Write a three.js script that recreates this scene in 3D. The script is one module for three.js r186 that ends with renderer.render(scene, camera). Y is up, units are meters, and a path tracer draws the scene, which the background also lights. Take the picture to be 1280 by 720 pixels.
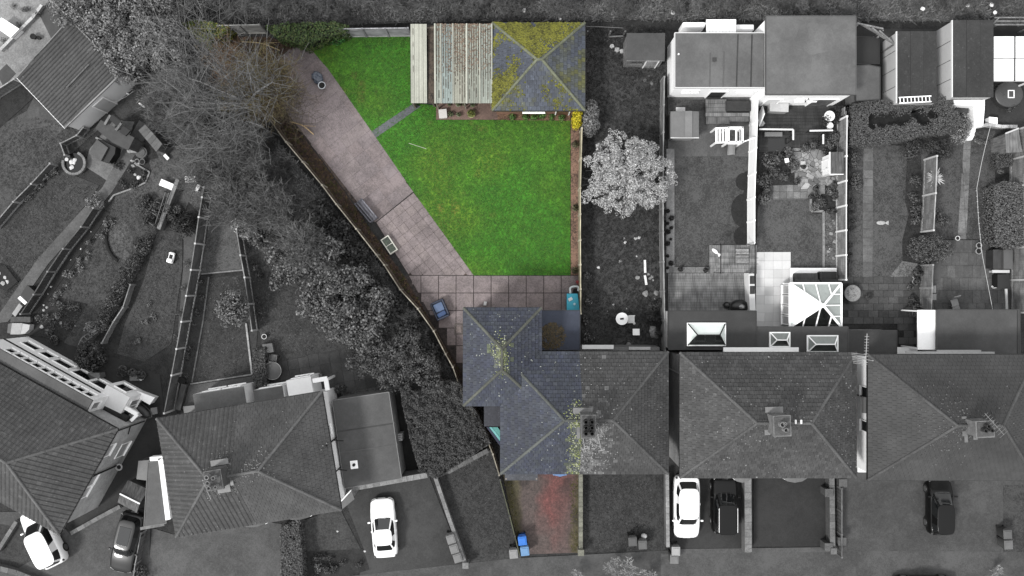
import*as THREE from 'three';
import{mergeGeometries}from 'three/addons/utils/BufferGeometryUtils.js';
import{RoundedBoxGeometry}from 'three/addons/geometries/RoundedBoxGeometry.js';
const H=58,F=1015;
const scene=new THREE.Scene();
const camera=new THREE.PerspectiveCamera(2*Math.atan(360 / F)* 180 / Math.PI,16 / 9,0.5,600);
camera.position.set(0,H,0);
camera.up.set(0,0,-1);
camera.lookAt(0,0,0);
scene.add(camera);
const renderer=new THREE.WebGLRenderer({antialias:true});
renderer.toneMapping=THREE.LinearToneMapping;
renderer.toneMappingExposure=2.3;
renderer.shadowMap.enabled=true;
{
const w=128,h=64,d=new Float32Array(w*h*4);
for(let y=0;y<h;y++)for(let x=0;x<w;x++){
const el =((y + 0.5)/ h - 0.5)* Math.PI,s=Math.max(0,Math.sin(el)),i =(y*w + x)* 4;
const L=el>0?0.73 *(1 + 2*s)/ 3:0.25;
d[i]=L*0.995;d[i + 1]=L;d[i + 2]=L*1.01;d[i + 3]=1;
}
const sky=new THREE.DataTexture(d,w,h,THREE.RGBAFormat,THREE.FloatType);
sky.mapping=THREE.EquirectangularReflectionMapping;sky.magFilter=THREE.LinearFilter;sky.minFilter=THREE.LinearFilter;sky.needsUpdate=true;
scene.background=sky;scene.environment=sky;
}
const sun=new THREE.DirectionalLight(new THREE.Color(1,0.99,0.975),1.5);
sun.position.set(-44,62,34);sun.target.position.set(0,0,0);
sun.castShadow=true;sun.shadow.radius=20;sun.shadow.mapSize.set(2048,2048);
Object.assign(sun.shadow.camera,{left:-60,right:60,top:60,bottom:-60,near:1,far:200});
scene.add(sun,sun.target);
const V =(x,y,z)=>new THREE.Vector3(x,y,z);
const U =(px,py,h=0)=>V((px - 640)*(H - h)/ F,h,(py - 360)*(H - h)/ F);
const M_PX=H / F;
function rng(a){return()=>{a |= 0;a=a + 0x6D2B79F5 | 0;let t=Math.imul(a ^ a >>> 15,1 | a);t=t + Math.imul(t ^ t >>> 7,61 | t)^ t;return((t ^ t >>> 14)>>> 0)/ 4294967296;};}
const R0=rng(77);
const rr =(a,b,r=R0)=>a +(b - a)* r();
const clamp =(x,a,b)=>Math.min(b,Math.max(a,x));
const toLin=s=>{s /= 255;return s<=0.04045?s / 12.92:((s + 0.055)/ 1.055)** 2.4;};
const LIGHT=1.72;
const gy=s=>{const v=Math.min(0.88,toLin(s)/ LIGHT *(s>200?1 +(s - 200)/ 60:1));return [v,v,v];};
const rgb =(r,g,b)=>[r,g,b].map(c=>Math.min(0.86,toLin(c)/ LIGHT));
function lattice(n,seed){const r=rng(seed),a=new Float32Array(n*n);for(let i=0;i<n*n;i++)a[i]=r();return a;}
function pnoise(n,seed){
const a=lattice(n,seed);
return(u,v)=>{
let x =(u*n)% n,y =(v*n)% n;if(x<0)x+=n;if(y<0)y+=n;
const i=Math.floor(x)% n,j=Math.floor(y)% n,i1 =(i + 1)% n,j1 =(j + 1)% n;let fx=x - Math.floor(x),fy=y - Math.floor(y);
fx=fx*fx *(3 - 2*fx);fy=fy*fy *(3 - 2*fy);
return(a[j*n + i] *(1 - fx)+ a[j*n + i1]*fx)*(1 - fy)+(a[j1*n + i] *(1 - fx)+ a[j1*n + i1]*fx)* fy;
};
}
function fbm(ns,seed,amps){const f=ns.map((n,i)=>pnoise(n,seed + i*17));const t=amps.reduce((a,b)=>a + b,0);return(u,v)=>{let s=0;for(let i=0;i<f.length;i++)s+=amps[i]*f[i](u,v);return s / t;};}
function makeTex(n,metres,fn,color=true){
const d=new Uint8Array(n*n*4);
for(let y=0;y<n;y++)for(let x=0;x<n;x++){
const c=fn((x + .5)/ n,(y + .5)/ n),i =(y*n + x)* 4;
if(typeof c==='number')d[i]=d[i + 1]=d[i + 2]=clamp(c,0,255);else{d[i]=clamp(c[0],0,255);d[i + 1]=clamp(c[1],0,255);d[i + 2]=clamp(c[2],0,255);}
d[i + 3]=255;
}
const t=new THREE.DataTexture(d,n,n,THREE.RGBAFormat);
t.wrapS=t.wrapT=THREE.RepeatWrapping;t.magFilter=THREE.LinearFilter;t.minFilter=THREE.LinearMipmapLinearFilter;t.generateMipmaps=true;
if(color)t.colorSpace=THREE.SRGBColorSpace;
t.repeat.set(1 / metres,1 / metres);t.needsUpdate=true;
return t;
}
const T ={};
{
const A=fbm([5,11,23,64,180,420],3,[1,.8,.8,.7,.9,1.2]);
T.concrete=makeTex(1024,13,(u,v)=>222 +(A(u,v)- .5)* 190);
const B=fbm([7,19,60,200,480],9,[.7,.8,.8,1.3,1.6]);
T.turf=makeTex(1024,15,(u,v)=>218 +(B(u,v)- .5)* 330);
T.turfBump=makeTex(512,5,(u,v)=>128 +(B(u,v)- .5)* 420,false);
const Cc=fbm([6,17,50,160,500],21,[.6,.8,1,1.5,2]);
const S=rng(5),specks=[];
T.litter=makeTex(1024,12,(u,v)=>214 +(Cc(u,v)- .5)* 420);
const W1=pnoise(64,33),W2=pnoise(8,35),W3=pnoise(256,36);
T.wood=makeTex(512,3,(u,v)=>216 +(W1(u*3,v*.12)- .5)* 90 +(W2(u,v)- .5)* 60 +(W3(u,v*.06)- .5)* 60);
const D=fbm([4,9,30,120],41,[1,.8,.5,.5]);
T.felt=makeTex(512,9,(u,v)=>226 +(D(u,v)- .5)* 110);
const n=1024,sp=new Float32Array(n*n);
for(let k=0;k<1900;k++){const x=Math.floor(S()* n),y=Math.floor(S()* n),q=.15 + S()* S()* .85,r=S()< .1?4.4:1.6 + S()* 1.6;for(let j=-5;j<=5;j++)for(let i=-5;i<=5;i++)if(i*i + j*j<r*r)sp[((y + j + n)% n)* n +(x + i + n)% n]=q;}
T.tile=makeTex(1024,16,(u,v)=>170 +(A(u,v)- .5)* 130 + 85*sp[Math.floor(v*n)* n + Math.floor(u*n)]);
T.plain=makeTex(512,11,(u,v)=>222 +(D(u*1,v)- .5)* 60 +(A(u,v)- .5)* 40);
T.white=makeTex(512,11,(u,v)=>247 +(D(u,v)- .5)* 22 +(A(u,v)- .5)* 18);
T.bump=makeTex(512,4,(u,v)=>128 +(A(u,v)- .5)* 300,false);
}
const MAPGAIN ={concrete:.73,turf:.72,litter:.70,wood:.68,felt:.76,tile:.46,plain:.73,white:.93};
const mats=new Map();
const mg =(s,map,o)=>mat(gy(s),map,o);
function mat(c,map=null,o ={}){
if(map&&c[0]>.4&&Math.min(...c)> .38)map='white';
const key=JSON.stringify([c,map,o]);if(mats.has(key))return mats.get(key);
const g=map?MAPGAIN[map]:1,P=o.clearcoat||o.transmission?THREE.MeshPhysicalMaterial:THREE.MeshStandardMaterial;
const m=new P({roughness:o.rough??.88,metalness:o.metal??0});
m.color.setRGB(...c.map(v=>Math.min(1,v / g)));
if(map)m.map=T[map];
if(o.bump){m.bumpMap=o.bumpTex?T[o.bumpTex]:T.bump;m.bumpScale=o.bump;}
if(o.clearcoat){m.clearcoat=o.clearcoat;m.clearcoatRoughness=.06;}
if(o.transmission){m.transmission=o.transmission;m.thickness=0;m.ior=1.45;}
if(o.vc)m.vertexColors=true;
m.side=THREE.DoubleSide;
mats.set(key,m);return m;
}
function clean(g){const q=g.index?g.toNonIndexed():g;for(const k of Object.keys(q.attributes))if(!['position','normal','uv','color'].includes(k))q.deleteAttribute(k);return q;}
function metreUV(g,off=0,turn=0){
const p=g.attributes.position,uv=new Float32Array(p.count*2),a=V(),b=V(),c=V(),n=V(),ct=Math.cos(turn),st=Math.sin(turn);
for(let i=0;i<p.count;i+=3){
a.fromBufferAttribute(p,i);b.fromBufferAttribute(p,i + 1);c.fromBufferAttribute(p,i + 2);
n.copy(b).sub(a).cross(c.clone().sub(a)).normalize();
const tx=-n.z,tz=n.x,tl=Math.hypot(tx,tz)||1;
[a,b,c].forEach((q,k)=>{let u,v;if(Math.abs(n.y)> .45){u=q.x;v=q.z;}else{u =(q.x*tx + q.z*tz)/ tl;v=q.y;}uv[(i + k)* 2]=u*ct - v*st + off;uv[(i + k)* 2 + 1]=u*st + v*ct + off*1.7;});
}
g.setAttribute('uv',new THREE.BufferAttribute(uv,2));
}
function bx(w,h,d,x,y,z,ry=0){const g=new THREE.BoxGeometry(w,h,d);g.translate(0,h / 2,0);if(ry)g.rotateY(ry);g.translate(x,y,z);return g;}
function rbx(w,h,d,x,y,z,ry=0,r=.03,s=2){const g=new RoundedBoxGeometry(w,h,d,s,Math.min(r,w / 2.1,h / 2.1,d / 2.1));g.translate(0,h / 2,0);if(ry)g.rotateY(ry);g.translate(x,y,z);return g;}
function cy(r1,r2,h,x,y,z,n=16){const g=new THREE.CylinderGeometry(r1,r2,h,n);g.translate(x,y + h / 2,z);return g;}
function bar(a,b,w,h=w){
const d=b.clone().sub(a),L=d.length(),g=new THREE.BoxGeometry(w,h,L);const m=new THREE.Matrix4(),z=d.normalize();let up=Math.abs(z.y)> .95?V(1,0,0):V(0,1,0);
const x=up.clone().cross(z).normalize(),y=z.clone().cross(x);m.makeBasis(x,y,z);g.applyMatrix4(m);const c=a.clone().add(b).multiplyScalar(.5);g.translate(c.x,c.y,c.z);return g;
}
function rod(a,b,r,n=8,r2=r){const d=b.clone().sub(a),g=new THREE.CylinderGeometry(r2,r,d.length(),n);g.applyQuaternion(new THREE.Quaternion().setFromUnitVectors(V(0,1,0),d.clone().normalize()));const c=a.clone().add(b).multiplyScalar(.5);g.translate(c.x,c.y,c.z);return g;}
function ball(r,x,y,z,sx=1,sy=1,sz=1,n=12){const g=new THREE.SphereGeometry(r,n,Math.max(6,n*.6 | 0));g.scale(sx,sy,sz);g.translate(x,y,z);return g;}
function tube(pts,r,seg=24,n=6){return new THREE.TubeGeometry(new THREE.CatmullRomCurve3(pts),seg,r,n,false);}
function prism(poly,y0,y1){
let ps=poly.map(p=>new THREE.Vector2(p[0],p[1]));if(THREE.ShapeUtils.isClockWise(ps))ps=ps.reverse();
const tri=THREE.ShapeUtils.triangulateShape(ps,[]),pos=[];
const put =(p,y)=>pos.push(p.x,y,p.y);
for(const [a,b,c] of tri){put(ps[a],y1);put(ps[c],y1);put(ps[b],y1);put(ps[a],y0);put(ps[b],y0);put(ps[c],y0);}
for(let i=0;i<ps.length;i++){const a=ps[i],b=ps[(i + 1)% ps.length];put(a,y0);put(a,y1);put(b,y1);put(a,y0);put(b,y1);put(b,y0);}
const g=new THREE.BufferGeometry();g.setAttribute('position',new THREE.Float32BufferAttribute(pos,3));g.computeVertexNormals();return g;
}
function faces(list){
const pos=[];for(const f of list)for(let i=1;i<f.length - 1;i++)for(const p of [f[0],f[i],f[i + 1]])pos.push(p.x,p.y,p.z);
const g=new THREE.BufferGeometry();g.setAttribute('position',new THREE.Float32BufferAttribute(pos,3));g.computeVertexNormals();return g;
}
const wpoly =(px,h)=>px.map(([x,y])=>{const p=U(x,y,h);return [p.x,p.z];});
const rect =(x0,y0,x1,y1)=>[[x0,y0],[x1,y0],[x1,y1],[x0,y1]];
function inset(poly,d){
let a=0;const n=poly.length;for(let i=0;i<n;i++){const p=poly[i],q=poly[(i + 1)% n];a+=p[0]*q[1] - q[0]*p[1];}
const s=a>0?1:-1,L=[];
for(let i=0;i<n;i++){const p=poly[i],q=poly[(i + 1)% n],dx=q[0] - p[0],dz=q[1] - p[1],l=Math.hypot(dx,dz);L.push([p[0] - s*dz / l*d,p[1] + s*dx / l*d,dx,dz]);}
return L.map((e,i)=>{const f=L[(i + n - 1)% n],den=f[2]*e[3] - f[3]*e[2];if(Math.abs(den)< 1e-9)return [e[0],e[1]];const t =((e[0] - f[0])* e[3] -(e[1] - f[1])* e[2])/ den;return [f[0] + f[2]*t,f[1] + f[3]*t];});
}
function inside(poly,x,z){let c=false;for(let i=0,j=poly.length - 1;i<poly.length;j=i++){const a=poly[i],b=poly[j];if((a[1]>z)!==(b[1]>z)&&x <(b[0] - a[0])*(z - a[1])/(b[1] - a[1])+ a[0])c=!c;}return c;}
function clipPoly(sub,clip){
let out=sub;for(let i=0;i<clip.length&&out.length;i++){
const A=clip[i],B=clip[(i + 1)% clip.length],inn=p=>(B[0] - A[0])*(p[1] - A[1])-(B[1] - A[1])*(p[0] - A[0]);const src=out;out=[];
for(let j=0;j<src.length;j++){const p=src[j],q=src[(j + 1)% src.length],a=inn(p),b=inn(q);if(a>=0)out.push(p);if(a*b<0){const t=a /(a - b);out.push([p[0] +(q[0] - p[0])* t,p[1] +(q[1] - p[1])* t]);}}
}return out;
}
const area2=p=>{let a=0;for(let i=0;i<p.length;i++){const q=p[(i + 1)% p.length];a+=p[i][0]*q[1] - q[0]*p[i][1];}return a / 2;};
const taken=new Map(),inv=new WeakMap();
function numbered(n){const k=taken.get(n)??0;taken.set(n,k + 1);return k?`${n}_${String(k).padStart(3, '0')}`:n;}
function info(o,label,category,group,kind){o.userData ={label,category};if(group)o.userData.group=group;if(kind)o.userData.kind=kind;return o;}
function thing(name,label,category,pos=V(0,0,0),turn=0,group){
const o=new THREE.Group();o.name=numbered(name);o.position.copy(pos);o.rotation.y=turn;o.updateMatrixWorld(true);scene.add(o);
info(o,label,category,group);inv.set(o,o.matrixWorld.clone().invert());return o;
}
let uvk=0;
function mesh(g,m,o ={}){
if(!o.keep){g=clean(g);metreUV(g,o.uv0?0:(uvk =(uvk + 3.37)% 50),o.turn||0);}
const q=new THREE.Mesh(g,m);q.castShadow=q.receiveShadow=true;return q;
}
function part(name,geos,m,parent,o ={}){
let g=Array.isArray(geos)?(geos.length>1?mergeGeometries(geos.map(x=>{const q=clean(x);if(!q.attributes.uv)q.setAttribute('uv',new THREE.Float32BufferAttribute(new Float32Array(q.attributes.position.count*2),2));return q;})):geos[0]):geos;
const q=mesh(g,m,o);q.name=name;
const iv=inv.get(parent);if(iv){q.geometry.applyMatrix4(iv);inv.set(q,iv);}
if(o.kind)q.userData.kind=o.kind;if(o.label)q.userData.label=o.label;
parent.add(q);return q;
}
function solo(name,label,category,geos,m,o ={}){
const t=part('x',geos,m,scene,o);t.name=numbered(name);t.geometry.computeBoundingBox();const b=t.geometry.boundingBox,c=V((b.min.x + b.max.x)/ 2,b.min.y,(b.min.z + b.max.z)/ 2);
t.geometry.translate(-c.x,-c.y,-c.z);t.position.copy(c);info(t,label,category,o.group,o.kind);inv.set(t,new THREE.Matrix4().makeTranslation(-c.x,-c.y,-c.z));return t;
}
function copyOf(o,pos,turn=0,label,scale=1){const c=o.clone();c.name=numbered(o.name.replace(/_\d+$/,''));c.userData ={...o.userData};if(label)c.userData.label=label;c.position.copy(pos);c.rotation.y=turn;c.scale.setScalar(scale);scene.add(c);return c;}
function sheet(name,label,category,px,h,m,o ={}){return solo(name,label,category,prism(wpoly(px,h),h -(o.thick??.08),h),m,{kind:'structure',...o});}
function paving(name,label,category,px,h,{ang=0,w=.6,l=.6,gap=.02,ms,bed,origin,stagger=0,group2=0,tilt=.004,seed=1,jitter=0}){
const poly=wpoly(px,h),r=rng(seed);let ps=poly.map(p=>[...p]);if(area2(ps)< 0)ps=ps.reverse();
const root=part('x',prism(poly,h - .12,h - .035),bed,scene);root.name=numbered(name);info(root,label,category,null,'structure');inv.set(root,new THREE.Matrix4());
const o=origin?U(origin[0],origin[1],h):V(ps[0][0],0,ps[0][1]),ca=Math.cos(ang),sa=Math.sin(ang);
let lo=[1e9,1e9],hi=[-1e9,-1e9];for(const p of ps){const u =(p[0] - o.x)* ca +(p[1] - o.z)* sa,v=-(p[0] - o.x)* sa +(p[1] - o.z)* ca;lo=[Math.min(lo[0],u),Math.min(lo[1],v)];hi=[Math.max(hi[0],u),Math.max(hi[1],v)];}
const slabGeo =(c,x,z)=>{const g=prism(c,-.05,0);metreUV(g,seed*2.7);g.translate(-x,0,-z);return g;};
let n=0;const rest=[];
for(let j=Math.floor(lo[1] / l)- 1;j<=hi[1] / l + 1;j++)for(let i=Math.floor(lo[0] / w)- 1;i<=hi[0] / w + 1;i++){
const su=stagger?(((j % 2)+ 2)% 2)* stagger*w:0,gu=group2?(((i % 2)+ 2)% 2?-group2:group2):0,gv=group2?(((j % 2)+ 2)% 2?-group2:group2):0;
const u =(i + .5)* w + su + gu,v =(j + .5)* l + gv,c=[[-1,-1],[1,-1],[1,1],[-1,1]].map(([a,b])=>{const uu=u + a *(w - gap)/ 2,vv=v + b *(l - gap)/ 2;return [o.x + uu*ca - vv*sa,o.z + uu*sa + vv*ca];});
const inn=c.filter(p=>inside(ps,p[0],p[1])).length,m=ms[Math.floor(r()* ms.length)],dy =(r()- .5)* 2*tilt;
let q;const cx=o.x + u*ca - v*sa,cz=o.z + u*sa + v*ca;
if(inn===4){q=new THREE.Mesh(slabGeo(c,cx,cz),m);q.position.set(cx,h + dy,cz);q.rotation.set((r()- .5)* .008,(r()- .5)*(jitter||.006),(r()- .5)* .008);}
else{const cl=clipPoly(c,ps);if(cl.length<3||Math.abs(area2(cl))< w*l*.06)continue;q=new THREE.Mesh(slabGeo(cl,cx,cz),m);q.position.set(cx,h + dy,cz);}
q.castShadow=q.receiveShadow=true;
if(++n>300){q.updateMatrix();const g=q.geometry.clone().applyMatrix4(q.matrix);for(const k of Object.keys(g.attributes))if(!['position','normal','uv'].includes(k))g.deleteAttribute(k);rest.push(g);continue;}
q.name=n>1?`slab_${String(n - 1).padStart(3, '0')}`:'slab';root.add(q);
}
if(rest.length){const q=new THREE.Mesh(mergeGeometries(rest),ms[0]);q.name='slab_field';q.userData.kind='stuff';root.add(q);}
return root;
}
function tileFace(pts,o){
const p0=pts[0],e=pts[1].clone().sub(p0).normalize(),n=pts[1].clone().sub(p0).cross(pts[pts.length - 1].clone().sub(p0)).normalize(),up=n.clone().cross(e);
let poly=pts.map(p=>{const d=p.clone().sub(p0);return [d.dot(e),d.dot(up)];});if(area2(poly)< 0)poly=poly.reverse();
const us=poly.map(p=>p[0]),vs=poly.map(p=>p[1]),r=o.r,pos=[],col=[],uv=[];
const w=o.w,g=o.gauge,vmax=Math.max(...vs),u0=Math.min(...us),u1=Math.max(...us),uo=r()* 20;
const P =(u,v,k)=>p0.clone().addScaledVector(e,u).addScaledVector(up,v).addScaledVector(n,k);
const tri =(a,b,c,A,B,C,cc)=>{for(const [q,t] of [[a,A],[b,B],[c,C]]){pos.push(q.x,q.y,q.z);uv.push(t[0] + uo,t[1] + uo);col.push(...cc);}};
const strips=o.roll?[[0,.62,0,0],[.62,.8,0,o.roll],[.8,1,o.roll,0]]:[[0,1,0,0]];
for(let j=0;j*g<vmax;j++)for(let i=Math.floor(u0 / w)- 1;i*w<u1 + w;i++){
const st=o.stagger&&j % 2?w / 2:0,v0=j*g,v1=v0 + g + .05,cc=o.color(P((i + .5)* w + st,v0 + g / 2,0),r),dl =(r()- .5)* .006,th=o.thick;
for(const [s0,s1,z0,z1] of strips){
const a=i*w + st + s0 *(w - .014),b=i*w + st + s1 *(w - .014),c=clipPoly([[a,v0],[b,v0],[b,v1],[a,v1]],poly);if(c.length<3||area2(c)< .0008)continue;
const hgt =([u,v])=>.012 + th *(1 -(v - v0)/(v1 - v0))+ dl + z0 +(z1 - z0)*(u - a)/(b - a + 1e-9);
const top=c.map(q=>P(q[0],q[1],hgt(q)));
for(let k=1;k<c.length - 1;k++)tri(top[0],top[k],top[k + 1],c[0],c[k],c[k + 1],cc);
for(let k=0;k<c.length;k++){const q=c[k],s=c[(k + 1)% c.length];if(q[1]>v1 - .002&&s[1]>v1 - .002)continue;if(o.roll&&Math.abs(q[1] - v0)> .002&&Math.abs(q[0] - s[0])< .002)continue;const A=P(q[0],q[1],0),B=P(s[0],s[1],0);tri(A,B,top[(k + 1)% c.length],q,s,s,cc);tri(A,top[(k + 1)% c.length],top[k],q,s,q,cc);}
}
}
return{pos,uv,col};
}
function tilesGeo(list){
const pos=[],uv=[],col=[];for(const t of list){for(const x of t.pos)pos.push(x);for(const x of t.uv)uv.push(x);for(const x of t.col)col.push(x);}
const g=new THREE.BufferGeometry();g.setAttribute('position',new THREE.Float32BufferAttribute(pos,3));g.setAttribute('uv',new THREE.Float32BufferAttribute(uv,2));g.setAttribute('color',new THREE.Float32BufferAttribute(col,3));g.computeVertexNormals();return g;
}
function capTiles(a,b,r=.11,len=.42,seed=3){
const q=rng(seed),d=b.clone().sub(a),L=d.length(),n=Math.max(1,Math.round(L / len)),out=[];
for(let i=0;i<n;i++){
const s=a.clone().addScaledVector(d,i / n),t=a.clone().addScaledVector(d,(i + 1)/ n + .012),z=t.clone().sub(s).normalize(),x=V(0,1,0).cross(z).normalize(),y=z.clone().cross(x);
const g=new THREE.CylinderGeometry(r*.95,r*1.06,t.distanceTo(s),8,1,true,-Math.PI / 2,Math.PI);g.rotateX(Math.PI / 2);g.rotateZ(Math.PI);
const m=new THREE.Matrix4().makeBasis(x,y,z);g.applyMatrix4(m);const c=s.add(t).multiplyScalar(.5);g.translate(c.x,c.y +(q()- .5)* .012 - .01,c.z);out.push(g);
}return out;
}
function frameFrom(cor,h){
const [A,B,C,D]=cor.map(([x,y])=>U(x,y,h)),ax=B.clone().sub(A).add(C.clone().sub(D)).normalize(),up=V(0,1,0),az=up.clone().cross(ax).multiplyScalar(-1);
const L =(A.distanceTo(B)+ D.distanceTo(C))/ 2,Dp =(A.distanceTo(D)+ B.distanceTo(C))/ 2,c=A.clone().add(B).add(C).add(D).multiplyScalar(.25),z=D.clone().sub(A).dot(az)> 0?az:az.multiplyScalar(-1);
return{c,ax,az:z,L,D:Dp,h};
}
function hipRoof(f,pitch,hips=[1,1],cut=null){
const tp=Math.tan(pitch),P =(u,v,y)=>f.c.clone().addScaledVector(f.ax,u).addScaledVector(f.az,v).setY(f.h + y),l=f.L / 2,d=f.D / 2,rise=d*tp;
let a=-l,b=l,ra=-l +(hips[0]?d*hips[0]:0),rb=l -(hips[1]?d*hips[1]:0);if(cut){if(cut[0]!==null)a=ra=cut[0];if(cut[1]!==null)b=rb=cut[1];}
const fl=[],ridge=[[P(ra,0,rise),P(rb,0,rise)]];
fl.push([P(b,-d,0),P(a,-d,0),P(ra,0,rise),P(rb,0,rise)]);fl.push([P(a,d,0),P(b,d,0),P(rb,0,rise),P(ra,0,rise)]);
if(ra>a + .01){fl.push([P(a,-d,0),P(a,d,0),P(ra,0,rise)]);ridge.push([P(a,-d,0),P(ra,0,rise)],[P(a,d,0),P(ra,0,rise)]);}
if(rb<b - .01){fl.push([P(b,d,0),P(b,-d,0),P(rb,0,rise)]);ridge.push([P(b,-d,0),P(rb,0,rise)],[P(b,d,0),P(rb,0,rise)]);}
for(const q of fl){const n=q[1].clone().sub(q[0]).cross(q[q.length - 1].clone().sub(q[0]));if(n.y<0){const [x,y]=[q[0],q[1]];q[0]=y;q[1]=x;const rest=q.splice(2).reverse();q.push(...rest);}}
return{faces:fl,ridge,P,a,b,d,rise,ra,rb};
}
function varied(base,amt,lich=0,alt){return(p,r)=>{const k=1 +(r()- .5)* 2*amt +(lich&&r()< lich?.5*r():0);return base.map(c=>c*k);};}
function leafGeo(pts,size,r,colors,flat=.5,fold=.25){
const pos=new Float32Array(pts.length*12),col=new Float32Array(pts.length*12),idx=[],n=V(),t=V(),b=V();
pts.forEach((p,i)=>{
n.set(p[3] +(r()- .5)* 2*flat,p[4] +(r()- .5)* 2*flat + .1,p[5] +(r()- .5)* 2*flat).normalize();
t.set(r()- .5,r()- .5,r()- .5).cross(n).normalize();b.copy(n).cross(t);
const s=size *(.6 + r()* .8),wd=s *(.32 + r()* .2),c=colors[Math.floor(r()* colors.length)],k=1.1 + r()* .5;
const q=[[-s*.5,0,0],[0,wd,fold*s*.3],[s*.5,0,-fold*s*.3],[0,-wd,fold*s*.3]];
q.forEach((a,j)=>{const o=i*12 + j*3;pos[o]=p[0] + t.x*a[0] + b.x*a[1] + n.x*a[2];pos[o + 1]=p[1] + t.y*a[0] + b.y*a[1] + n.y*a[2];pos[o + 2]=p[2] + t.z*a[0] + b.z*a[1] + n.z*a[2];col[o]=c[0]*k;col[o + 1]=c[1]*k;col[o + 2]=c[2]*k;});
idx.push(i*4,i*4 + 1,i*4 + 2,i*4,i*4 + 2,i*4 + 3);
});
const g=new THREE.BufferGeometry();g.setAttribute('position',new THREE.BufferAttribute(pos,3));g.setAttribute('color',new THREE.BufferAttribute(col,3));g.setIndex(idx);g.computeVertexNormals();return g;
}
const LEAF=new THREE.MeshStandardMaterial({roughness:.75,vertexColors:true,side:THREE.DoubleSide});
const BARK=new THREE.MeshStandardMaterial({roughness:.95,vertexColors:true,side:THREE.DoubleSide});
const STEM=mg(60,'wood');
function clumps(r,n,rx,ry,rz,cr,yOff,shape){
const out=[];for(let i=0;i<n;i++){let x,y,z;do{x=r()* 2 - 1;y=r()* 2 - 1;z=r()* 2 - 1;}while(x*x + y*y + z*z>1||x*x + y*y + z*z<.25*r()||(shape==='dome'&&y<-.35));out.push([x*rx,yOff + y*ry,z*rz,cr *(.6 + r()* .8)]);}return out;
}
function clumpLeaves(r,cs,per){const p=[];for(const [x,y,z,c] of cs){const k=per*1.5 *(c*c)*(.7 + r()* .6);for(let i=0;i<k;i++){const a=r()* 6.283,u=r()* 1.7 - .7,s=Math.sqrt(Math.max(0,1 - u*u)),q=c *(.72 + .28*Math.sqrt(r()));p.push([x + Math.cos(a)* s*q,y + u*q*.85,z + Math.sin(a)* s*q,Math.cos(a)* s,u,Math.sin(a)* s]);}}return p;}
function treeStem(r,h,rx,rz,yc,base,thick=.12){
const out=[rod(V(0,0,0),V(rr(-.1,.1,r),yc*.6,rr(-.1,.1,r)),thick,8,thick*.7)];
const top=V(0,yc*.58,0);for(let i=0;i<7;i++){const a=i / 7*6.283 + r(),e=V(Math.cos(a)* rx*.65,yc + rr(-.2,.5,r)*(h - yc),Math.sin(a)* rz*.65);out.push(rod(top.clone(),e,thick*.55,6,thick*.15));}return out;
}
function bush(name,label,category,px,py,{rx=.6,rz=rx,h=1,n=30,cr=.22,per=260,leaf=.09,cols=[gy(70)],stem=true,seed=1,group,base=0,turn=0,low=.0,at=null}){
const r=rng(seed*91 + 7),p=at||U(px,py,base),t=thing(name,label,category,p,0,group),ry=h *(stem&&low?(1 - low)/ 2:.5),yc=h - ry;
const cs=clumps(r,n,Math.max(.05,rx - cr*.8),Math.max(.05,ry - cr*.5),Math.max(.05,rz - cr*.8),cr,yc);
const g=leafGeo(clumpLeaves(r,cs,per),leaf,r,cols);if(turn)g.rotateY(turn);
const c=new THREE.Mesh(g,LEAF);c.name=category==='tree'?'crown':'foliage';c.castShadow=c.receiveShadow=true;t.add(c);
const s=mergeGeometries(treeStem(r,h,rx,rz,yc,0,clamp(h*.03,.02,.16)).map(clean));metreUV(s);const q=new THREE.Mesh(s,STEM);q.name=category==='tree'?'trunk':'stem';t.add(q);
return t;
}
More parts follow.
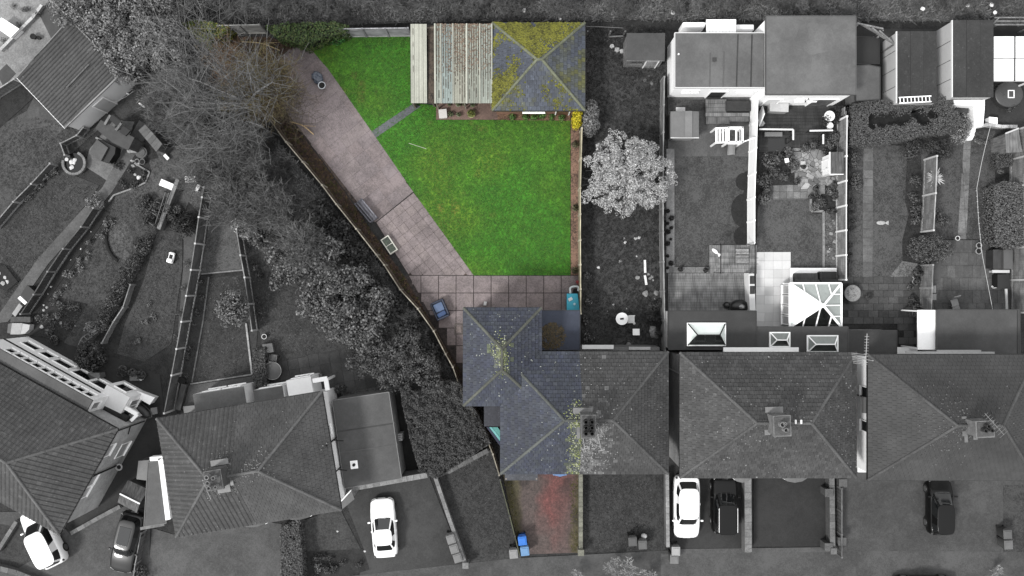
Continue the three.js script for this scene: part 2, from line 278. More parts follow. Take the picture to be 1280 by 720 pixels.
function hedge(name,label,px,h,{cols,leaf=.09,dens=700,seed=1,holes=[],category='hedge',rough=.12,lump=.25,group,base=0}){
const r=rng(seed*31 + 5),poly=wpoly(px,h),xs=poly.map(p=>p[0]),zs=poly.map(p=>p[1]),x0=Math.min(...xs),x1=Math.max(...xs),z0=Math.min(...zs),z1=Math.max(...zs);
const hp=holes.map(([x,y,q])=>{const p=U(x,y,h);return [p.x,p.z,q];}),nz=fbm([13,29,61],seed + 5,[1,.8,.5]),p=[],per =(x1 - x0)*(z1 - z0);
const N=Math.floor(per*dens),depth =(x,z)=>{let k=0;for(const q of hp){const d=Math.hypot((x - q[0]),(z - q[1]))/ q[2];if(d<1)k=Math.max(k,1 - d*d);}return k;};
for(let i=0;i<N;i++){const x=rr(x0,x1,r),z=rr(z0,z1,r);if(!inside(poly,x,z))continue;const k=depth(x,z);if(r()< k*1.6)continue;const b=nz(x / 7,z / 7);p.push([x,base +(h - base)* 1 +(b - .5)* lump*2 - Math.abs(r()- r())* rough*2 - k *(h - base)* .5,z,(r()- .5)* .6,1,(r()- .5)* .6]);}
let per2=0;for(let i=0;i<poly.length;i++){const a=poly[i],b=poly[(i + 1)% poly.length],L=Math.hypot(b[0] - a[0],b[1] - a[1]),nx =(b[1] - a[1])/ L,nzz=-(b[0] - a[0])/ L,s=area2(poly)> 0?1:-1;for(let k=0;k<L *(h - base)* dens*.45;k++){const t=r(),y=base + r()*(h - base),o =(nz(t*L / 3 + i*.37,y / 3)- .5)* .3 - r()* .1;p.push([a[0] +(b[0] - a[0])* t + nx*o*s,y,a[1] +(b[1] - a[1])* t + nzz*o*s,nx*s,.25,nzz*s]);}}
const c=V((x0 + x1)/ 2,base,(z0 + z1)/ 2),t=thing(name,label,category,c,0,group);const g=leafGeo(p,leaf,r,cols,.6);g.translate(-c.x,-c.y,-c.z);
const m=new THREE.Mesh(g,LEAF);m.name='foliage';m.castShadow=m.receiveShadow=true;t.add(m);
part('stem',prism(inset(poly,.3),base,base +(h - base)* .4),mg(26,'litter'),t);return t;
}
const twigTri =(P,C,a,b,ra,rb,c)=>{
const d=b.clone().sub(a).normalize(),x =(Math.abs(d.y)< .9?V(0,1,0):V(1,0,0)).cross(d).normalize(),y=d.clone().cross(x),q=[],s=[];
for(let k=0;k<3;k++){const t=k*2.0944,cx=Math.cos(t),sy=Math.sin(t);q.push(a.clone().addScaledVector(x,cx*ra).addScaledVector(y,sy*ra));s.push(b.clone().addScaledVector(x,cx*rb).addScaledVector(y,sy*rb));}
for(let k=0;k<3;k++){const l =(k + 1)% 3;for(const v of [q[k],q[l],s[l],q[k],s[l],s[k]]){P.push(v.x,v.y,v.z);C.push(...c);}}
};
function bareTreeGeo(seed,{h=9,r0=.22,lean=[0,0],spread=.8,levels=5,cols,twig=.012,kids=[4,5,5,5],trunkFrac=.3,len=.34,droop=0,tcols=null}){
const r=rng(seed),TP=[],TC=[],CP=[],CC=[],pick=lev=>{const C=lev<2&&tcols||cols,c=C[Math.floor(r()* C.length)],k=.75 + r()* .5;return c.map(v=>v*k);};
const grow =(p,d,L,rad,lev)=>{
const seg=lev<2?5:lev<4?3:2;let a=p.clone(),dir=d.clone(),c=pick(lev),ra=rad;const nodes=[];
for(let i=0;i<seg;i++){dir.add(V((r()- .5)* .32,(r()- .5)* .2 +(lev<3?.05:-.02 - droop),(r()- .5)* .32)).normalize();const b=a.clone().addScaledVector(dir,L / seg),rb=Math.max(twig*.5,ra *(lev<2?.86:.78));twigTri(lev<2?TP:CP,lev<2?TC:CC,a,b,ra,rb,c);a=b;ra=rb;nodes.push([b.clone(),dir.clone(),rb]);}
if(lev>=levels)return;
const n=kids[Math.min(lev,kids.length - 1)];for(let k=0;k<n;k++){const nd=nodes[lev===0?seg - 1 -(k % 3):Math.floor(r()* seg)],az=r()* 6.283 + k*2.4,s=spread *(.6 + r()* .8),side=V(Math.cos(az),.15 + r()* .4 - droop,Math.sin(az)),nd2=nd[1].clone().multiplyScalar(.7).addScaledVector(side,s).normalize();grow(nd[0],nd2,L *(lev===0?len*2.4:.62 + r()* .22),Math.max(twig,nd[2] *(.5 + r()* .15)),lev + 1);}
};
grow(V(0,0,0),V(lean[0],1,lean[1]).normalize(),h*trunkFrac,r0,0);
const G =(P,C)=>{const g=new THREE.BufferGeometry();g.setAttribute('position',new THREE.Float32BufferAttribute(P,3));g.setAttribute('color',new THREE.Float32BufferAttribute(C,3));g.computeVertexNormals();return g;};
return [G(TP,TC),G(CP,CC)];
}
function bareTree(name,label,px,py,opt,group,geos){
const t=thing(name,label,opt.category||'tree',U(px,py,0),opt.turn||0,group),[a,b]=geos||bareTreeGeo(opt.seed,opt);
for(const [n,g] of [['trunk',a],['crown',b]]){const m=new THREE.Mesh(g,BARK);m.name=n;m.castShadow=m.receiveShadow=true;t.add(m);}return t;
}
const tuftGeo =(()=>{const r=rng(4),P=[];for(let i=0;i<7;i++){const a=r()* 6.283,o=r()* .35,x=Math.cos(a)* o,z=Math.sin(a)* o,b=r()* 6.283,l=.35 + r()* .5,w=.11;P.push(x - Math.sin(b)* w,0,z + Math.cos(b)* w,x + Math.sin(b)* w,0,z - Math.cos(b)* w,x + Math.cos(b)* l,.55 + r()* .45,z + Math.sin(b)* l);}const g=new THREE.BufferGeometry();g.setAttribute('position',new THREE.Float32BufferAttribute(P,3));g.computeVertexNormals();return g;})();
const GRASSM=new THREE.MeshStandardMaterial({roughness:.9,side:THREE.DoubleSide});
function tufts(name,label,category,polys,dens,size,hgt,cols,seed,noise=.5,y=.03){
const r=rng(seed),L=[],nz=fbm([5,13,40],seed,[1,1,1]);
for(const px of polys){const q=wpoly(px,y),xs=q.map(p=>p[0]),zs=q.map(p=>p[1]),x0=Math.min(...xs),x1=Math.max(...xs),z0=Math.min(...zs),z1=Math.max(...zs);for(let i=0;i <(x1 - x0)*(z1 - z0)* dens;i++){const x=rr(x0,x1,r),z=rr(z0,z1,r);if(inside(q,x,z)&&r()< 1 - noise + 2*noise *(nz(x / 9,z / 9)- .0))L.push([x,z]);}}
const m=new THREE.InstancedMesh(tuftGeo,GRASSM,L.length),M=new THREE.Matrix4(),Q=new THREE.Quaternion(),c=new THREE.Color();
L.forEach(([x,z],i)=>{const s=size *(.55 + r()* .9);Q.setFromAxisAngle(V(0,1,0),r()* 6.283);M.compose(V(x,y - .005,z),Q,V(s,hgt *(.6 + r()* .8),s));m.setMatrixAt(i,M);const k=cols[Math.floor(r()* cols.length)],f=.7 + r()* .6;m.setColorAt(i,c.setRGB(k[0]*f,k[1]*f,k[2]*f));});
m.castShadow=m.receiveShadow=true;m.name=numbered(name);info(m,label,category,null,'stuff');scene.add(m);return m;
}
function fence(name,label,px,o ={}){
const h=o.h??1.75,at=o.at??0,pts=px.map(([x,y])=>U(x,y,at).setY(0)),t=thing(name,label,o.category||'fence',pts[0].clone(),0,o.group),r=rng((o.seed||1)* 13);
const pm=mat(o.panel||gy(95),'wood'),sm=mat(o.post||gy(150),'concrete'),gm=mat(o.board||o.post||gy(140),'concrete'),bay=o.bay??1.85;
const post=p=>part('post',bx(.12,h + .06,.12,p.x,-.05,p.z,0),sm,t);
for(let s=0;s<pts.length - 1;s++){
const a=pts[s],b=pts[s + 1],d=b.clone().sub(a),L=d.length(),n=Math.max(1,Math.round(L / bay)),ry=Math.atan2(-d.z,d.x);
for(let k=0;k<n;k++){
const p=a.clone().addScaledVector(d,k / n),q=a.clone().addScaledVector(d,(k + 1)/ n),c=p.clone().add(q).multiplyScalar(.5),w=L / n - .1;if(s===0||k>0||true)post(p);
const g0=o.noBoard?.04:.22,dy =(r()- .5)*(o.sag??.05);if(!o.noBoard)part('gravel_board',bx(w,.24,.05,c.x,-.05,c.z,ry),gm,t);
const boards=[],nb=o.boards===0?1:Math.max(4,Math.round(w / .13));for(let i=0;i<nb;i++){const u=-w / 2 +(i + .5)* w / nb,off=nb>1?(i % 2?.012:-.006):0;boards.push(bx(w / nb*1.0 - .004,h - g0 - .05 + dy*.3,.022,c.x + Math.cos(ry)* u + Math.sin(ry)* off,g0,c.z - Math.sin(ry)* u + Math.cos(ry)* off,ry +(r()- .5)* .006));}
const panel=part('panel',boards,pm,t,{turn:Math.PI / 2});
part('capping',bx(w,.035,.07,c.x,h - .045 + dy*.3,c.z,ry),o.cap?mat(o.cap,'wood'):pm,panel);
}
if(s===pts.length - 2)post(b);
}return t;
}
function wall(name,label,px,o ={}){
const h=o.h??1,at=o.at??h,w=o.w??.2,pts=px.map(([x,y])=>U(x,y,at).setY(0)),t=thing(name,label,o.category||'wall',pts[0].clone(),0,o.group),m=mat(o.c||gy(120),'concrete',{bump:.01}),cm=mat(o.cap||o.c||gy(130),'concrete',{bump:.008});
for(let s=0;s<pts.length - 1;s++){
const a=pts[s],b=pts[s + 1],d=b.clone().sub(a),L=d.length(),ry=Math.atan2(-d.z,d.x),c=a.clone().add(b).multiplyScalar(.5);
const W=part('masonry',bx(L + w*.5 - s*.004,h - .06,w - s*.003,c.x,-.05,c.z,ry),m,t);const n=Math.max(1,Math.round(L /(o.len??.6)));
for(let k=0;k<n;k++){const q=a.clone().addScaledVector(d,(k + .5)/ n);part('coping_stone',bx(L / n - .015,.055 +(k % 3)* .002,w + .06,q.x,h - .055,q.z,ry),cm,W);}
}if(o.pier)for(const p of o.pier===2?[pts[0],pts.at(-1)]:[pts.at(-1)]){part('pier',bx(.36,h + .18,.36,p.x,-.05,p.z),m,t);part('pier_cap',rbx(.44,.08,.44,p.x,h + .13,p.z,0,.03),cm,t);}
return t;
}
function edging(name,label,px,o ={}){const pts=px.map(([x,y])=>U(x,y,.1).setY(0)),t=thing(name,label,'edging',pts[0].clone(),0,o.group),m=mat(o.c||gy(120),'concrete');for(let s=0;s<pts.length - 1;s++){const a=pts[s],b=pts[s + 1],d=b.clone().sub(a),L=d.length(),n=Math.max(1,Math.round(L /(o.len??.6))),ry=Math.atan2(-d.z,d.x);for(let k=0;k<n;k++){const q=a.clone().addScaledVector(d,(k + .5)/ n);part('edging_stone',bx(L / n - .01,.18,o.w??.1,q.x,-.05 +(k % 3)* .003,q.z,ry),m,t);}}return t;}
const WHITE=gy(245),GLASS=new THREE.MeshPhysicalMaterial({color:0x0b0d0e,roughness:.05,metalness:0,clearcoat:1,clearcoatRoughness:.03,side:THREE.DoubleSide});
function windowOn(parent,c,dir,out,w,h,o ={}){
const y=V(0,1,0),ry=Math.atan2(-dir.z,dir.x),fm=mat(o.frame||WHITE,'plain',{rough:.45}),q=c.clone().addScaledVector(out,.02);
const win=part('window',bx(w,h,.03,q.x,q.y - h / 2,q.z,ry),o.glass||GLASS,parent),f=[],n=o.n??2,fw=Math.min(.055,w*.07),k=c.clone().addScaledVector(out,.035);
const add =(u,v,ww,hh)=>f.push(bx(ww,hh,.06,k.x + dir.x*u,k.y + v - hh / 2,k.z + dir.z*u,ry));
add(0,h / 2,w + .08,fw);add(0,-h / 2,w + .08,fw);for(let i=0;i<=n;i++)add(-w / 2 + i*w / n,0,fw,h - fw);
part('window_frame',f,fm,win);const s=c.clone().addScaledVector(out,.08);part('window_sill',bx(w + .1,.04,.1,s.x,s.y - h / 2 - .09,s.z,ry),fm,win);return win;
}
function doorOn(parent,c,dir,out,w,h,o ={}){const ry=Math.atan2(-dir.z,dir.x),q=c.clone().addScaledVector(out,.025),d=part('door',bx(w,h,.05,q.x,q.y,q.z,ry),mat(o.c||gy(60),'wood',{rough:.5}),parent),k=c.clone().addScaledVector(out,.05),f=[bx(.07,h + .07,.07,k.x + dir.x *(w / 2 + .03),k.y,k.z + dir.z *(w / 2 + .03),ry),bx(.07,h + .07,.07,k.x - dir.x *(w / 2 + .03),k.y,k.z - dir.z *(w / 2 + .03),ry),bx(w,.07,.07,k.x,k.y + h,k.z,ry)];part('door_frame',f,mat(WHITE,'plain',{rough:.45}),d);const hk=c.clone().addScaledVector(out,.1).addScaledVector(dir,w*.38);part('handle',rod(hk.clone().setY(c.y + 1),hk.clone().setY(c.y + 1.13),.015),mg(160,null,{metal:.8,rough:.3}),d);return d;}
function chimney(parent,c,w,d,h,ry,pots,o ={}){
const s=part('chimney',[bx(w,h - .2,d,c.x,c.y,c.z,ry),bx(w + .12,.2,d + .12,c.x,c.y + h - .2,c.z,ry)],mat(o.c||gy(105),'concrete',{bump:.02}),parent);
part('flaunching',bx(w - .04,.06,d - .04,c.x,c.y + h,c.z,ry),mat(o.f||gy(120),'concrete'),s);
for(const [u,v,r] of pots){const x=c.x + Math.cos(ry)* u + Math.sin(ry)* v,z=c.z - Math.sin(ry)* u + Math.cos(ry)* v;const g=new THREE.LatheGeometry([[r*1.1,0],[r,.1],[r*.9,.34],[r*1.05,.36],[r*1.05,.42],[r*.75,.42],[r*.7,.1],[.001,.08]].map(p=>new THREE.Vector2(...p)),14);g.translate(x,c.y + h + .05,z);part('chimney_pot',g,mat(o.pot||gy(60),'concrete'),s);}
if(o.flash){const f=[];for(const [u,v,ww,dd,dy] of o.flash)f.push(bx(ww,.03,dd,c.x + Math.cos(ry)* u + Math.sin(ry)* v,c.y + dy,c.z - Math.sin(ry)* u + Math.cos(ry)* v,ry));part('lead_flashing',f,mg(135,'felt',{rough:.6}),s);}
return s;
}
function aerial(parent,p,L,dir,m){const y=p.clone().add(V(0,1.3,0)),d=V(Math.cos(dir),0,Math.sin(dir)),n=V(-d.z,0,d.x),g=[rod(p,y.clone().add(V(0,.1,0)),.02),rod(y.clone().addScaledVector(d,-L*.3),y.clone().addScaledVector(d,L*.7),.014)];for(let i=0;i<9;i++){const q=y.clone().addScaledVector(d,L *(-.28 + i*.115)),k=.16 + .14 *(1 - i / 9);g.push(rod(q.clone().addScaledVector(n,-k),q.clone().addScaledVector(n,k),.009,5));}return part('aerial',g,m||mg(175,null,{metal:.6,rough:.4}),parent);}
function roofPart(parent,hr,o,name='roof'){
const under=part(name,faces(hr.faces.map(f=>f.map(p=>p.clone().add(V(0,-.02,0))))),mat(o.under||gy(30),'felt'),parent);
const q=rng(o.seed||1),g=tilesGeo(hr.faces.map((f,i)=>tileFace(f,{w:.3,gauge:.29,thick:.05,stagger:true,r:q,...o})));
const m=part('roof_tiles',g,o.mat,under,{keep:true,kind:'stuff'});
const caps=hr.ridge.flatMap(([a,b],i)=>a.distanceTo(b)> .3&&!(o.skip||[]).includes(i)?capTiles(a,b,o.capR||.095,.42,i + 3):[]);if(caps.length)part('ridge_tiles',caps,mat(o.cap||gy(95),'concrete',{bump:.01}),under);
const gut=[];for(const f of hr.faces){const a=f[0].clone().add(V(0,-.09,0)),b=f[1].clone().add(V(0,-.09,0));gut.push(bar(a,b,.11,.09));}if(!o.noGutter)part('gutter',gut,mat(o.gutter||gy(28),null,{rough:.4}),under);
return under;
}
function flatRoof(name,label,category,px,h,o ={}){
const poly=wpoly(px,h),c=poly.reduce((a,p)=>V(a.x + p[0] / poly.length,0,a.z + p[1] / poly.length),V(0,0,0)),t=o.parent||thing(name,label,category,c,0,o.group);
const w=part('wall',prism(inset(poly,o.over??.12),-.1,h - .16),mat(o.wall||gy(150),'concrete',{bump:.006}),t);
const r=part('roof',prism(inset(poly,.02),h - .16,h),mat(o.roof||gy(90),'felt',{rough:.8}),t);
if(o.fascia!==null){const g=[];for(let i=0;i<poly.length;i++){const a=poly[i],b=poly[(i + 1)% poly.length];g.push(bar(V(a[0],h - .08,a[1]),V(b[0],h - .08,b[1]),.05,.2 + .006*i));}part('fascia',g,mat(o.fascia||gy(60),'plain',{rough:.5}),r);}
for(const s of o.seams||[]){const a=U(s[0],s[1],h),b=U(s[2],s[3],h);part('roof_seam',bar(a.setY(h + .006),b.setY(h + .006),.09,.02),mat(gy(s[4]??60),'felt'),r);}
t.userData.polyW=undefined;delete t.userData.polyW;return{t,w,r,poly};
}
const CLEAR=new THREE.MeshPhysicalMaterial({color:0xf2f6f4,roughness:.03,transmission:1,thickness:0,ior:1.45,side:THREE.DoubleSide});
function lantern(label,x0,y0,x1,y1,h0,o ={}){
const hh=o.h??.45,A=U(x0,y0,h0 + .15),B=U(x1,y1,h0 + .15),c=V((A.x + B.x)/ 2,h0,(A.z + B.z)/ 2),L=B.x - A.x,D=B.z - A.z,t=thing('roof_lantern',label,'skylight',c,0,o.group),fm=mat(WHITE,'plain',{rough:.35}),y=h0 + .16,top=y + hh,in_=Math.min(L,D)* .5 *(o.k??.72);
const g=[bx(L,.17,.08,c.x,h0 - .01,A.z + .04),bx(L,.17,.08,c.x,h0 - .01,B.z - .04),bx(.08,.168,D - .16,A.x + .04,h0 - .01,c.z),bx(.08,.168,D - .16,B.x - .04,h0 - .01,c.z)];
part('kerb',g,fm,t);const r1=V(A.x + in_,top,c.z),r2=V(B.x - in_,top,c.z),q=[V(A.x + .06,y,A.z + .06),V(B.x - .06,y,A.z + .06),V(B.x - .06,y,B.z - .06),V(A.x + .06,y,B.z - .06)];
const gm=CLEAR,dn=p=>p.clone().add(V(0,-.05,0));
part('pane',faces([[q[1],q[0],r1,r2]]),gm,t);part('pane',faces([[q[3],q[2],r2,r1]]),gm,t);const bm=mg(o.blind??175,'plain');for(const f of [[q[1],q[0],r1,r2],[q[0],q[3],r1],[q[2],q[1],r2]])part('blind',faces([f.map(dn)]),bm,t);part('pane',faces([[q[0],q[3],r1]]),gm,t);part('pane',faces([[q[2],q[1],r2]]),gm,t);  // pale sheets added under all but the south pane imitate reflected sky
for(const [a,b] of [[q[0],r1],[q[3],r1],[q[1],r2],[q[2],r2],[r1,r2]])part('glazing_bar',bar(a.clone().add(V(0,.02,0)),b.clone().add(V(0,.02,0)),.07,.05),o.bars||fm,t);return t;
}
const pot =(()=>{return(label,px,py,r=.16,o ={})=>{const p=U(px,py,o.base??.06),h=o.h??r*1.5,t=thing('plant_pot',label,'plant pot',p,0,o.group||'plant pots');const g=new THREE.LatheGeometry([[.001,0],[r*.72,0],[r*.95,h*.9],[r*1.05,h*.9],[r*1.05,h],[r*.86,h],[r*.82,h*.85],[.001,h*.84]].map(q=>new THREE.Vector2(...q)),16);g.translate(p.x,p.y,p.z);part('pot',g,mat(o.c||gy(120),'plain'),t);const s=cy(r*.84,r*.84,.02,p.x,p.y + h*.84,p.z,14);part('soil',s,mg(22,'litter'),t);if(o.plant){const q=rng(px*7 + py),L=[];for(let i=0;i<70;i++){const a=q()* 6.28,u=q(),k=r *(.2 + u*1.0);L.push([p.x + Math.cos(a)* k,p.y + h + q()* r*1.1,p.z + Math.sin(a)* k,Math.cos(a),.8,Math.sin(a)]);}part('foliage',leafGeo(L,r*.55,q,o.plant),LEAF,t,{keep:true});}return t;};})();
function wheelieBin(label,px,py,o ={}){const h=1.05,p=U(px,py,h).setY(0),ry=o.ry??0,t=thing('wheelie_bin',label,'bin',p,ry,o.group),w=.56,d=.68,L=g=>g.rotateY(ry).translate(p.x,0,p.z);const bm=mat(o.c||gy(60),'plain',{rough:.5}),lm=mat(o.lid||o.c||gy(70),'plain',{rough:.5});
const b=new THREE.CylinderGeometry(.40,.33,.92,4,1);b.rotateY(Math.PI / 4);b.scale(w / .566,1,d / .566);b.translate(0,.52,0);part('body',L(b),bm,t);const ld=part('lid',[L(rbx(w + .04,.07,d*.92,0,.98,.02,0,.03)),L(rbx(w*.8,.05,d*.66,0,1.03,.02,0,.025))],lm,t);part('handle',L(rod(V(-w*.38,.95,-d / 2 - .06),V(w*.38,.95,-d / 2 - .06),.018)),bm,t);for(const s of [-1,1]){const g=new THREE.CylinderGeometry(.1,.1,.05,14);g.rotateZ(Math.PI / 2);g.translate(s*w*.42,.1,-d*.44);part('wheel',L(g),mg(25,null),t);}return t;}
function box(name,label,category,pxTop,h,o ={}){
const p=wpoly(pxTop,h),c=p.reduce((a,q)=>V(a.x + q[0] / p.length,0,a.z + q[1] / p.length),V(0,0,0)),t=thing(name,label,category,c,0,o.group),b=o.base??.04;part('body',prism(inset(p,.03),b,h - .06),mat(o.c||gy(100),o.map||'plain',{rough:o.rough??.6}),t);part(o.top||'lid',prism(p,h - .06,h),mat(o.lid||o.c||gy(110),o.map||'plain',{rough:o.rough??.6}),t);return t;
}
function stone(label,px,py,s,o ={}){const q=rng(px*13 + py | 0),g=new THREE.IcosahedronGeometry(1,2),p=g.attributes.position,c=U(px,py,0),nz=[q(),q(),q()];for(let i=0;i<p.count;i++){const v=V().fromBufferAttribute(p,i),k=1 + .18*Math.sin(v.x*3 + nz[0]*9)* Math.cos(v.z*4 + nz[1]*9)+ .1*Math.sin(v.y*6 + nz[2]*9);p.setXYZ(i,v.x*k,v.y*k,v.z*k);}g.scale(s *(.8 + q()* .4),s*.5,s *(.8 + q()* .4));g.rotateY(q()* 6);g.translate(c.x,s*.2 +(o.base||0),c.z);g.computeVertexNormals();return solo(o.name||'stone',label,'stone',g,mat(o.c||gy(190),'concrete'),{group:o.group||'stones'});}
function chair(label,px,py,ry,o ={}){const p=U(px,py,.05),t=thing(o.name||'garden_chair',label,'chair',p,ry,o.group),m=mat(o.c||gy(90),'wood'),L=g=>g.rotateY(ry).translate(p.x,p.y,p.z);part('seat',L(rbx(.48,.05,.46,0,.42,0,0,.02)),m,t);part('backrest',[L(rbx(.48,.06,.05,0,.86,-.25,0,.02)),...[-.18,-.06,.06,.18].map(x=>L(bx(.05,.42,.025,x,.46,-.24)))],m,t);for(const x of [-.21,.21])for(const z of [-.2,.2])part('leg',L(bx(.045,.42,.045,x,0,z)),m,t);for(const x of [-.25,.25])part('armrest',L(bx(.05,.04,.46,x,.64,0)),m,t);return t;}
function roundTable(label,px,py,r,o ={}){const h=o.h??.72,p=U(px,py,h).setY(.05),t=thing('garden_table',label,'table',p,0,o.group),m=mat(o.c||gy(200),'plain',{rough:.4}),g=new THREE.CylinderGeometry(r,r,.03,32);g.translate(p.x,h,p.z);const top=part('table_top',g,m,t);const k=new THREE.TorusGeometry(r,.02,6,32);k.rotateX(Math.PI / 2);k.translate(p.x,h,p.z);part('rim',k,mat(o.rim||gy(220),null,{rough:.4}),top);for(let i=0;i<4;i++){const a=i*Math.PI / 2 + .4;part('leg',rod(V(p.x + Math.cos(a)* r*.7,.05,p.z + Math.sin(a)* r*.7),V(p.x + Math.cos(a)* r*.55,h,p.z + Math.sin(a)* r*.55),.02),m,t);}return t;}
function car(name,label,px,py,ang,o){
const L=o.L??4.3,W=o.W??1.8,Hc=o.H??1.46,p=U(px,py,Hc*.8).setY(.05),t=thing(name,label,'car',p,-ang,o.group),paint=new THREE.MeshPhysicalMaterial({roughness:.35,clearcoat:o.coat??1,clearcoatRoughness:.05,metalness:o.metal??0,side:THREE.DoubleSide});paint.color.setRGB(...o.c);paint.specularIntensity=o.spec??1;
const black=mg(18,null,{rough:.6}),tyreM=mg(24,null,{rough:.9}),rimM=mg(170,null,{metal:.8,rough:.3}),put =(n,g,m,par)=>{const q=part(n,(Array.isArray(g)?g:[g]).map(x=>x.rotateY(-ang).translate(p.x,p.y,p.z)),m,par||t);return q;};
const hd=o.deck??.92,nose=o.nose??.62,sec=o.sec||[[-.5,.30,.34,nose - .16],[-.492,.36,.26,nose - .06],[-.47,.43,.22,nose + .02],[-.42,.475,.19,nose + .08],[-.3,.495,.18,hd - .07],[-.2,.5,.18,hd],[0,.5,.18,hd + .02],[.25,.5,.18,hd + .03],[.38,.49,.19,hd +(o.hatch?.03:.02)],[.45,.465,.21,hd +(o.hatch?.0:-.01)],[.485,.42,.26,hd - .06],[.5,.36,.36,hd - .16]];
const ring =([z,hw,y0,y1])=>{const w=hw*W,q=[];const prof=[[-.86,y0],[-1,y0 + .1],[-1.0,y0 +(y1 - y0)* .55],[-.975,y0 +(y1 - y0)* .78],[-.9,y1 - .035],[-.78,y1 - .004],[-.4,y1 + .02],[0,y1 + .026],[.4,y1 + .02],[.78,y1 - .004],[.9,y1 - .035],[.975,y0 +(y1 - y0)* .78],[1.0,y0 +(y1 - y0)* .55],[1,y0 + .1],[.86,y0]];for(const [x,y] of prof)q.push(V(x*w,y,z*L));return q;};
const loft =(rings,cap=true)=>{const idx=[],pos=[],n=rings[0].length;rings.forEach(r=>r.forEach(v=>pos.push(v.x,v.y,v.z)));for(let i=0;i<rings.length - 1;i++)for(let j=0;j<n;j++){const k =(j + 1)% n;idx.push(i*n + j,(i + 1)* n + j,(i + 1)* n + k,i*n + j,(i + 1)* n + k,i*n + k);}if(cap)for(const [b,s] of [[0,1],[(rings.length - 1)* n,-1]])for(let j=1;j<n - 1;j++)s>0?idx.push(b,b + j,b + j + 1):idx.push(b,b + j + 1,b + j);const g=new THREE.BufferGeometry();g.setAttribute('position',new THREE.Float32BufferAttribute(pos,3));g.setIndex(idx);g.computeVertexNormals();return g;};
const sm=[];for(let i=0;i<sec.length - 1;i++){sm.push(sec[i]);if(i>2)sm.push(sec[i].map((v,k)=>(v + sec[i + 1][k])/ 2));}sm.push(sec.at(-1));
const body=put('body',loft(sm.map(ring)),paint);
const zb=[(o.ws??-.22)* L,(o.rb??.4)* L],zr=[(o.wt??-.08)* L,(o.rt??.27)* L],bw=W*.44,rw=W *(o.rw??.355),yb=hd - .03,yt=Hc - .05,N=48;
const outl =(z0,z1,w,y,crown)=>{const q=[];for(let i=0;i<N;i++){const a=i / N*6.2832,ex=.42,c=Math.cos(a),s=Math.sin(a),x=Math.sign(s)* Math.abs(s)** ex*w,zz=-Math.sign(c)* Math.abs(c)** ex;q.push(V(x,y + crown,(z0 + z1)/ 2 + zz *(z1 - z0)/ 2));}return q;};
const rb=outl(zb[0],zb[1],bw,yb,0),rt=outl(zr[0],zr[1],rw,yt,0),gl=[],pi=[],side=k=>{const a =(k + .5)/ N*360;return a<32||a>328?'f':a>148&&a<212?'r':(a>44&&a<136||a>224&&a<316)&&!(Math.abs(a - 92)< 5||Math.abs(a - 268)< 5)?'s':'p';};
const strips ={f:[],r:[],s:[],p:[]};for(let k=0;k<N;k++){const l =(k + 1)% N,a=rb[k],b=rb[l],c=rt[l],d=rt[k];strips[side(k)].push([a,b,c,d]);}
const gm=o.glass||GLASS;put('windscreen',faces(strips.f),gm);put('rear_window',faces(strips.r),gm);const sL=strips.s.filter(f=>f[0].x<0),sR=strips.s.filter(f=>f[0].x>0);put('side_window',faces(sL),gm);put('side_window',faces(sR),gm);put('pillars',faces(strips.p),paint);
const rings=[[1.015,-.02],[1.0,.012],[.93,.032],[.75,.046],[.4,.055],[.02,.058]].map(([k,y])=>rt.map(v=>V(v.x*k,yt + y,(zr[0] + zr[1])/ 2 +(v.z -(zr[0] + zr[1])/ 2)* k)));const roof=put('roof',loft(rings,true),o.roof||paint);
if(o.rails)for(const s of [-1,1])put('roof_rail',[rbx(.04,.04,(zr[1] - zr[0])* .82,s*rw*.9,yt + .09,(zr[0] + zr[1])/ 2,0,.018),bx(.04,.06,.06,s*rw*.9,yt + .03,zr[0] + .3),bx(.04,.06,.06,s*rw*.9,yt + .03,zr[1] - .3)],mg(225,null,{rough:.35,metal:.3}),roof);
if(o.sunroof)put('sunroof',rbx(rw*1.3,.02,(zr[1] - zr[0])* .6,0,yt + .052,(zr[0] + zr[1])/ 2 - .05,0,.01),gm,roof);
for(const sx of [-1,1])for(const sz of [-.31,.3]){const wheel=new THREE.CylinderGeometry(.32,.32,.2,24);wheel.rotateZ(Math.PI / 2);wheel.translate(sx *(W / 2 - .09),.32 - .05,sz*L);const w=put('wheel',wheel,tyreM);const rim=new THREE.CylinderGeometry(.2,.21,.05,16);rim.rotateZ(Math.PI / 2);rim.translate(sx *(W / 2 + .005),.27,sz*L);put('rim',rim,rimM,w);}
for(const s of [-1,1]){put('mirror',rbx(.2,.13,.12,s *(W / 2 + .07),hd - .02,zb[0] + .32,0,.04),o.mirror||paint);put('headlight',rbx(.3,.12,.16,s*W*.35,nose - .12,-.475*L + .06,s*-.35,.05),mat(gy(o.lamp??150),null,{rough:.15}));put('tail_light',rbx(.12,.2,.16,s*W*.405,hd - .22,.475*L - .04,0,.04),mg(70,null,{rough:.2}));put('door_handle',rbx(.03,.03,.16,s *(W / 2 + .002),hd - .16,.05*L,0,.01),paint);}
put('number_plate',bx(.5,.11,.02,0,.42,-.5*L - .005),mg(225,null));put('number_plate',bx(.5,.11,.02,0,.5,.5*L + .005),mg(215,null));put('grille',rbx(W*.5,.16,.06,0,.4,-.498*L + .02,0,.02),black);
for(const s of [-.45,.1])put('wiper',rod(V(s*W*.5,hd + .03,zb[0] + .04),V(s*W*.5 + .5,hd + .06,zb[0] + .1),.012,5),black);
if(o.tow){}return t;
}
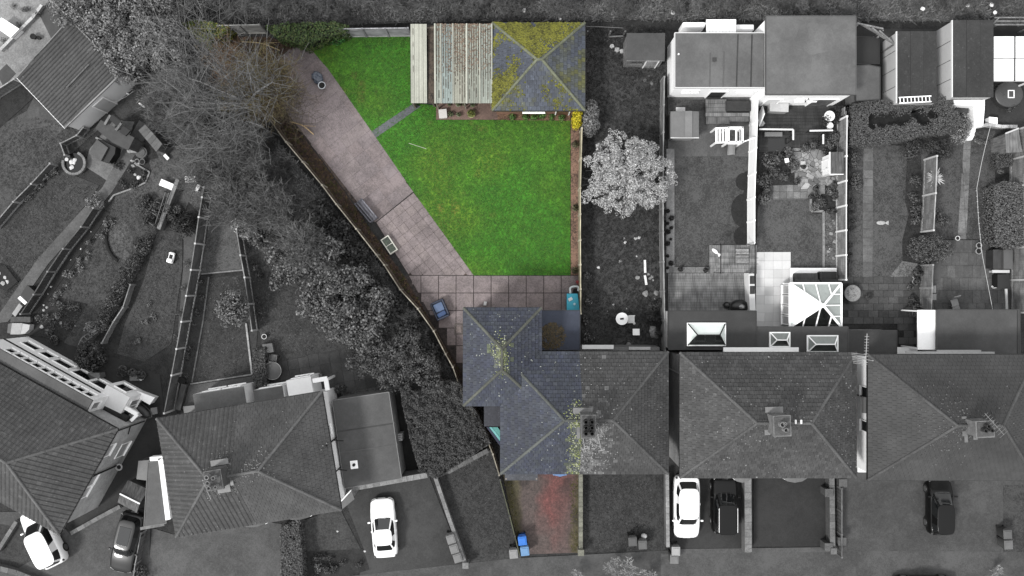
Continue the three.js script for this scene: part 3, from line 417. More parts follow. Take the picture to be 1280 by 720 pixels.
const mossOn =(par,fs,n,ok,cs,sd)=>{const q=rng(sd),L=cs.map(()=>[]);for(let i=0;i<n;i++){const F3=fs[Math.floor(q()* fs.length)],k=F3.length>3&&q()< .5?[0,2,3]:[0,1,2];let a=q(),b=q();if(a + b>1){a=1 - a;b=1 - b;}const p=F3[k[0]].clone().multiplyScalar(1 - a - b).addScaledVector(F3[k[1]],a).addScaledVector(F3[k[2]],b);if(q()> ok(p))continue;L[Math.floor(q()* cs.length)].push(ball(.018 + q()* q()* .045,p.x,p.y + .06,p.z,1.2,.5,1.1,5));}L.forEach((g,i)=>g.length&&part('moss',g,mat(cs[i],'litter'),par,{kind:'stuff'}));};
function bayPanes(t,g){for(let i=1;i<g.length - 2;i++){const a=g[i],b=g[i + 1],d=V(b[0] - a[0],0,b[1] - a[1]),w=d.length(),o=V(-d.z,0,d.x).normalize(),c=V((a[0] + b[0])/ 2,1.45,(a[1] + b[1])/ 2),m=V((g[0][0] + g.at(-1)[0])/ 2,0,(g[0][1] + g.at(-1)[1])/ 2);if(o.dot(c.clone().sub(m))< 0)o.multiplyScalar(-1);windowOn(t,c,d.normalize(),o,w*.86,1.2,{n:1});}}
// ================================================================ ground and the wide sheets
const SOIL=mg(46,'litter',{bump:.03,bumpTex:'turfBump'}),TURF=mg(76,'turf',{bump:.03,bumpTex:'turfBump'}),TURF2=mg(66,'turf',{bump:.03,bumpTex:'turfBump'}),TURF3=mg(80,'turf',{bump:.03,bumpTex:'turfBump'});
const ASPH=mg(62,'concrete',{bump:.006}),ASPHD=mg(50,'concrete',{bump:.006}),PAVE=mg(88,'concrete',{bump:.005});
{const g=clean(new THREE.PlaneGeometry(420,420,8,8));g.rotateX(-Math.PI / 2);metreUV(g);const m=new THREE.Mesh(g,SOIL);m.name='ground';m.receiveShadow=true;info(m,'dark bare soil and rough ground under all the plots','ground',null,'structure');scene.add(m);}
sheet('woodland_floor','grey scrub and leaf litter floor of the wood behind the plots','ground',[[60,-40],[1340,-40],[1340,34],[1110,24],[840,24],[520,28],[300,36],[250,52],[300,122],[420,262],[500,372],[560,455],[618,570],[545,600],[498,560],[350,420],[300,320],[215,230],[150,100]],.02,mg(96,'litter',{bump:.05,bumpTex:'turfBump'}),{thick:.1});
sheet('road','dark asphalt street running along the fronts of the houses','road',[[-200,742],[1500,742],[1500,1000],[-200,1000]],.012,ASPHD);
sheet('pavement','grey tarmac footway along the fronts of the houses','pavement',[[-200,760],[180,760],[420,722],[640,698],[835,688],[1500,690],[1500,740],[-200,790]],.05,mg(80,'concrete',{bump:.005}),{thick:.12});
// ================================================================ the coloured plot
const LAWN=[[382,54],[430,46.5],[513,46],[513,128],[545,132],[545,150],[622,150],[713,151],[713,344],[592,344],[517,240],[470,172],[410,86]];
{
const A=fbm([3,6,13],301,[1,1,.7]),B=fbm([40,110,260],303,[.7,1,1.2]),Cn=fbm([9,21,47],305,[1,1,1]);
T.lawn=makeTex(1024,26,(u,v)=>{const a=A(u,v),b=B(u,v)- .5,y=clamp((a - .5)* 3.0,0,.8),br=clamp((Cn(u,v)- .74)* 6,0,.6);const k=1 + b*.8;return [(78 + y*44 + br*50)* k,(152 + y*2 - br*16)* k,(40 + y*6 + br*30)* k];});
const lm=new THREE.MeshStandardMaterial({map:T.lawn,roughness:.92,bumpMap:T.turfBump,bumpScale:.03,side:THREE.DoubleSide});lm.color.setRGB(.36,.37,.30);
sheet('lawn','bright green lawn beside the long pink slab path','lawn',LAWN,.04,lm);
tufts('grass','short green grass blades of the bright lawn','grass',[LAWN],190,.085,.055,[rgb(84,140,44),rgb(74,134,40),rgb(98,142,48),rgb(68,126,36),rgb(86,142,44)],11,.4,.045);
}
const PK=[rgb(140,129,129),rgb(142,131,131),rgb(138,127,127),rgb(141,130,129)].map(c=>mat(c,'concrete',{bump:.004}));
const PKD=[rgb(133,123,124),rgb(134,124,124),rgb(132,122,123),rgb(134,123,123)].map(c=>mat(c,'concrete',{bump:.004}));
const JOINT=mat(rgb(84,72,66),'litter');
paving('garden_path','pinkish concrete slab path running between lawn and brown bed, upper stretch','path',[[362,62],[382,54],[410,86],[470,172],[516.5,239.5],[469,278],[440,251],[410,210],[380,170],[340,120],[330,92]],.05,{ang:-.667,w:.9,l:.9,gap:.008,ms:PKD,bed:JOINT,origin:[517,240],seed:4,tilt:.002});
paving('garden_path','pinkish square slabs widening towards the patio, lower stretch of the path','path',[[517,240.5],[592,344],[511,344],[495,318],[470,278.5]],.055,{ang:-.667,w:.62,l:.62,gap:.016,ms:PK,bed:JOINT,origin:[517,241],seed:5});
paving('patio','pink grey square slab patio behind the slate roofed house','patio',[[505,344.5],[725,344.5],[725,394],[584,394],[584,478],[578,467],[545,412],[520,372]],.06,{w:.6257,l:.6257,gap:.014,group2:.018,ms:PK,bed:mat(rgb(62,54,52),'litter'),origin:[526.2,344.3],seed:6});
sheet('stepping_path','narrow dark grey tarmac path crossing the green lawn','path',[[464.5,164],[518,128.5],[526,133],[470,172]],.062,mat(rgb(98,98,106),'concrete'));
const BED=mat(rgb(74,58,50),'litter',{bump:.05,bumpTex:'turfBump'});
const BEDP=[[262,70],[286,46],[335,46],[372,58],[330,92],[340,122],[380,172],[410,212],[440,253],[480,311],[508,349],[545,413],[578,468],[592,502],[570,468],[560,446],[545,418],[525,388],[504,362],[484,331],[472,316],[448,286],[424,254],[404,230],[380,201],[352,168],[338,147],[306,124]];
sheet('planting_bed','brown mulched bed between boundary fence and slab path','flower bed',BEDP,.035,BED);
tufts('undergrowth','dry brown stems and dead plants in the mulched bed','undergrowth',[BEDP],60,.16,.14,[rgb(96,74,60),rgb(70,56,46),rgb(110,92,66),rgb(84,84,44)],13,.3,.04);
sheet('border','brown brick path strip between green lawn and cream fence','path',[[713.5,150],[724,150],[724,344],[713.5,344]],.05,mat(rgb(132,104,88),'litter',{bump:.01}));
sheet('planting_bed','earth border under the tiled garden building with low plants','flower bed',[[622,138],[713,138],[713,151],[622,150]],.05,mat(rgb(120,92,72),'litter',{bump:.04}));
sheet('paved_strip','brown flagged strip with pots before the corrugated lean-to','path',[[545,128],[622,128],[622,149.5],[545,149.5]],.055,mat(rgb(122,100,90),'concrete',{bump:.004}));
{const r=rng(61);[[640,147],[655,146],[668,148],[678,145],[690,147],[702,148]].forEach(([x,y],i)=>bush('border_plant','low green leafy plant in the earth border by the garden building','plant',x,y,{rx:.32,h:.45,n:9,cr:.17,per:420,leaf:.1,cols:[rgb(70,112,40),rgb(92,118,56),rgb(58,92,38)],seed:100 + i,group:'green plants under the tiled garden building'}));}
fence('garden_fence','grey concrete panel fence behind green lawn, next to corrugated roof',[[431,46.5],[514,45.5]],{h:1.9,panel:rgb(168,168,172),post:rgb(150,150,154),board:rgb(205,205,205),cap:rgb(176,176,180),boards:0,bay:1.5,seed:2});
fence('garden_fence','weathered grey panel fence behind the bare brown shrub',[[284,42.5],[334,41.5]],{h:1.9,panel:rgb(150,150,148),post:rgb(140,140,138),board:rgb(190,188,182),boards:0,bay:1.4,seed:3});
fence('boundary_fence','long crooked boundary fence with pale top between thicket and brown bed',[[243,56],[266,82],[306,130],[336,148],[357,177],[378,202],[402,231],[420,255],[445,286],[470,318],[480,331],[500,362],[522,386],[542,414],[557,443],[566,459],[578,494],[604,538],[616,568],[624,594]],{at:1.6,h:1.6,panel:rgb(92,76,62),post:rgb(166,160,148),board:rgb(120,112,100),cap:rgb(158,152,138),seed:4,sag:.12});
fence('boundary_fence','low dark boarded fence beside the red brick driveway',[[625,600],[637,645],[650,696]],{at:1.0,h:1.0,panel:gy(64),post:gy(74),board:gy(64),cap:rgb(86,88,70),seed:5,noBoard:true});
fence('boundary_fence','cream painted fence between brown border strip and neighbouring rough garden',[[727.5,160],[725.5,235],[725.5,300],[726,392]],{at:1.7,h:1.7,panel:rgb(176,166,138),post:rgb(206,198,176),board:rgb(150,142,122),cap:rgb(200,192,166),seed:6});
{
const h=2.45,f=frameFrom([[615.5,28.5],[731,28.5],[731,138],[615.5,138]],h),hr=hipRoof(f,.53),t=thing('garden_building','brick garden building with square hipped slate roof covered in yellow moss','outbuilding',f.c.clone().setY(0));
part('wall',prism(inset(wpoly(rect(615.5,28.5,731,138),h),.25),-.1,h),mat(rgb(150,112,92),'concrete',{bump:.01}),t);
const nz=fbm([11,23,51],71,[1,1,.8]),moss=rgb(112,112,44),moss2=rgb(92,94,56),slate=rgb(82,88,100);
const mk =(amt,base)=>(p,r)=>{const k=nz(p.x / 16 + .3,p.z / 16 + .7)+(r()- .5)* .25,q=clamp((k -(1 - amt))* 1.9,0,.75),m=r()< .5?moss:moss2,v=.8 + r()* .4;return base.map((c,i)=>(c *(1 - q)+ m[i]*q)* v / MAPGAIN.tile);};
const m0=new THREE.MeshStandardMaterial({map:T.tile,vertexColors:true,roughness:.75,side:THREE.DoubleSide});
roofPart(t,hr,{w:.3,gauge:.3,thick:.03,seed:8,mat:m0,color:mk(.58,slate),cap:rgb(120,124,104),gutter:rgb(40,42,44)});
const mr=rng(45),mossG=[];for(let i=0;i<13000;i++){const fi=mr()< .62?0:mr()< .72?2:1,F3=hr.faces[fi],a=mr(),b=mr()*(1 - a),q=F3[0].clone().multiplyScalar(1 - a - b).addScaledVector(F3[1],a).addScaledVector(F3[2],b);if(nz(q.x / 16 + .3,q.z / 16 + .7)+(mr()- .5)* .3 <(fi===0?.4:fi===2?.5:.62))continue;const s=.025 + mr()* mr()* .07;mossG.push(ball(s,q.x,q.y + .045,q.z,1.2,.5,1.1,5));}
part('moss',mossG,mat(rgb(116,116,40),'litter'),t,{kind:'stuff'});
const s=V(1,0,0),o=V(0,0,1),zc=hr.P(0,f.D / 2,0).z - .25;windowOn(t,V(U(668,138,h).x,1.4,zc),s,o,1.5,1,{n:3});doorOn(t,V(U(705,138,h).x,.02,zc),s,o,.9,2,{c:rgb(120,90,70)});
part('rooflight',bx(.28,.04,.3,U(664.5,104,3.3).x,3.22,U(664.5,104,3.3).z),mat(rgb(110,142,190),null,{rough:.1}),t);
}
{
const h=2.35,t=thing('lean_to','lean-to with cream translucent corrugated roof sheets strewn with brown leaves','outbuilding',U(565,85,0));
const y =(k)=>h + .28 *(1 - k),zN=U(0,30,h + .28).z,zS=U(0,129,h).z;
const sheetG =(x0,x1,pitch,amp,dy=0)=>{const n=Math.max(6,Math.round((x1 - x0)/ pitch*6)),a=[];for(let i=0;i<n;i++){const xa=x0 +(x1 - x0)* i / n,xb=x0 +(x1 - x0)*(i + 1)/ n,ya=amp*Math.sin(xa / pitch*6.283),yb=amp*Math.sin(xb / pitch*6.283);a.push([V(xa,y(0)+ ya + dy,zN),V(xa,y(1)+ ya + dy,zS),V(xb,y(1)+ yb + dy,zS),V(xb,y(0)+ yb + dy,zN)]);}return faces(a);};
const X=px=>U(px,80,h).x,cr=[rgb(166,172,162),rgb(158,170,166),rgb(172,172,158),rgb(162,166,154)].map(c=>mat(c,'plain',{rough:.35})),wh=mat(rgb(194,195,182),'plain',{rough:.4});
const bars=[544,551.5,566.5,583.5,600,615];for(let i=0;i<bars.length - 1;i++)part('roof_sheet',sheetG(X(bars[i])+ .02,X(bars[i + 1])- .02,.16,.024),cr[i % 4],t);
bars.forEach((b,i)=>part('joint_cover',bar(V(X(b),y(0)+ .06,zN - .02),V(X(b),y(1)+ .06,zS + .03),i % 3?.06:.1,.05),wh,t));
for(const [a,b] of [[513.5,518.5],[518.5,524],[524,529],[529,534]])part('roof_sheet',sheetG(X(a)+ .008,X(b)- .008,.12,.016,.01 *(a % 3)),wh,t);
part('gutter',bx(X(544)- X(534.2)- .12,.06,zS - zN,(X(534.2)+ X(544))/ 2,h - .12,(zN + zS)/ 2),mat(rgb(78,68,58),'litter'),t);
part('wall',[bx(.1,h - .1,zS - zN - .3,X(514.5),-.05,(zN + zS)/ 2),bx(X(615)- X(514.5)- .15,h,.1,(X(514.5)+ X(615))/ 2,-.05,zN + .15),bx(.1,h - .12,zS - zN - .5,X(539),-.05,(zN + zS)/ 2)],mat(rgb(120,110,100),'wood'),t);
for(const b of [544.5,580,613])part('post',bx(.09,h - .04,.09,X(b),-.02,zS - .12),mat(rgb(150,140,128),'wood'),t);
const r=rng(88),deb=[],dk=[];for(const [a,b,n] of [[545,614,70],[514,533,6]])for(let i=0;i<n;i++){const x=X(a)+(X(b)- X(a))*(i + .3 + r()* .4)/ n;let z=zN + .05 + r()* .4;const xx=Math.round(x / .16 - .75)* .16 + .12;const end=b===614?zN +(zS - zN)*(.45 + r()* .55):zN +(zS - zN)*(.3 + r()* .5);while(z<end){const l=.1 + r()* .6,k =(z - zN)/(zS - zN);(r()< .6?deb:dk).push(bar(V(xx,y(k)- .006,z),V(xx +(r()- .5)* .02,y((z + l - zN)/(zS - zN))- .006,z + l),.025 + r()* .03,.02));z+=l + r()*(b===614?.12 + k*.9:.8);}}
part('leaf_litter',deb,mat(rgb(116,108,98),'litter'),t,{kind:'stuff'});part('leaf_litter',dk,mat(rgb(100,95,86),'litter'),t,{kind:'stuff'});
const lit=[];for(let i=0;i<1600;i++){const x=X(545)+(X(614)- X(545))* r(),k=Math.pow(r(),1.6)* .62,nzv=Math.abs((x - X(582))/(X(614)- X(582)));if(r()< nzv*.6)continue;lit.push([x,y(k)+ .035,zN +(zS - zN)* k,0,1,0]);}part('leaf_litter',leafGeo(lit,.09,r,[rgb(112,94,80),rgb(96,80,68),rgb(128,112,96)],.3),LEAF,t,{keep:true,kind:'stuff'});
}
for(const [x,y,r,c] of [[564,143.5,.17,gy(90)],[573.5,144,.15,rgb(190,186,176)],[573,131.5,.17,rgb(196,190,180)],[562,131.5,.1,rgb(120,100,88)],[581,131.5,.11,rgb(130,108,94)],[591,132,.15,rgb(150,148,140)]])pot('small round plant pot on the flagged strip by the lean-to',x,y,r,{c,group:'pots before the corrugated lean-to',plant:[rgb(84,92,60)]});
pot('large pale yellow round pot on the flagged strip by the lean-to',589.5,143.5,.26,{c:rgb(196,196,140),h:.3,plant:[rgb(120,124,60),rgb(90,100,50)]});
box('planter','white square planter at the corner of the flagged strip','planter',[[548,137],[558,136],[559,147],[549,148]],.45,{c:rgb(225,220,215),lid:rgb(232,228,222)});
bush('yellow_shrub','slender bright yellow shrub leaning over cream fence','shrub',720.5,147,{rx:.36,rz:1.15,h:2.2,n:110,cr:.24,per:700,leaf:.09,cols:[rgb(190,176,22),rgb(168,160,30),rgb(206,190,40)],seed:21,turn:-.12});
bush('grey_shrub','round grey leafed shrub beside the yellow shrub','shrub',735,151,{rx:.75,rz:1.4,h:2.1,n:120,cr:.26,per:560,leaf:.11,cols:[gy(124),gy(108),gy(140),gy(92)],seed:22});
{
const p=U(459,263,.5).setY(.05),ry=-Math.atan2(24,20),t=thing('garden_bench','dark weathered slatted garden bench on the slab path','bench',p,ry),L=g=>g.rotateY(ry).translate(p.x,p.y,p.z),m=mat(rgb(92,92,100),'wood'),m2=mat(rgb(128,128,136),'wood');
for(let i=0;i<5;i++)part('seat_slat',L(bx(1.75,.03,.085,0,.43,-.2 + i*.1)),i % 2?m:m2,t);for(let i=0;i<4;i++)part('back_slat',L(bx(1.75,.07,.025,0,.52 + i*.1,.31 + i*.02)),m,t);
for(const x of [-.84,.84]){part('end_frame',[L(bx(.06,.44,.06,x,0,-.22)),L(bx(.06,.92,.06,x,0,.3)),L(bx(.06,.05,.6,x,.64,.03)),L(bx(.06,.06,.5,x,.38,.03))],m,t);}
const q=U(486.5,306,.35),ry2=-Math.atan2(18,12),c=thing('cold_frame','white framed cold frame with glass lid on the slab path','cold frame',q.clone().setY(.05),ry2),K=g=>g.rotateY(ry2).translate(q.x,.05,q.z),w=mat(rgb(226,224,214),'plain');part('frame',[K(bx(1.25,.34,.07,0,0,-.29)),K(bx(1.25,.34,.07,0,0,.29)),K(bx(.07,.34,.51,-.59,0,0)),K(bx(.07,.34,.51,.59,0,0))],w,c);
part('soil',K(bx(1.1,.12,.5,0,0,0)),mat(rgb(80,86,60),'litter'),c);for(const x of [-.28,.28])part('pane',K(bx(.52,.012,.5,x,.3,0)),new THREE.MeshPhysicalMaterial({color:0xdfe8e0,roughness:.05,transmission:1,thickness:0,ior:1.45}),c);part('glazing_bar',K(bx(.05,.03,.5,0,.315,0)),w,c);for(const x of [-.3,.3])part('seedling_tray',K(bx(.4,.06,.34,x,.13,0)),mat(rgb(104,108,84),'litter'),c);
const s=U(396.5,97,.3);const bag=new THREE.IcosahedronGeometry(.36,3),bp=bag.attributes.position;for(let i=0;i<bp.count;i++){const x=bp.getX(i),y=bp.getY(i),z=bp.getZ(i),k=1 + .12*Math.sin(x*22)* Math.cos(z*18)+ .08*Math.sin(y*31 + x*9);bp.setXYZ(i,x*k*1.05,Math.max(-.22,y*k*.7),z*k*1.3);}bag.computeVertexNormals();bag.rotateY(.6);bag.translate(s.x,.26,s.z);solo('rubble_sack','crumpled dark blue grey plastic sack on the slab path','sack',bag,mat(rgb(82,90,104),'plain',{rough:.3}));
pot('shiny white round pot beside the dark sack',403.5,108,.26,{c:rgb(236,240,246),h:.34});
part('x',[rod(U(511,179,.06),U(533,186,.06),.018,6)],mat(rgb(214,220,200),null),scene).name='x';const st=scene.children.at(-1);st.name='cane';info(st,'thin pale cane lying on the green lawn','cane');
}
for(const [x,y] of [[719,181],[719,260],[718,338]])pot('round wire hanging basket pot on the brown border strip',x,y,.22,{c:rgb(58,48,42),h:.22,plant:[rgb(90,84,60),rgb(70,70,48)],group:'pots on the brown border strip'});
{
const p=U(550,387,.5).setY(.06),ry=.42,t=thing('garden_armchair','dark navy garden armchair with pale blue seat cushion on the patio','chair',p,ry),L=g=>g.rotateY(ry).translate(p.x,p.y,p.z),m=mat(rgb(34,44,66),'plain',{rough:.5}),c=mat(rgb(104,124,158),'plain',{rough:.8});
part('base',L(rbx(.95,.34,1.3,0,.05,0,0,.05)),m,t);part('armrest',L(rbx(.13,.56,1.25,-.44,.05,0,0,.05)),m,t);part('armrest',L(rbx(.13,.56,1.25,.44,.05,0,0,.05)),m,t);part('backrest',L(rbx(.95,.78,.15,0,.05,.6,0,.06)),m,t);part('front_rail',L(rbx(.95,.5,.13,0,.05,-.6,0,.05)),m,t);
part('seat_cushion',L(rbx(.7,.2,.62,0,.34,-.18,0,.08,3)),c,t);part('back_cushion',L(rbx(.68,.3,.34,0,.4,.34,.1,.1,3)),mat(rgb(70,92,132),'plain'),t);for(const x of [-.4,.4])for(const z of [-.55,.55])part('foot',L(bx(.07,.06,.07,x,0,z)),m,t);
}
{
const t=box('storage_chest','turquoise plastic storage chest against cream fence on the patio','chest',[[708.5,367],[722,367],[724.5,388],[708.5,388]],.85,{c:rgb(0,150,178),lid:rgb(12,172,200),base:.07,rough:.4});
const at =(x,y)=>U(x,y,.86);const q=at(713,374),w=mat(rgb(235,244,246),'plain',{rough:.4});solo('white_cloth','small folded white cloth lying on the turquoise chest','cloth',rbx(.3,.05,.22,q.x,.855,q.z,.5,.02),w);const q2=at(718,380);solo('plastic_tub','tiny pale blue tub lying on the turquoise chest','tub',cy(.09,.08,.08,q2.x,.855,q2.z),mat(rgb(190,226,236),'plain'));
const hp=[[713,366],[713,360],[718,358],[723,359],[723,363]].map(([x,y])=>U(x,y,.5));solo('hose_pipe','bent white plastic pipe standing behind the turquoise chest','pipe',[tube(hp,.075,24,8),rod(hp[0],hp[0].clone().setY(.06),.075),rod(hp.at(-1),hp.at(-1).clone().setY(.06),.075)],w);pot('black round pot inside the bend of the white pipe',719,364,.18,{c:gy(30)});
const q3=U(722,352.5,.2);solo('watering_can','small red watering can next to the cream fence','watering can',[cy(.11,.13,.22,q3.x,.06,q3.z),rod(V(q3.x,.14,q3.z),V(q3.x + .02,.3,q3.z + .28),.02),(()=>{const g=new THREE.TorusGeometry(.1,.015,6,14,3.14);g.translate(q3.x,.28,q3.z);return g;})()],mat(rgb(150,28,36),'plain',{rough:.4}));
}
{const p=U(573.5,411.5,.065),t=thing('drain_cover','square concrete drain surround set in the patio','drain',p);part('surround',[bx(.62,.05,.1,p.x,.05,p.z - .34),bx(.62,.05,.1,p.x,.05,p.z + .34),bx(.1,.05,.58,p.x - .26,.05,p.z),bx(.1,.05,.58,p.x + .26,.05,p.z)],mat(rgb(112,104,100),'concrete'),t);part('cover',bx(.36,.03,.42,p.x,.055,p.z),mat(rgb(140,128,124),'concrete'),t);}
{const p=U(606.5,379.5,.3);solo('flue_cowl','white boxed flue cowl sticking out under the slate eaves','flue',[rbx(.2,.5,.3,p.x,.05,p.z,-.2,.03),rbx(.16,.1,.24,p.x + .02,.55,p.z - .02,-.2,.03)],mat(rgb(236,236,236),'plain'));}
// ================================================================ the slate-roofed house of the plot and its grey neighbour
const PITCH=.665,HE=5.2;
const TM=new THREE.MeshStandardMaterial({map:T.tile,vertexColors:true,roughness:.72,side:THREE.DoubleSide});
const tc =(c,amt=.14,lich=.03)=>varied(c.map(v=>v / MAPGAIN.tile),amt,lich);
{
const f=frameFrom([[626,440],[835,440],[835,592],[626,592]],HE),cut=U(724,500,HE).x - f.c.x;
const t=thing('semi_detached_house','house with blue grey slate roof and hipped rear wing at the coloured plot','house',f.c.clone().setY(0).add(V(-2.6,0,0)));
const brick=mat(rgb(128,104,90),'concrete',{bump:.01}),slate=rgb(61,66,83),nz=fbm([9,21,45],15,[1,1,1]),lichen=rgb(176,180,150),green=rgb(140,150,86);
const W=wpoly([[626,440],[724,440],[724,592],[626,592]],HE),Wi=[[W[0][0] + .3,W[0][1] + .3],[W[1][0] - .003,W[1][1] + .3],[W[2][0] - .003,W[2][1] - .3],[W[3][0] + .3,W[3][1] - .3]];part('wall',prism(Wi,-.1,HE),brick,t);
const hr=hipRoof(f,PITCH,[1,1],[null,cut]);const xParty=U(724,500,HE).x;
const mainCol =(p,r)=>{const k=1 +(r()- .5)* .3,q=clamp(1 -(xParty - p.x)/ 1.1,0,1)*(p.z>f.c.z + .3?1:0),g=r()< q*.85;const m=g?.1 + r()* .3:r()* .06,l=r()< .5?green:lichen;return slate.map((v,i)=>(v *(1 - m)+ l[i]*m)* k / MAPGAIN.tile);};
roofPart(t,hr,{seed:31,mat:TM,color:mainCol,cap:rgb(94,97,94),gutter:rgb(30,32,36)});
const f2=frameFrom([[579.5,507],[579.5,385],[676.5,385],[676.5,507]],HE),hr2=hipRoof(f2,PITCH);
const w2=inset(wpoly(rect(579.5,385,676.5,507),HE),.3);part('wall',prism(w2,-.1,HE - .003),brick,t);
const rz=U(0,444,7.1),rx=U(625,0,7.1).x;roofPart(t,hr2,{seed:32,mat:TM,color:(p,r)=>{const d=Math.hypot((p.x - rx)* 1.3,(p.z - U(0,444,7.1).z)* .7),k=1 +(r()- .5)* .3,g=r()< clamp(.95 - d / 1.2,0,.9),m=g?.1 + r()* .3:r()* .06,l=r()< .55?green:lichen;return slate.map((v,i)=>(v *(1 - m)+ l[i]*m)* k / MAPGAIN.tile);},cap:rgb(98,100,92),gutter:rgb(30,32,36)});
mossOn(t,hr.faces,17000,p=>p.z>f.c.z?clamp(1 -(xParty - p.x)/ 1.0,0,1)* .8:clamp(.35 - Math.hypot(p.x - xParty,p.z - f.c.z)/ 4,0,1),[green,lichen],5);mossOn(t,hr2.faces,6000,p=>clamp(.9 - Math.hypot((p.x - rx)* 1.3,(p.z - rz.z)* .6)/ 1.1,0,.8),[green,lichen],6);mossOn(t,[...hr.faces,...hr2.faces],160,()=>1,[rgb(160,164,158)],7);
const X=V(1,0,0),N=V(0,0,-1),S=V(0,0,1),zr=w2.reduce((a,p)=>Math.min(a,p[1]),1e9),cx =(w2[0][0] + w2[2][0])/ 2;windowOn(t,V(cx - 1,4,zr),X,N,1.2,1.1);windowOn(t,V(cx + 1.1,4,zr),X,N,1.2,1.1);windowOn(t,V(cx + .2,1.2,zr),X,N,2,2,{n:3});
const zf=Wi[2][1];windowOn(t,V(W[0][0] + 1.6,4,zf),X,S,1.2,1.1);windowOn(t,V(W[1][0] - 1.6,4,zf),X,S,1.8,1.2,{n:3});
const e=flatRoof('x','','',rect(676.6,388,725,437.5),2.75,{parent:t,over:.06,wall:rgb(128,104,90),roof:rgb(62,69,86),fascia:rgb(38,42,52)});const mr=rng(17),L=[];for(let i=0;i<900;i++){const a=mr()* 6.28,d=Math.sqrt(mr());const x=690 + Math.cos(a)* d*15 +(mr()- .5)* 7,y=420 + Math.sin(a)* d*17;if(x<677.5||y>437||y<391)continue;const p=U(x,y,2.77);L.push([p.x,2.765,p.z,0,1,0]);}part('moss',leafGeo(L,.13,mr,[rgb(70,62,44),rgb(86,72,46),rgb(52,48,38)],.35),LEAF,t,{keep:true,kind:'stuff'});
const p0=U(605,508,2.6),p1=U(627,533,2.6);part('lean_to_roof',bx(p1.x - p0.x,.1,p1.z - p0.z,(p0.x + p1.x)/ 2,2.5,(p0.z + p1.z)/ 2),mat(rgb(82,84,92),'tile'),t);part('wall',bx(p1.x - p0.x - .1,2.5,p1.z - p0.z - .1,(p0.x + p1.x)/ 2,0,(p0.z + p1.z)/ 2),brick,t);
const gl=[[[608,534],[611,534],[628,556],[626,559]],[[611.5,534],[614.5,534],[629,552],[628,555.5]],[[615,534],[622,534],[629,544],[629,551.5]]];gl.forEach((q,i)=>part('glazed_panel',prism(wpoly(q,2.3),2.26 - i*.003,2.3),mat([rgb(34,40,70),rgb(120,190,190),rgb(92,168,160)][i],'plain',{rough:.2}),t));
const a=U(631,590,2.7),b=U(672,600.5,2.55);part('porch_roof',faces([[V(a.x,2.55,b.z),V(b.x,2.55,b.z),V(b.x,3,zf),V(a.x,3,zf)]]),mat(rgb(86,88,94),'tile'),t);for(const x of [a.x + .08,b.x - .08])part('porch_post',bx(.1,2.6,.1,x,0,b.z - .12),mat(rgb(150,140,130),'wood'),t);part('porch_beam',bx(b.x - a.x,.12,.1,(a.x + b.x)/ 2,2.44,b.z - .08),mat(rgb(70,66,66),'wood'),t);
const c=U(700,592,2.5),bay=[];const br_=1.02;for(let i=0;i<=8;i++){const an=Math.PI*i / 8;bay.push([c.x - Math.cos(an)* br_*1.0,zf - .1 + Math.sin(an)* 1.15]);}part('bay_window',prism(bay,.05,2.35),mat(rgb(150,120,104),'concrete'),t);const can=bay.map(([x,z])=>V(c.x +(x - c.x)* 1.1,2.38,zf +(z - zf)* 1.1));const apex=V(c.x,2.8,zf - .05);part('bay_canopy',faces(can.slice(0,-1).map((q,i)=>[q,can[i + 1],apex])),mat(rgb(104,138,188),'felt',{rough:.5}),t);for(let i=1;i<8;i+=2)part('canopy_rib',bar(can[i].clone().add(V(0,.02,0)),apex.clone().add(V(0,.02,0)),.05,.03),mat(rgb(140,168,206),'plain'),t);
for(let i=1;i<8;i++){const q=bay[i],d=V(q[0] - c.x,0,q[1] - zf + .1).normalize();windowOn(t,V(q[0],1.4,q[1]),V(-d.z,0,d.x).multiplyScalar(-1),d,.32,1.1,{n:1});}
part('downpipe',rod(V(W[3][0] + .4,0,zf + .06),V(W[3][0] + .4,5.1,zf + .06),.035),mg(30),t);
const t2=thing('semi_detached_house','grey slate half of the semi adjoining the blue grey house, six pot chimney','house',f.c.clone().setY(0).add(V(2.6,0,0)));
const hg=hipRoof(f,PITCH,[1,1],[cut + .004,null]);const gs=gy(72),gl2=gy(150);const W3=wpoly([[724,440],[835,440],[835,592],[724,592]],HE),Wj=[[W3[0][0] + .003,W3[0][1] + .3],[W3[1][0] - .3,W3[1][1] + .3],[W3[2][0] - .3,W3[2][1] - .3],[W3[3][0] + .003,W3[3][1] - .3]];
part('wall',prism(Wj,-.1,HE),mg(120,'concrete',{bump:.01}),t2);
const chx=U(738,0,8.3).x;roofPart(t2,hg,{seed:33,mat:TM,color:(p,r)=>{const q=clamp(1 - Math.abs(p.x - chx)/ 2.2,0,1)*(p.z>f.c.z + .2?1:.12),k=1 +(r()- .5)* .3,m=r()< q*.75?.1 + r()* .4:r()* .06;return gs.map((v,i)=>(v *(1 - m)+ gl2[i]*m)* k / MAPGAIN.tile);},cap:gy(88),gutter:gy(24)});
mossOn(t2,hg.faces,7000,p=>(p.z>f.c.z?1:.1)* clamp(1 - Math.abs(p.x - chx)/ 2.0,0,1)* .7,[gy(165),gy(140)],8);mossOn(t2,hg.faces,80,()=>1,[gy(140)],9);
const cc=U(735.5,528.5,9.6);chimney(t2,V(cc.x,7.4,f.c.z + .15),.78,1.3,2.2,0,[[-.18,-.34,.12],[.18,-.34,.12],[-.18,0,.12],[.18,0,.12],[-.18,.34,.12],[.18,.34,.12]],{c:gy(120),f:gy(88),pot:gy(40),flash:[[-.2,-.62,1.2,.55,.62],[-.47,.55,.2,.9,.6],[.47,.55,.2,.9,.6]]});
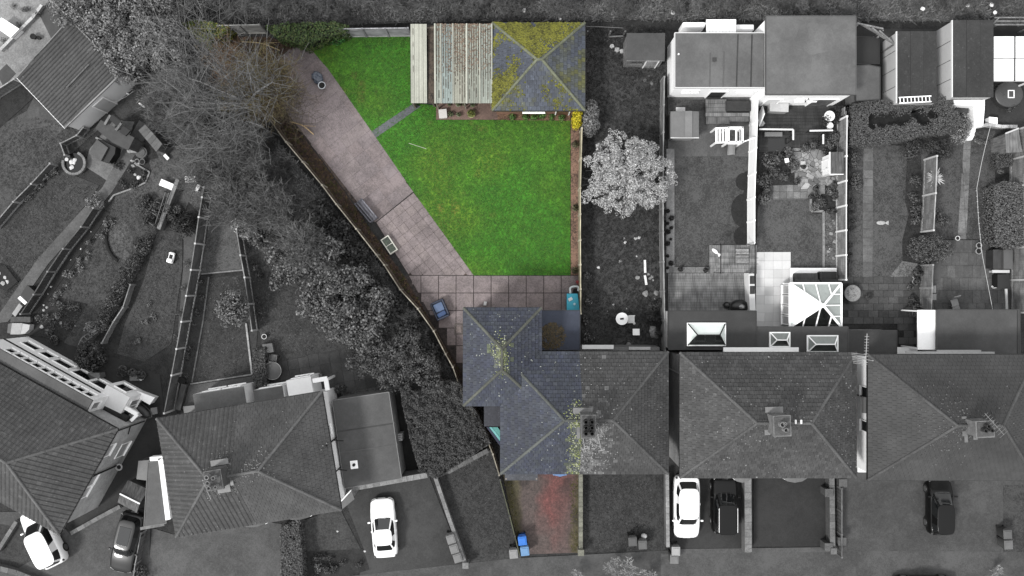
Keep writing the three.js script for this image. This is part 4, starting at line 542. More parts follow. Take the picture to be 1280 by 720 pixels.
for(const [x0,y0,x1,y1] of [[727,536,731,561],[744,532,752,563]]){const onRoof=p=>p.setY(HE + hg.rise -(p.z - f.c.z)* Math.tan(PITCH)+ .09),A=onRoof(U(x0,y0,7.9)),B=onRoof(U(x1,y1,6.8));part('roof_bracket',[bar(A,B,.04,.04),bar(B.clone().add(V(-.2,.02,.05)),B.clone().add(V(.2,.02,-.05)),.05,.05)],mg(175,'plain'),t2);}
const zn=Wj[0][1];windowOn(t2,V(U(750,0,4).x,4,zn),X,N,1.5,1.2);windowOn(t2,V(U(800,0,4).x,4,zn),X,N,1.2,1.1);windowOn(t2,V(U(805,0,3).x,4,Wj[2][1]),X,S,1.8,1.2,{n:3});windowOn(t2,V(U(760,0,3).x,4,Wj[2][1]),X,S,1.2,1.2);
const s1=U(727.5,431.5,2.5),s2=U(767,436,2.5);part('conservatory_sill',bx(s2.x - s1.x,.1,.28,(s1.x + s2.x)/ 2,2.4,(s1.z + s2.z)/ 2),mg(225,'plain'),t2);const s3=U(786,434,2.5),s4=U(813,437,2.5);part('door_canopy',bx(s4.x - s3.x,.09,.2,(s3.x + s4.x)/ 2,2.41,(s3.z + s4.z)/ 2),mg(200,'plain'),t2);
part('rear_wall',bx(s4.x - s1.x + .9,2.38,.25,(s1.x + s4.x)/ 2 + .2,0,s1.z + .26),mg(110,'concrete'),t2);
}
{
const A=fbm([3,7,15],401,[1,1,.7]),B=fbm([60,150,300],403,[1,1,1]);
T.drive=makeTex(1024,9,(u,v)=>{const x =(u>.8?u - 1:u)* 9,z =(v<.3?v + 2:v + 1)* 9,a=A(u,v)- .5,b=B(u,v)- .5,dk=clamp((A(u + .3,v + .6)- .52)* 4,0,.5),k =(1 + b*.7)*(1 - dk*.5),j =((x / .2 + 90)% 1<.08||(z / .1 + 90)% 1<.12)?.86:1;
const red=clamp(1.15 - Math.abs(x - 3 + a*2.2)/ 1.3,0,1)* clamp((18.2 + a*5 - z)/ 2.4,0,1),g=clamp((Math.abs(x - 2.4 + a)- 1.75)* 2.2,0,1),q=clamp(a*3 + .4,0,1);
return [(108 + red*26 - g*4 + q*4)* k*j,(95 - red*8 + g*2)* k*j,(90 - red*8 - g*20)* k*j];});
const dm=new THREE.MeshStandardMaterial({map:T.drive,roughness:.85,bumpMap:T.bump,bumpScale:.006,side:THREE.DoubleSide});dm.color.setRGB(.42,.42,.43);
sheet('driveway','red brown block paved driveway of the coloured plot','driveway',[[628,590],[724,590],[724,691],[651,693],[640,650]],.05,dm,{uv0:true});
tufts('moss','green moss and weeds along the edges of the brick driveway','moss',[[[712,600],[723,600],[723,690],[714,690]],[[630,600],[640,600],[652,688],[646,688]]],70,.1,.04,[rgb(100,96,52),rgb(86,84,46)],15,.7,.056);
wall('garden_wall','low grey brick wall between brick driveway and rough grey forecourt',[[726,590],[726,690]],{h:.8,c:rgb(118,116,106),cap:rgb(134,134,122),w:.22,len:.35,pier:1});
wheelieBin('bright blue bin with white edged lid beside the brick driveway',653,676,{c:rgb(20,92,180),lid:rgb(30,118,214),ry:.12});wheelieBin('pale blue lidded bin beside the brick driveway',656,689,{c:rgb(90,134,180),lid:rgb(108,154,200),ry:.12});wheelieBin('pale grey lidded bin at the end of the dark boarded fence',642,692.5,{c:gy(110),lid:gy(150),ry:.1});
}
// ================================================================ rough grey garden beside the plot
sheet('rough_lawn','dark rough grass garden under the white blossom tree','lawn',[[728,60],[833,60],[833,440],[728,440]],.025,TURF2);
tufts('grass','coarse tufts of dark grass in the rough garden','grass',[[[729,32],[832,32],[832,440],[729,440]]],70,.16,.12,[gy(66),gy(54),gy(80),gy(44)],21,.5,.03);
{
const h=2.1,c=U(807,58,h).setY(0),t=thing('garden_shed','small timber shed with grey felt roof in the rough garden','shed',c),P=wpoly(rect(783,42,831,75),h);
part('wall',prism(inset(P,.06),0,h - .06),mg(128,'wood'),t);part('roof',faces([[V(P[0][0],h + .12,P[0][1]),V(P[3][0],h - .03,P[3][1]),V(P[2][0],h - .03,P[2][1]),V(P[1][0],h + .12,P[1][1])]]),mg(84,'felt'),t);const zs=P[2][1] - .06;part('fascia',bx(P[1][0] - P[0][0],.09,.03,(P[0][0] + P[1][0])/ 2,h - .12,zs + .1),mg(130,'wood'),t);
windowOn(t,V(c.x - .5,1.4,zs),V(1,0,0),V(0,0,1),.8,.6,{frame:gy(120)});doorOn(t,V(c.x + .55,.02,zs),V(1,0,0),V(0,0,1),.8,1.8,{c:gy(170)});
}
{const t=thing('post_and_wire','thin wire strung over weathered posts at the back of the rough garden','fence',U(732,44,0));for(const x of [733,761,779])part('post',bx(.1,1.1,.1,U(x,45,0).x,0,U(x,45,0).z),mg(110,'wood'),t);part('wire',tube([U(733,33,1.1),U(750,33.5,1.05),U(779,35,1.1)],.02,12,5),mg(130,null),t);part('rail',bar(U(761,46,.5),U(779,45,.5),.09,.05),mg(110,'wood'),t);}
[[771,62],[765,58],[777,64],[811,95],[806,100],[815,104]].forEach(([x,y],i)=>stone(i<3?'pale flint heaped near the small timber shed':'round grey pebble in the cluster below the small timber shed',x,y,i<3?.17:.12,{c:gy(i<3?190:110),group:i<3?'pale flints near the shed':'pebbles below the shed'}));
{
const r=rng(505),p=U(780,236,0),t=thing('blossom_tree','spreading tree covered in white blossom over the rough garden','tree',p),H0=3.2,cx=U(786,217,3).x - p.x,cz=U(786,217,3).z - p.z;
const cs=[];for(let i=0;i<620;i++){const a=r()* 6.28,d=Math.sqrt(r())* 3.55 *(.82 + .1*Math.sin(a*3 + 1)+ .09*Math.sin(a*7 + 2)+ .06*Math.sin(a*13));const x=cx + Math.cos(a)* d*1.02,z=cz + Math.sin(a)* d*.92;cs.push([x,2.2 +(1 -(d / 3)** 2)* 1.6 *(.4 + r()* .7),z,.1 + r()* .24 *(1.3 - d / 4)]);}
const L=clumpLeaves(r,cs,1050);const g=leafGeo(L,.07,r,[gy(205),gy(185),gy(212),gy(150),gy(195),gy(130),gy(170),gy(160)],.8);const m=new THREE.Mesh(g,LEAF);m.name='crown';t.add(m);
const st=[rod(V(0,0,0),V(cx*.5,1.4,cz*.5),.16,9,.12)];for(let i=0;i<16;i++){const a=i / 16*6.28 + r()* .3,d=1.2 + r()* 1.5,e=V(cx + Math.cos(a)* d,2 + r()* 1.1,cz + Math.sin(a)* d);const md=V(cx*.7 + Math.cos(a)* d*.4,1.9 + r()* .3,cz*.7 + Math.sin(a)* d*.4);st.push(rod(V(cx*.5,1.35,cz*.5),md,.07,6,.045),rod(md,e,.045,5,.015));for(let k=0;k<5;k++)st.push(rod(md.clone().lerp(e,.3 + r()* .6),V(e.x +(r()- .5)* 1.6,e.y + r()* .7,e.z +(r()- .5)* 1.6),.02,4,.006));}const s=mergeGeometries(st.map(clean));metreUV(s);const q=new THREE.Mesh(s,mg(105,'wood'));q.name='trunk';t.add(q);
}
{const P=[[806,325,806.5,341],[806,344,808,356]];P.forEach(([a,b,c,d])=>solo('painted_batten','white painted batten lying in the rough grass','batten',bar(U(a,b,.08),U(c,d,.08),.16,.06),mg(225,'wood'),{group:'white battens in the rough grass'}));}
roundTable('round white garden table with dark centre in the rough garden',777.5,398.5,.42,{c:gy(236),rim:gy(245)});{const q=U(777.5,398.5,.76);solo('ashtray','small dark rectangular dish on the round white table','dish',rbx(.26,.03,.12,q.x,.737,q.z,.1,.012),mg(40));}
chair('white plastic chair tucked beside the round white table',788,398.5,Math.PI / 2,{c:gy(215)});
box('side_table','small square white side table in the rough garden','table',rect(791,411,799.5,419),.4,{c:gy(230),lid:gy(240),top:'table_top'});
{const r=rng(91);for(let i=0;i<16;i++)stone('pale stone scattered in the rough dark grass',745 + r()* 75,295 + r()* 110,.05 + r()* .07,{c:gy(170 + r()* 50),group:'pale stones in the rough grass'});for(const [x,y,s] of [[806.5,367,.22],[812,348,.12],[820,366,.2],[797,347,.16],[815,346,.14],[816,412,.26],[818,418,.3],[785,431,.2]])stone('large pale stone near the dark shrubs by the pale wall',x,y,s,{c:gy(150),group:'large stones by the dark shrubs'});}
[[817,384,.5],[824,378,.45],[814,398,.45],[823,402,.5],[824,418,.4],[818,430,.4]].forEach(([x,y,r],i)=>bush('dark_shrub','dark evergreen shrub at the foot of the pale garden wall','shrub',x,y,{rx:r,h:.9,n:16,cr:.2,per:360,leaf:.09,cols:[gy(34),gy(48),gy(60)],seed:150 + i,group:'dark shrubs along the pale wall'}));
[[733,378,.4],[732,400,.35],[735,421,.5],[733,345,.3]].forEach(([x,y,r],i)=>bush('pale_shrub','straggly pale leafed shrub at the foot of the cream fence','shrub',x,y,{rx:r,h:.7,n:12,cr:.16,per:260,leaf:.1,cols:[gy(130),gy(90),gy(60)],seed:160 + i,group:'straggly shrubs along the cream fence'}));
fence('boundary_fence','pale concrete boarded fence between rough garden and pot lined strip',[[830.5,96],[829,200],[829,290],[831.5,438]],{h:1.5,at:1.5,panel:gy(132),post:gy(150),board:gy(140),cap:gy(160),seed:9,boards:0});
// ================================================================ play garden of the row's first pair
const PATG=mg(92,'concrete',{bump:.004});
sheet('play_yard','mid grey resin floor round the white climbing frame','patio',[[835,122],[938,122],[938,196],[835,196]],.03,mg(94,'concrete'));
sheet('lawn','flat dark artificial lawn below the white climbing frame','lawn',[[842.5,195.5],[936,195.5],[936,333],[842.5,333]],.045,mg(76,'turf',{bump:.02}));
sheet('paved_strip','pale concrete strip lined with black pots beside the artificial lawn','path',[[833,186],[843,186],[843,341],[833,341]],.05,mg(142,'concrete'));
sheet('flower_bed','black scalloped bark bed along the white fence','flower bed',(()=>{const P=[[936,212]];for(const [x,y,rx,ry] of [[930,227,10.5,11],[929,263,15,21],[930,296,13,14]])for(let i=0;i<=10;i++){const b=-Math.PI / 2 - i / 10*Math.PI;P.push([x + Math.cos(b)* rx,y + Math.sin(b)* ry]);}P.push([936,309]);return P;})(),.06,mg(30,'litter',{bump:.04}));
paving('deck','pale grey deck behind the dark roofed extension','patio',[[835,341.5],[942,341.5],[942,389],[835,389]],.05,{w:6.2,l:.19,gap:.012,ms:[mg(122,'wood'),mg(128,'wood'),mg(117,'wood')],bed:mg(50,'litter'),origin:[835,341.5],seed:12});
paving('step_slabs','row of pale paving slabs closing the artificial lawn','path',[[836,333.5],[887,333.5],[887,341],[836,341]],.06,{w:.95,l:.45,gap:.02,ms:[mg(126,'concrete'),mg(134,'concrete')],bed:mg(50,'litter'),origin:[836,333.5]});
[[834,264,.15],[838.5,273,.17],[834,279.5,.11],[838.5,285,.12],[834,290,.17],[838,299,.09],[834,304.5,.16],[834,320,.11],[838,329,.17],[834,335,.1]].forEach(([x,y,r])=>pot('black round pot on the pale concrete strip',x,y,r,{c:gy(30),plant:[gy(36),gy(28)],group:'black pots on the pale concrete strip'}));
[[849.5,336.5],[881,337.5]].forEach(([x,y])=>pot('dark glazed pot on the row of pale paving slabs',x,y,.17,{c:gy(40),plant:[gy(50),gy(38)],group:'dark pots on the row of pale slabs'}));
{
const h=3.1,px=rect(843.5,41,957,109.5),o=flatRoof('outbuilding','white rendered outbuilding with ribbed grey flat roof beside the pale fence','outbuilding',px,h,{roof:gy(104),wall:gy(246),fascia:gy(220),over:.08,seams:[[922.5,43,920.5,109,62],[940,43,938.5,109,56],[956,43,955.5,109,58],[888,66,887,109,96],[905,64,904,109,95]]});
const w=inset(o.poly,.08),zS=w[2][1],X=V(1,0,0),S=V(0,0,1),wx=p=>U(p,113,2.2).x;windowOn(o.t,V(wx(859),1.95,zS),X,S,.55,.35,{n:1});windowOn(o.t,V(wx(870.5),1.95,zS),X,S,.45,.35,{n:1});doorOn(o.t,V(wx(901),.05,zS),X,S,1.1,1.75,{c:gy(40)});windowOn(o.t,V(wx(927),2,zS),X,S,.45,.15,{n:1});windowOn(o.t,V(wx(937),2,zS),X,S,.45,.15,{n:1});
const v=U(848,68,h);part('vent',cy(.06,.06,.1,v.x,h,v.z),mg(230),o.t);const v2=U(893,74.5,h);part('roof_hatch',[bx(.26,.05,.26,v2.x,h,v2.z)],mg(70),o.t);
}
{
const h=3.75,px=rect(957.5,20,1070,118),o=flatRoof('outbuilding','large white rendered outbuilding with plain grey flat roof and water stain','outbuilding',px,h,{roof:gy(106),wall:gy(246),fascia:gy(92),over:.1});
const w=inset(o.poly,.1),zS=w[2][1],X=V(1,0,0),S=V(0,0,1),wx=p=>U(p,126,1.7).x;windowOn(o.t,V(wx(1001),1.9,zS),X,S,.75,.5,{n:1});windowOn(o.t,V(wx(1014),1.9,zS),X,S,.75,.5,{n:1});doorOn(o.t,V(wx(1031),.1,zS),X,S,1.5,2,{c:gy(110)});doorOn(o.t,V(wx(967),.1,zS),X,S,.9,2,{c:gy(225)});
const c=U(1019,48,h),st=[];for(let i=0;i<40;i++){const a=i / 40*6.283;st.push([c.x + Math.cos(a)* 1.35 *(1 + .06*Math.sin(a*5)),c.z + Math.sin(a)* 1.05 *(1 + .05*Math.cos(a*7))]);}part('water_stain',prism(st,h - .02,h + .004),mg(109,'felt'),o.r);
}
{
const Y=2.4,w=mg(240,'wood'),t=thing('storage_canopy','white ribbed canopy on white rails behind the white outbuilding','canopy',U(900,33,0));const a=U(882.5,24.5,Y),b=U(920,41,Y);for(let i=0;i<9;i++)part('roof_sheet',bx((b.x - a.x)/ 9 - .015,.04,b.z - a.z,a.x +(i + .5)*(b.x - a.x)/ 9,Y +(i % 2)* .008,(a.z + b.z)/ 2),w,t);for(const x of [a.x + .1,b.x - .1])for(const z of [a.z + .1,b.z - .1])part('post',bx(.08,Y,.08,x,0,z),w,t);
const box2 =(x0,y0,x1,y1,hh,l)=>{const p=U(x0,y0,hh),q=U(x1,y1,hh),tt=thing('tank',l,'tank',V((p.x + q.x)/ 2,0,(p.z + q.z)/ 2));part('body',rbx(q.x - p.x,hh - .05,q.z - p.z,(p.x + q.x)/ 2,0,(p.z + q.z)/ 2,0,.1),w,tt);part('lid',rbx(q.x - p.x - .1,.06,q.z - p.z - .1,(p.x + q.x)/ 2,hh - .06,(p.z + q.z)/ 2,0,.02),w,tt);};box2(853.5,27,882,33.5,1.6,'long white tank standing beside the ribbed canopy');box2(920,30,943,37.5,1.6,'shorter white tank between ribbed canopy and large outbuilding');
}
paving('terrace_step','timber steps and raised deck before the outbuilding door','step',[[882,124],[908,124],[908,141],[882,141]],.25,{w:1.6,l:.3,gap:.02,ms:[mg(124,'wood'),mg(104,'wood')],bed:mg(70,'wood'),origin:[882,124]});
sheet('raised_turf','strip of grass below the white outbuilding wall','lawn',rect(836,124.5,881,138),.06,mg(74,'turf'));box('planter','long black planting trough below the white outbuilding','planter',rect(907,126,938.5,139),.35,{c:gy(70),lid:gy(44),map:'litter',top:'soil'});
{const m=[mg(132,'wood'),mg(110,'wood'),mg(118,'wood')];[[882,141,937,145.5,.3],[882.5,146,912,155,.18],[912,146,936,152,.24]].forEach(([a,b,c,d,h],i)=>{const p=U(a,b,h),q=U(c,d,h);solo('timber_sleeper',['long pale timber sleeper edging the play yard','broad pale timber step in the play yard','grey timber step beside the broad pale one'][i],'step',rbx(q.x - p.x,h,q.z - p.z,(p.x + q.x)/ 2,.02,(p.z + q.z)/ 2,0,.02),m[i]);});}
{
const h=1.5,A=U(838.5,139,h),B=U(874,171.5,h),n=14,t=thing('storage_shed','low plastic shed with curved grey roof and pale front edge','shed',V((A.x + B.x)/ 2,0,(A.z + B.z)/ 2)),g=[];for(let i=0;i<n;i++){const f=k=>V(A.x +(B.x - A.x)* k,h + .16*Math.sin(Math.PI*k)- .1,A.z);const p=f(i / n),q=f((i + 1)/ n);g.push([p,p.clone().setZ(B.z),q.clone().setZ(B.z),q]);}part('roof',faces(g),mg(116,'plain',{rough:.6}),t);part('wall',bx(B.x - A.x - .12,h - .1,B.z - A.z - .12,(A.x + B.x)/ 2,.02,(A.z + B.z)/ 2),mg(120,'plain'),t);part('front_trim',bx(B.x - A.x,.07,.06,(A.x + B.x)/ 2,h - .12,B.z + .03),mg(215,'plain'),t);part('roof_ridge',bx(.5,.03,B.z - A.z,A.x +(B.x - A.x)* .62,h + .055,(A.z + B.z)/ 2),mg(132,'plain'),t);part('door',bx((B.x - A.x)* .7,h - .3,.03,(A.x + B.x)/ 2,.06,B.z - .04),mg(150,'plain'),t);
}
box('toy_box','small white toy box on the grass strip below the outbuilding','box',rect(845,134,856.5,139),.3,{c:gy(215)});
{
const w=mg(243,'plain',{rough:.5}),p=U(916,176,0),t=thing('climbing_frame','white timber climbing frame with monkey ladder and small grey slide','climbing frame',p),Q =(x,y,h)=>U(x,y,h);
const cs=[[910,160],[927.5,160],[927.5,178],[910,178]].map(([x,y])=>Q(x,y,1.6));for(const c of cs)part('post',bx(.11,1.75,.11,c.x,.02,c.z),w,t);const P =(i,y)=>cs[i].clone().setY(y);for(let i=0;i<4;i++){part('top_rail',bar(P(i,1.7),P((i + 1)% 4,1.7),.12,.14),w,t);if(i!==3)part('guard_rail',bar(P(i,1.05),P((i + 1)% 4,1.05),.06,.1),w,t);}for(let i=0;i<5;i++)part('deck_board',bar(P(0,.62).lerp(P(3,.62),(i + .5)/ 5),P(1,.62).lerp(P(2,.62),(i + .5)/ 5),.17,.04),mg(100,'wood'),t);const mid=P(0,1.72).lerp(P(1,1.72),.55);part('top_rail',bar(mid,mid.clone().setZ(cs[2].z),.1,.1),w,t);
const a=P(0,1.62),b=P(3,1.62),dx=Q(894,165,1.3).x - a.x;for(const q of [a,b])part('ladder_rail',bar(q,V(q.x + dx,1.45,q.z),.1,.12),w,t);for(const q of [a,b])part('post',bx(.1,1.5,.1,q.x + dx,0,q.z),w,t);for(let i=0;i<4;i++){const x=a.x + dx *(.12 + i*.28);part('rung',bar(V(x,1.5,a.z),V(x,1.5,b.z),.13,.06),w,t);}
const s0=Q(914.5,179,.7),s1=Q(913,193.5,.1),sg=[];for(let i=0;i<8;i++){const f=k=>s0.clone().lerp(s1,k).setY(.7 - .6 *(1 -(1 - k)** 1.3)+ .06);const u=f(i / 8),v=f((i + 1)/ 8);sg.push(bar(u,v.clone().add(v.clone().sub(u).multiplyScalar(.05)),.46,.03),bar(u.clone().add(V(-.23,.06,0)),v.clone().add(V(-.23,.06,0)),.04,.12),bar(u.clone().add(V(.23,.06,0)),v.clone().add(V(.23,.06,0)),.04,.12));}part('slide',sg,mg(150,'plain',{rough:.35}),t);
part('brace',bar(P(2,1.68),Q(944,172,1.7),.07,.07),w,t);
}
fence('garden_fence','bright white painted fence dividing play garden from decked garden',[[938,124],[936,190],[934,250],[934,306]],{h:1.8,panel:gy(240),post:gy(243),board:gy(235),cap:gy(244),seed:12,bay:1.95,boards:0});
paving('deck','small pale deck carrying the dark metal frame','patio',[[886.5,306],[946,306],[946,342],[886.5,342]],.12,{w:3.7,l:.42,gap:.014,ms:[mg(132,'wood'),mg(124,'wood'),mg(140,'wood')],bed:mg(48,'litter'),origin:[886.5,306]});
{const m=mg(38,null,{metal:.5,rough:.4}),t=thing('metal_frame','dark metal swing frame with cross bars standing on the pale deck','swing frame',U(925,324,.12)),Q =(x,y,h)=>U(x,y,h),h=2.1;for(const [x0,x1,y] of [[891,946,306],[891,946,341]]){for(const [a,b] of [[901,892],[940,933]]){part('leg',rod(Q(a,y,h),Q(b,y,.12),.03),m,t);part('leg',rod(Q(a,y,h),Q(b + 12,y,.12),.03),m,t);}part('side_rail',rod(Q(893,y,1.0),Q(943,y,1.9),.02),m,t);}for(const x of [901,944])part('top_rail',rod(Q(x,304,h),Q(x,342,h),.035),m,t);for(const y of [315,322.5,330])part('cross_bar',rod(Q(898,y,h),Q(948,y,h),.018),m,t);const s=Q(893.5,314,.14);solo('fish_ornament','small white fish shaped ornament lying on the pale deck','ornament',(()=>{const g=ball(.16,0,0,0,1.7,.4,.8,12),k=new THREE.ConeGeometry(.15,.26,8);k.rotateZ(Math.PI / 2);k.scale(1,.35,1);k.translate(.34,0,0);const q=mergeGeometries([clean(g),clean(k)]);q.rotateY(-.7);q.translate(s.x,.2,s.z);return q;})(),mg(240,'plain'));for(const [a,b,c,d] of [[920,311,936,318],[920,319,936,329]]){const p=Q(a,b,.3),q=Q(c,d,.3);solo('concrete_block','pale concrete block step on the pale deck under the metal frame','block',rbx(q.x - p.x,.2,q.z - p.z,(p.x + q.x)/ 2,.11,(p.z + q.z)/ 2,0,.02),mg(160,'concrete'),{group:'concrete block steps under the metal frame'});}}
{const p=U(924,383,.5),t=thing('kettle_barbecue','black covered barbecue with shiny lid on the pale deck','barbecue',p.clone().setY(.06)),m=mg(22,'plain',{rough:.35});part('bowl',ball(.62,p.x,.45,p.z,1.05,.62,.72,20),m,t);const b=new THREE.TorusGeometry(.6,.05,8,28);b.rotateX(Math.PI / 2);b.scale(1.05,1,.74);b.translate(p.x,.46,p.z);part('rim',b,m,t);part('lid_plate',ball(.26,p.x + .1,.78,p.z + .02,1,.3,.7,14),mg(150,null,{metal:.8,rough:.3}),t);part('side_bag',ball(.26,p.x - .82,.28,p.z - .08,1,.9,1,12),m,t);for(const a of [.5,2.6,4.7])part('leg',rod(V(p.x + Math.cos(a)* .4,.05,p.z + Math.sin(a)* .3),V(p.x + Math.cos(a)* .3,.3,p.z + Math.sin(a)* .2),.03),m,t);}
wall('garden_wall','low white wall with two black window grilles beside white patio',[[939,342],[941,390]],{h:1.2,c:gy(225),cap:gy(215),w:.35,len:1.2});
[[937.5,345,355],[937.5,357.5,367.5]].forEach(([x,a,b])=>{const p=U(x,a,1.26),q=U(x + 6,b,1.26);solo('wall_grille','black rectangular grille on the low white wall','grille',rbx(q.x - p.x,.05,q.z - p.z,(p.x + q.x)/ 2,1.21,(p.z + q.z)/ 2,0,.02),mg(56,'wood'),{group:'grilles on the low white wall'});});
{const o=flatRoof('house_extension','dark felt flat roofed rear extension with one large roof lantern','extension',[[835.5,388.5],[945.5,388.5],[945.5,437],[835.5,437]],2.9,{roof:gy(60),wall:gy(200),fascia:gy(40),over:.08});}
lantern('large black framed roof lantern with white backed panes on dark extension',859,403.5,907.5,432.5,2.9,{blind:245,bars:mg(34),h:.6});
{const o=flatRoof('house_extension','grey felt flat roofed extension with two small white roof lanterns','extension',[[946,408.5],[1060,408.5],[1060,441],[946,441]],2.8,{roof:gy(72),wall:gy(190),fascia:gy(60),over:.08});}
lantern('small white framed roof lantern beside the white patio',962,415,988,434,2.8,{blind:165,h:.4});
lantern('wide white framed roof lantern behind the glazed conservatory',1009,419,1048,440.5,2.8,{blind:172,h:.45});
flatRoof('house_extension','low dark felt roof between conservatory extension and mixed slab patio','extension',[[1061,413],[1121,413],[1121,443],[1061,443]],2.6,{roof:gy(62),wall:gy(160),fascia:gy(44),over:.06});
solo('wall_coping','bright white coping strip behind the dark roofed extension','coping',[bar(U(904,437,3.05),U(998,437,3.05),.3,.12)],mg(240,'plain'));
paving('patio','bright white tiled patio beside the glazed conservatory','patio',[[945,315],[988.5,315],[988.5,356],[990,356],[990,409],[945,409]],.06,{w:.62,l:.62,gap:.01,ms:[mg(212,'plain',{rough:.5}),mg(208,'plain',{rough:.5}),mg(215,'plain',{rough:.5})],bed:mg(150,'plain'),origin:[945,315]});
{
const h=2.3,A=U(987,354,h),B=U(1051.5,409,h),c=V((A.x + B.x)/ 2,0,(A.z + B.z)/ 2),t=thing('conservatory','white framed conservatory with glazed pyramid roof','conservatory',c),w=mg(246,'plain',{rough:.35}),ap=V(c.x + .15,h + 1.0,c.z),q=[V(A.x,h,A.z),V(B.x,h,A.z),V(B.x,h,B.z),V(A.x,h,B.z)];
part('floor_rug',bx(2.2,.03,1.6,c.x,.56,c.z),mg(120,'plain'),t);[[0,CLEAR,4,205],[1,CLEAR,4,205],[2,CLEAR,4],[3,CLEAR,4,240]].forEach(([i,m,n,bl])=>{const a=q[i],b=q[(i + 1)% 4],ins =(k)=>{const on=a.clone().lerp(b,k),foot=V(a.x===b.x?a.x:ap.x,h,a.x===b.x?ap.z:a.z),kf=foot.distanceTo(a)/ b.distanceTo(a),f=k<kf?k / kf:(1 - k)/(1 - kf);return on.add(ap.clone().sub(foot).multiplyScalar(f));};const kf =(a.x===b.x?Math.abs(ap.z - a.z)/ Math.abs(b.z - a.z):Math.abs(ap.x - a.x)/ Math.abs(b.x - a.x));for(let k=0;k<n;k++){const k0=k / n,k1 =(k + 1)/ n,u=a.clone().lerp(b,k0),v=a.clone().lerp(b,k1),pts=[v,u];if(k0>0)pts.push(ins(k0));if(kf>k0&&kf<k1)pts.push(ap);if(k1<1)pts.push(ins(k1));if(pts.length>2){part('pane',faces([pts]),m,t);if(bl)part('blind',faces([pts.map(p=>p.clone().add(V(0,-.05,0)))]),mg(bl,'plain'),t);}if(k)part('glazing_bar',bar(u.clone().add(V(0,.03,0)),ins(k0).add(V(0,.03,0)),.08,.05),w,t);}part('hip_bar',bar(a.clone().add(V(0,.04,0)),ap.clone().add(V(0,.04,0)),.15,.07),w,t);part('eaves_beam',bar(a,b,.12,.14 + .004*i),w,t);});  // pale sheets added below every slope but the south, for sky-bright glass
part('finial',ball(.16,ap.x,ap.y + .05,ap.z,1,.6,1),w,t);const wi=[[A.x + .1,A.z + .1],[B.x - .1,A.z + .1],[B.x - .1,B.z - .1],[A.x + .1,B.z - .1]];part('dwarf_wall',prism(wi,0,.55),mg(110,'plain'),t);const sides=[[wi[0],wi[3],V(-1,0,0)],[wi[0],wi[1],V(0,0,-1)],[wi[1],wi[2],V(1,0,0)]];for(const [a,b,o] of sides)for(let i=0;i<4;i++){const m=V(a[0] +(b[0] - a[0])*(i + .5)/ 4,1.38,a[1] +(b[1] - a[1])*(i + .5)/ 4),d=V(b[0] - a[0],0,b[1] - a[1]),L=d.length();windowOn(t,m,d.normalize(),o,L / 4 - .12,1.5,{n:1,glass:mg(165,null,{rough:.08,clearcoat:1})});}
}
{const A=U(988.5,335.5,.4),B=U(1045,353,.4),t=thing('garden_seat_plinth','low white rendered plinth seat above the conservatory','plinth',V((A.x + B.x)/ 2,0,(A.z + B.z)/ 2));part('body',bx(B.x - A.x,.36,B.z - A.z,(A.x + B.x)/ 2,.02,(A.z + B.z)/ 2),mg(222,'plain'),t);part('top',bx(B.x - A.x + .06,.05,B.z - A.z + .06,(A.x + B.x)/ 2,.38,(A.z + B.z)/ 2),mg(240,'plain'),t);const f =(x0,y0,x1,y1,hh,c,l)=>{const p=U(x0,y0,hh),q=U(x1,y1,hh),s=thing('covered_sofa',l,'sofa',V((p.x + q.x)/ 2,.43,(p.z + q.z)/ 2)),m=mat(gy(c),'wood',{rough:.7});part('seat',rbx(q.x - p.x,.4,(q.z - p.z)* .95,(p.x + q.x)/ 2,.43,(p.z + q.z)/ 2,0,.08),m,s);part('backrest',rbx(q.x - p.x,.68,.22,(p.x + q.x)/ 2,.431,q.z - .1,0,.08),m,s);part('armrest',rbx(.2,.55,(q.z - p.z)* .9,p.x + .1,.432,(p.z + q.z)/ 2,0,.07),m,s);};f(994,341,1024,353,.95,74,'mid grey covered garden sofa on the white plinth');f(1025,339,1047.5,352.5,1.0,46,'charcoal covered garden sofa beside the mid grey one');}
paving('deck','dark boarded deck below the large white outbuilding','patio',[[949,132],[1053,132],[1053,190],[949,190]],.1,{w:6,l:.23,gap:.014,ms:[mg(58,'wood'),mg(64,'wood'),mg(53,'wood')],bed:mg(30,'litter'),origin:[949,132]});
box('garden_cabinet','pale grey garden cabinet against the white outbuilding wall','cabinet',[[962.5,129],[986,129],[985.5,140],[962.5,139]],.9,{c:gy(175),lid:gy(205)});
solo('leaning_board','white board leaning on the bright white fence','board',[bar(U(950,140,.1),U(952.5,150,1.15),.06,1.0)],mg(236,'plain'));{const p=U(951.5,154.5,.2);solo('white_bag','small crumpled white bag at the foot of the white fence','bag',(()=>{const g=new THREE.IcosahedronGeometry(.22,2),k=g.attributes.position;for(let i=0;i<k.count;i++){const s=1 + .2*Math.sin(k.getX(i)* 40)* Math.cos(k.getZ(i)* 33);k.setXYZ(i,k.getX(i)* s,k.getY(i)* s*.8,k.getZ(i)* s);}g.computeVertexNormals();g.translate(p.x,.28,p.z);return g;})(),mg(205,'plain'));}
roundTable('bright white round table on the dark deck',1037,145,.36,{c:gy(246),h:.75});roundTable('smaller white round stool beside the white round table',1037.5,157,.23,{c:gy(240),h:.45});
{const r=rng(71);[[1030,150],[1028,156],[1046,140],[1050,146],[1044,152]].forEach(([x,y],i)=>bush('dark_shrub','dark potted evergreen around the white round table','shrub',x,y,{rx:.36,h:.8,n:10,cr:.18,per:340,leaf:.09,cols:[gy(36),gy(52),gy(70)],seed:200 + i,group:'dark evergreens around the white table',base:.11}));}
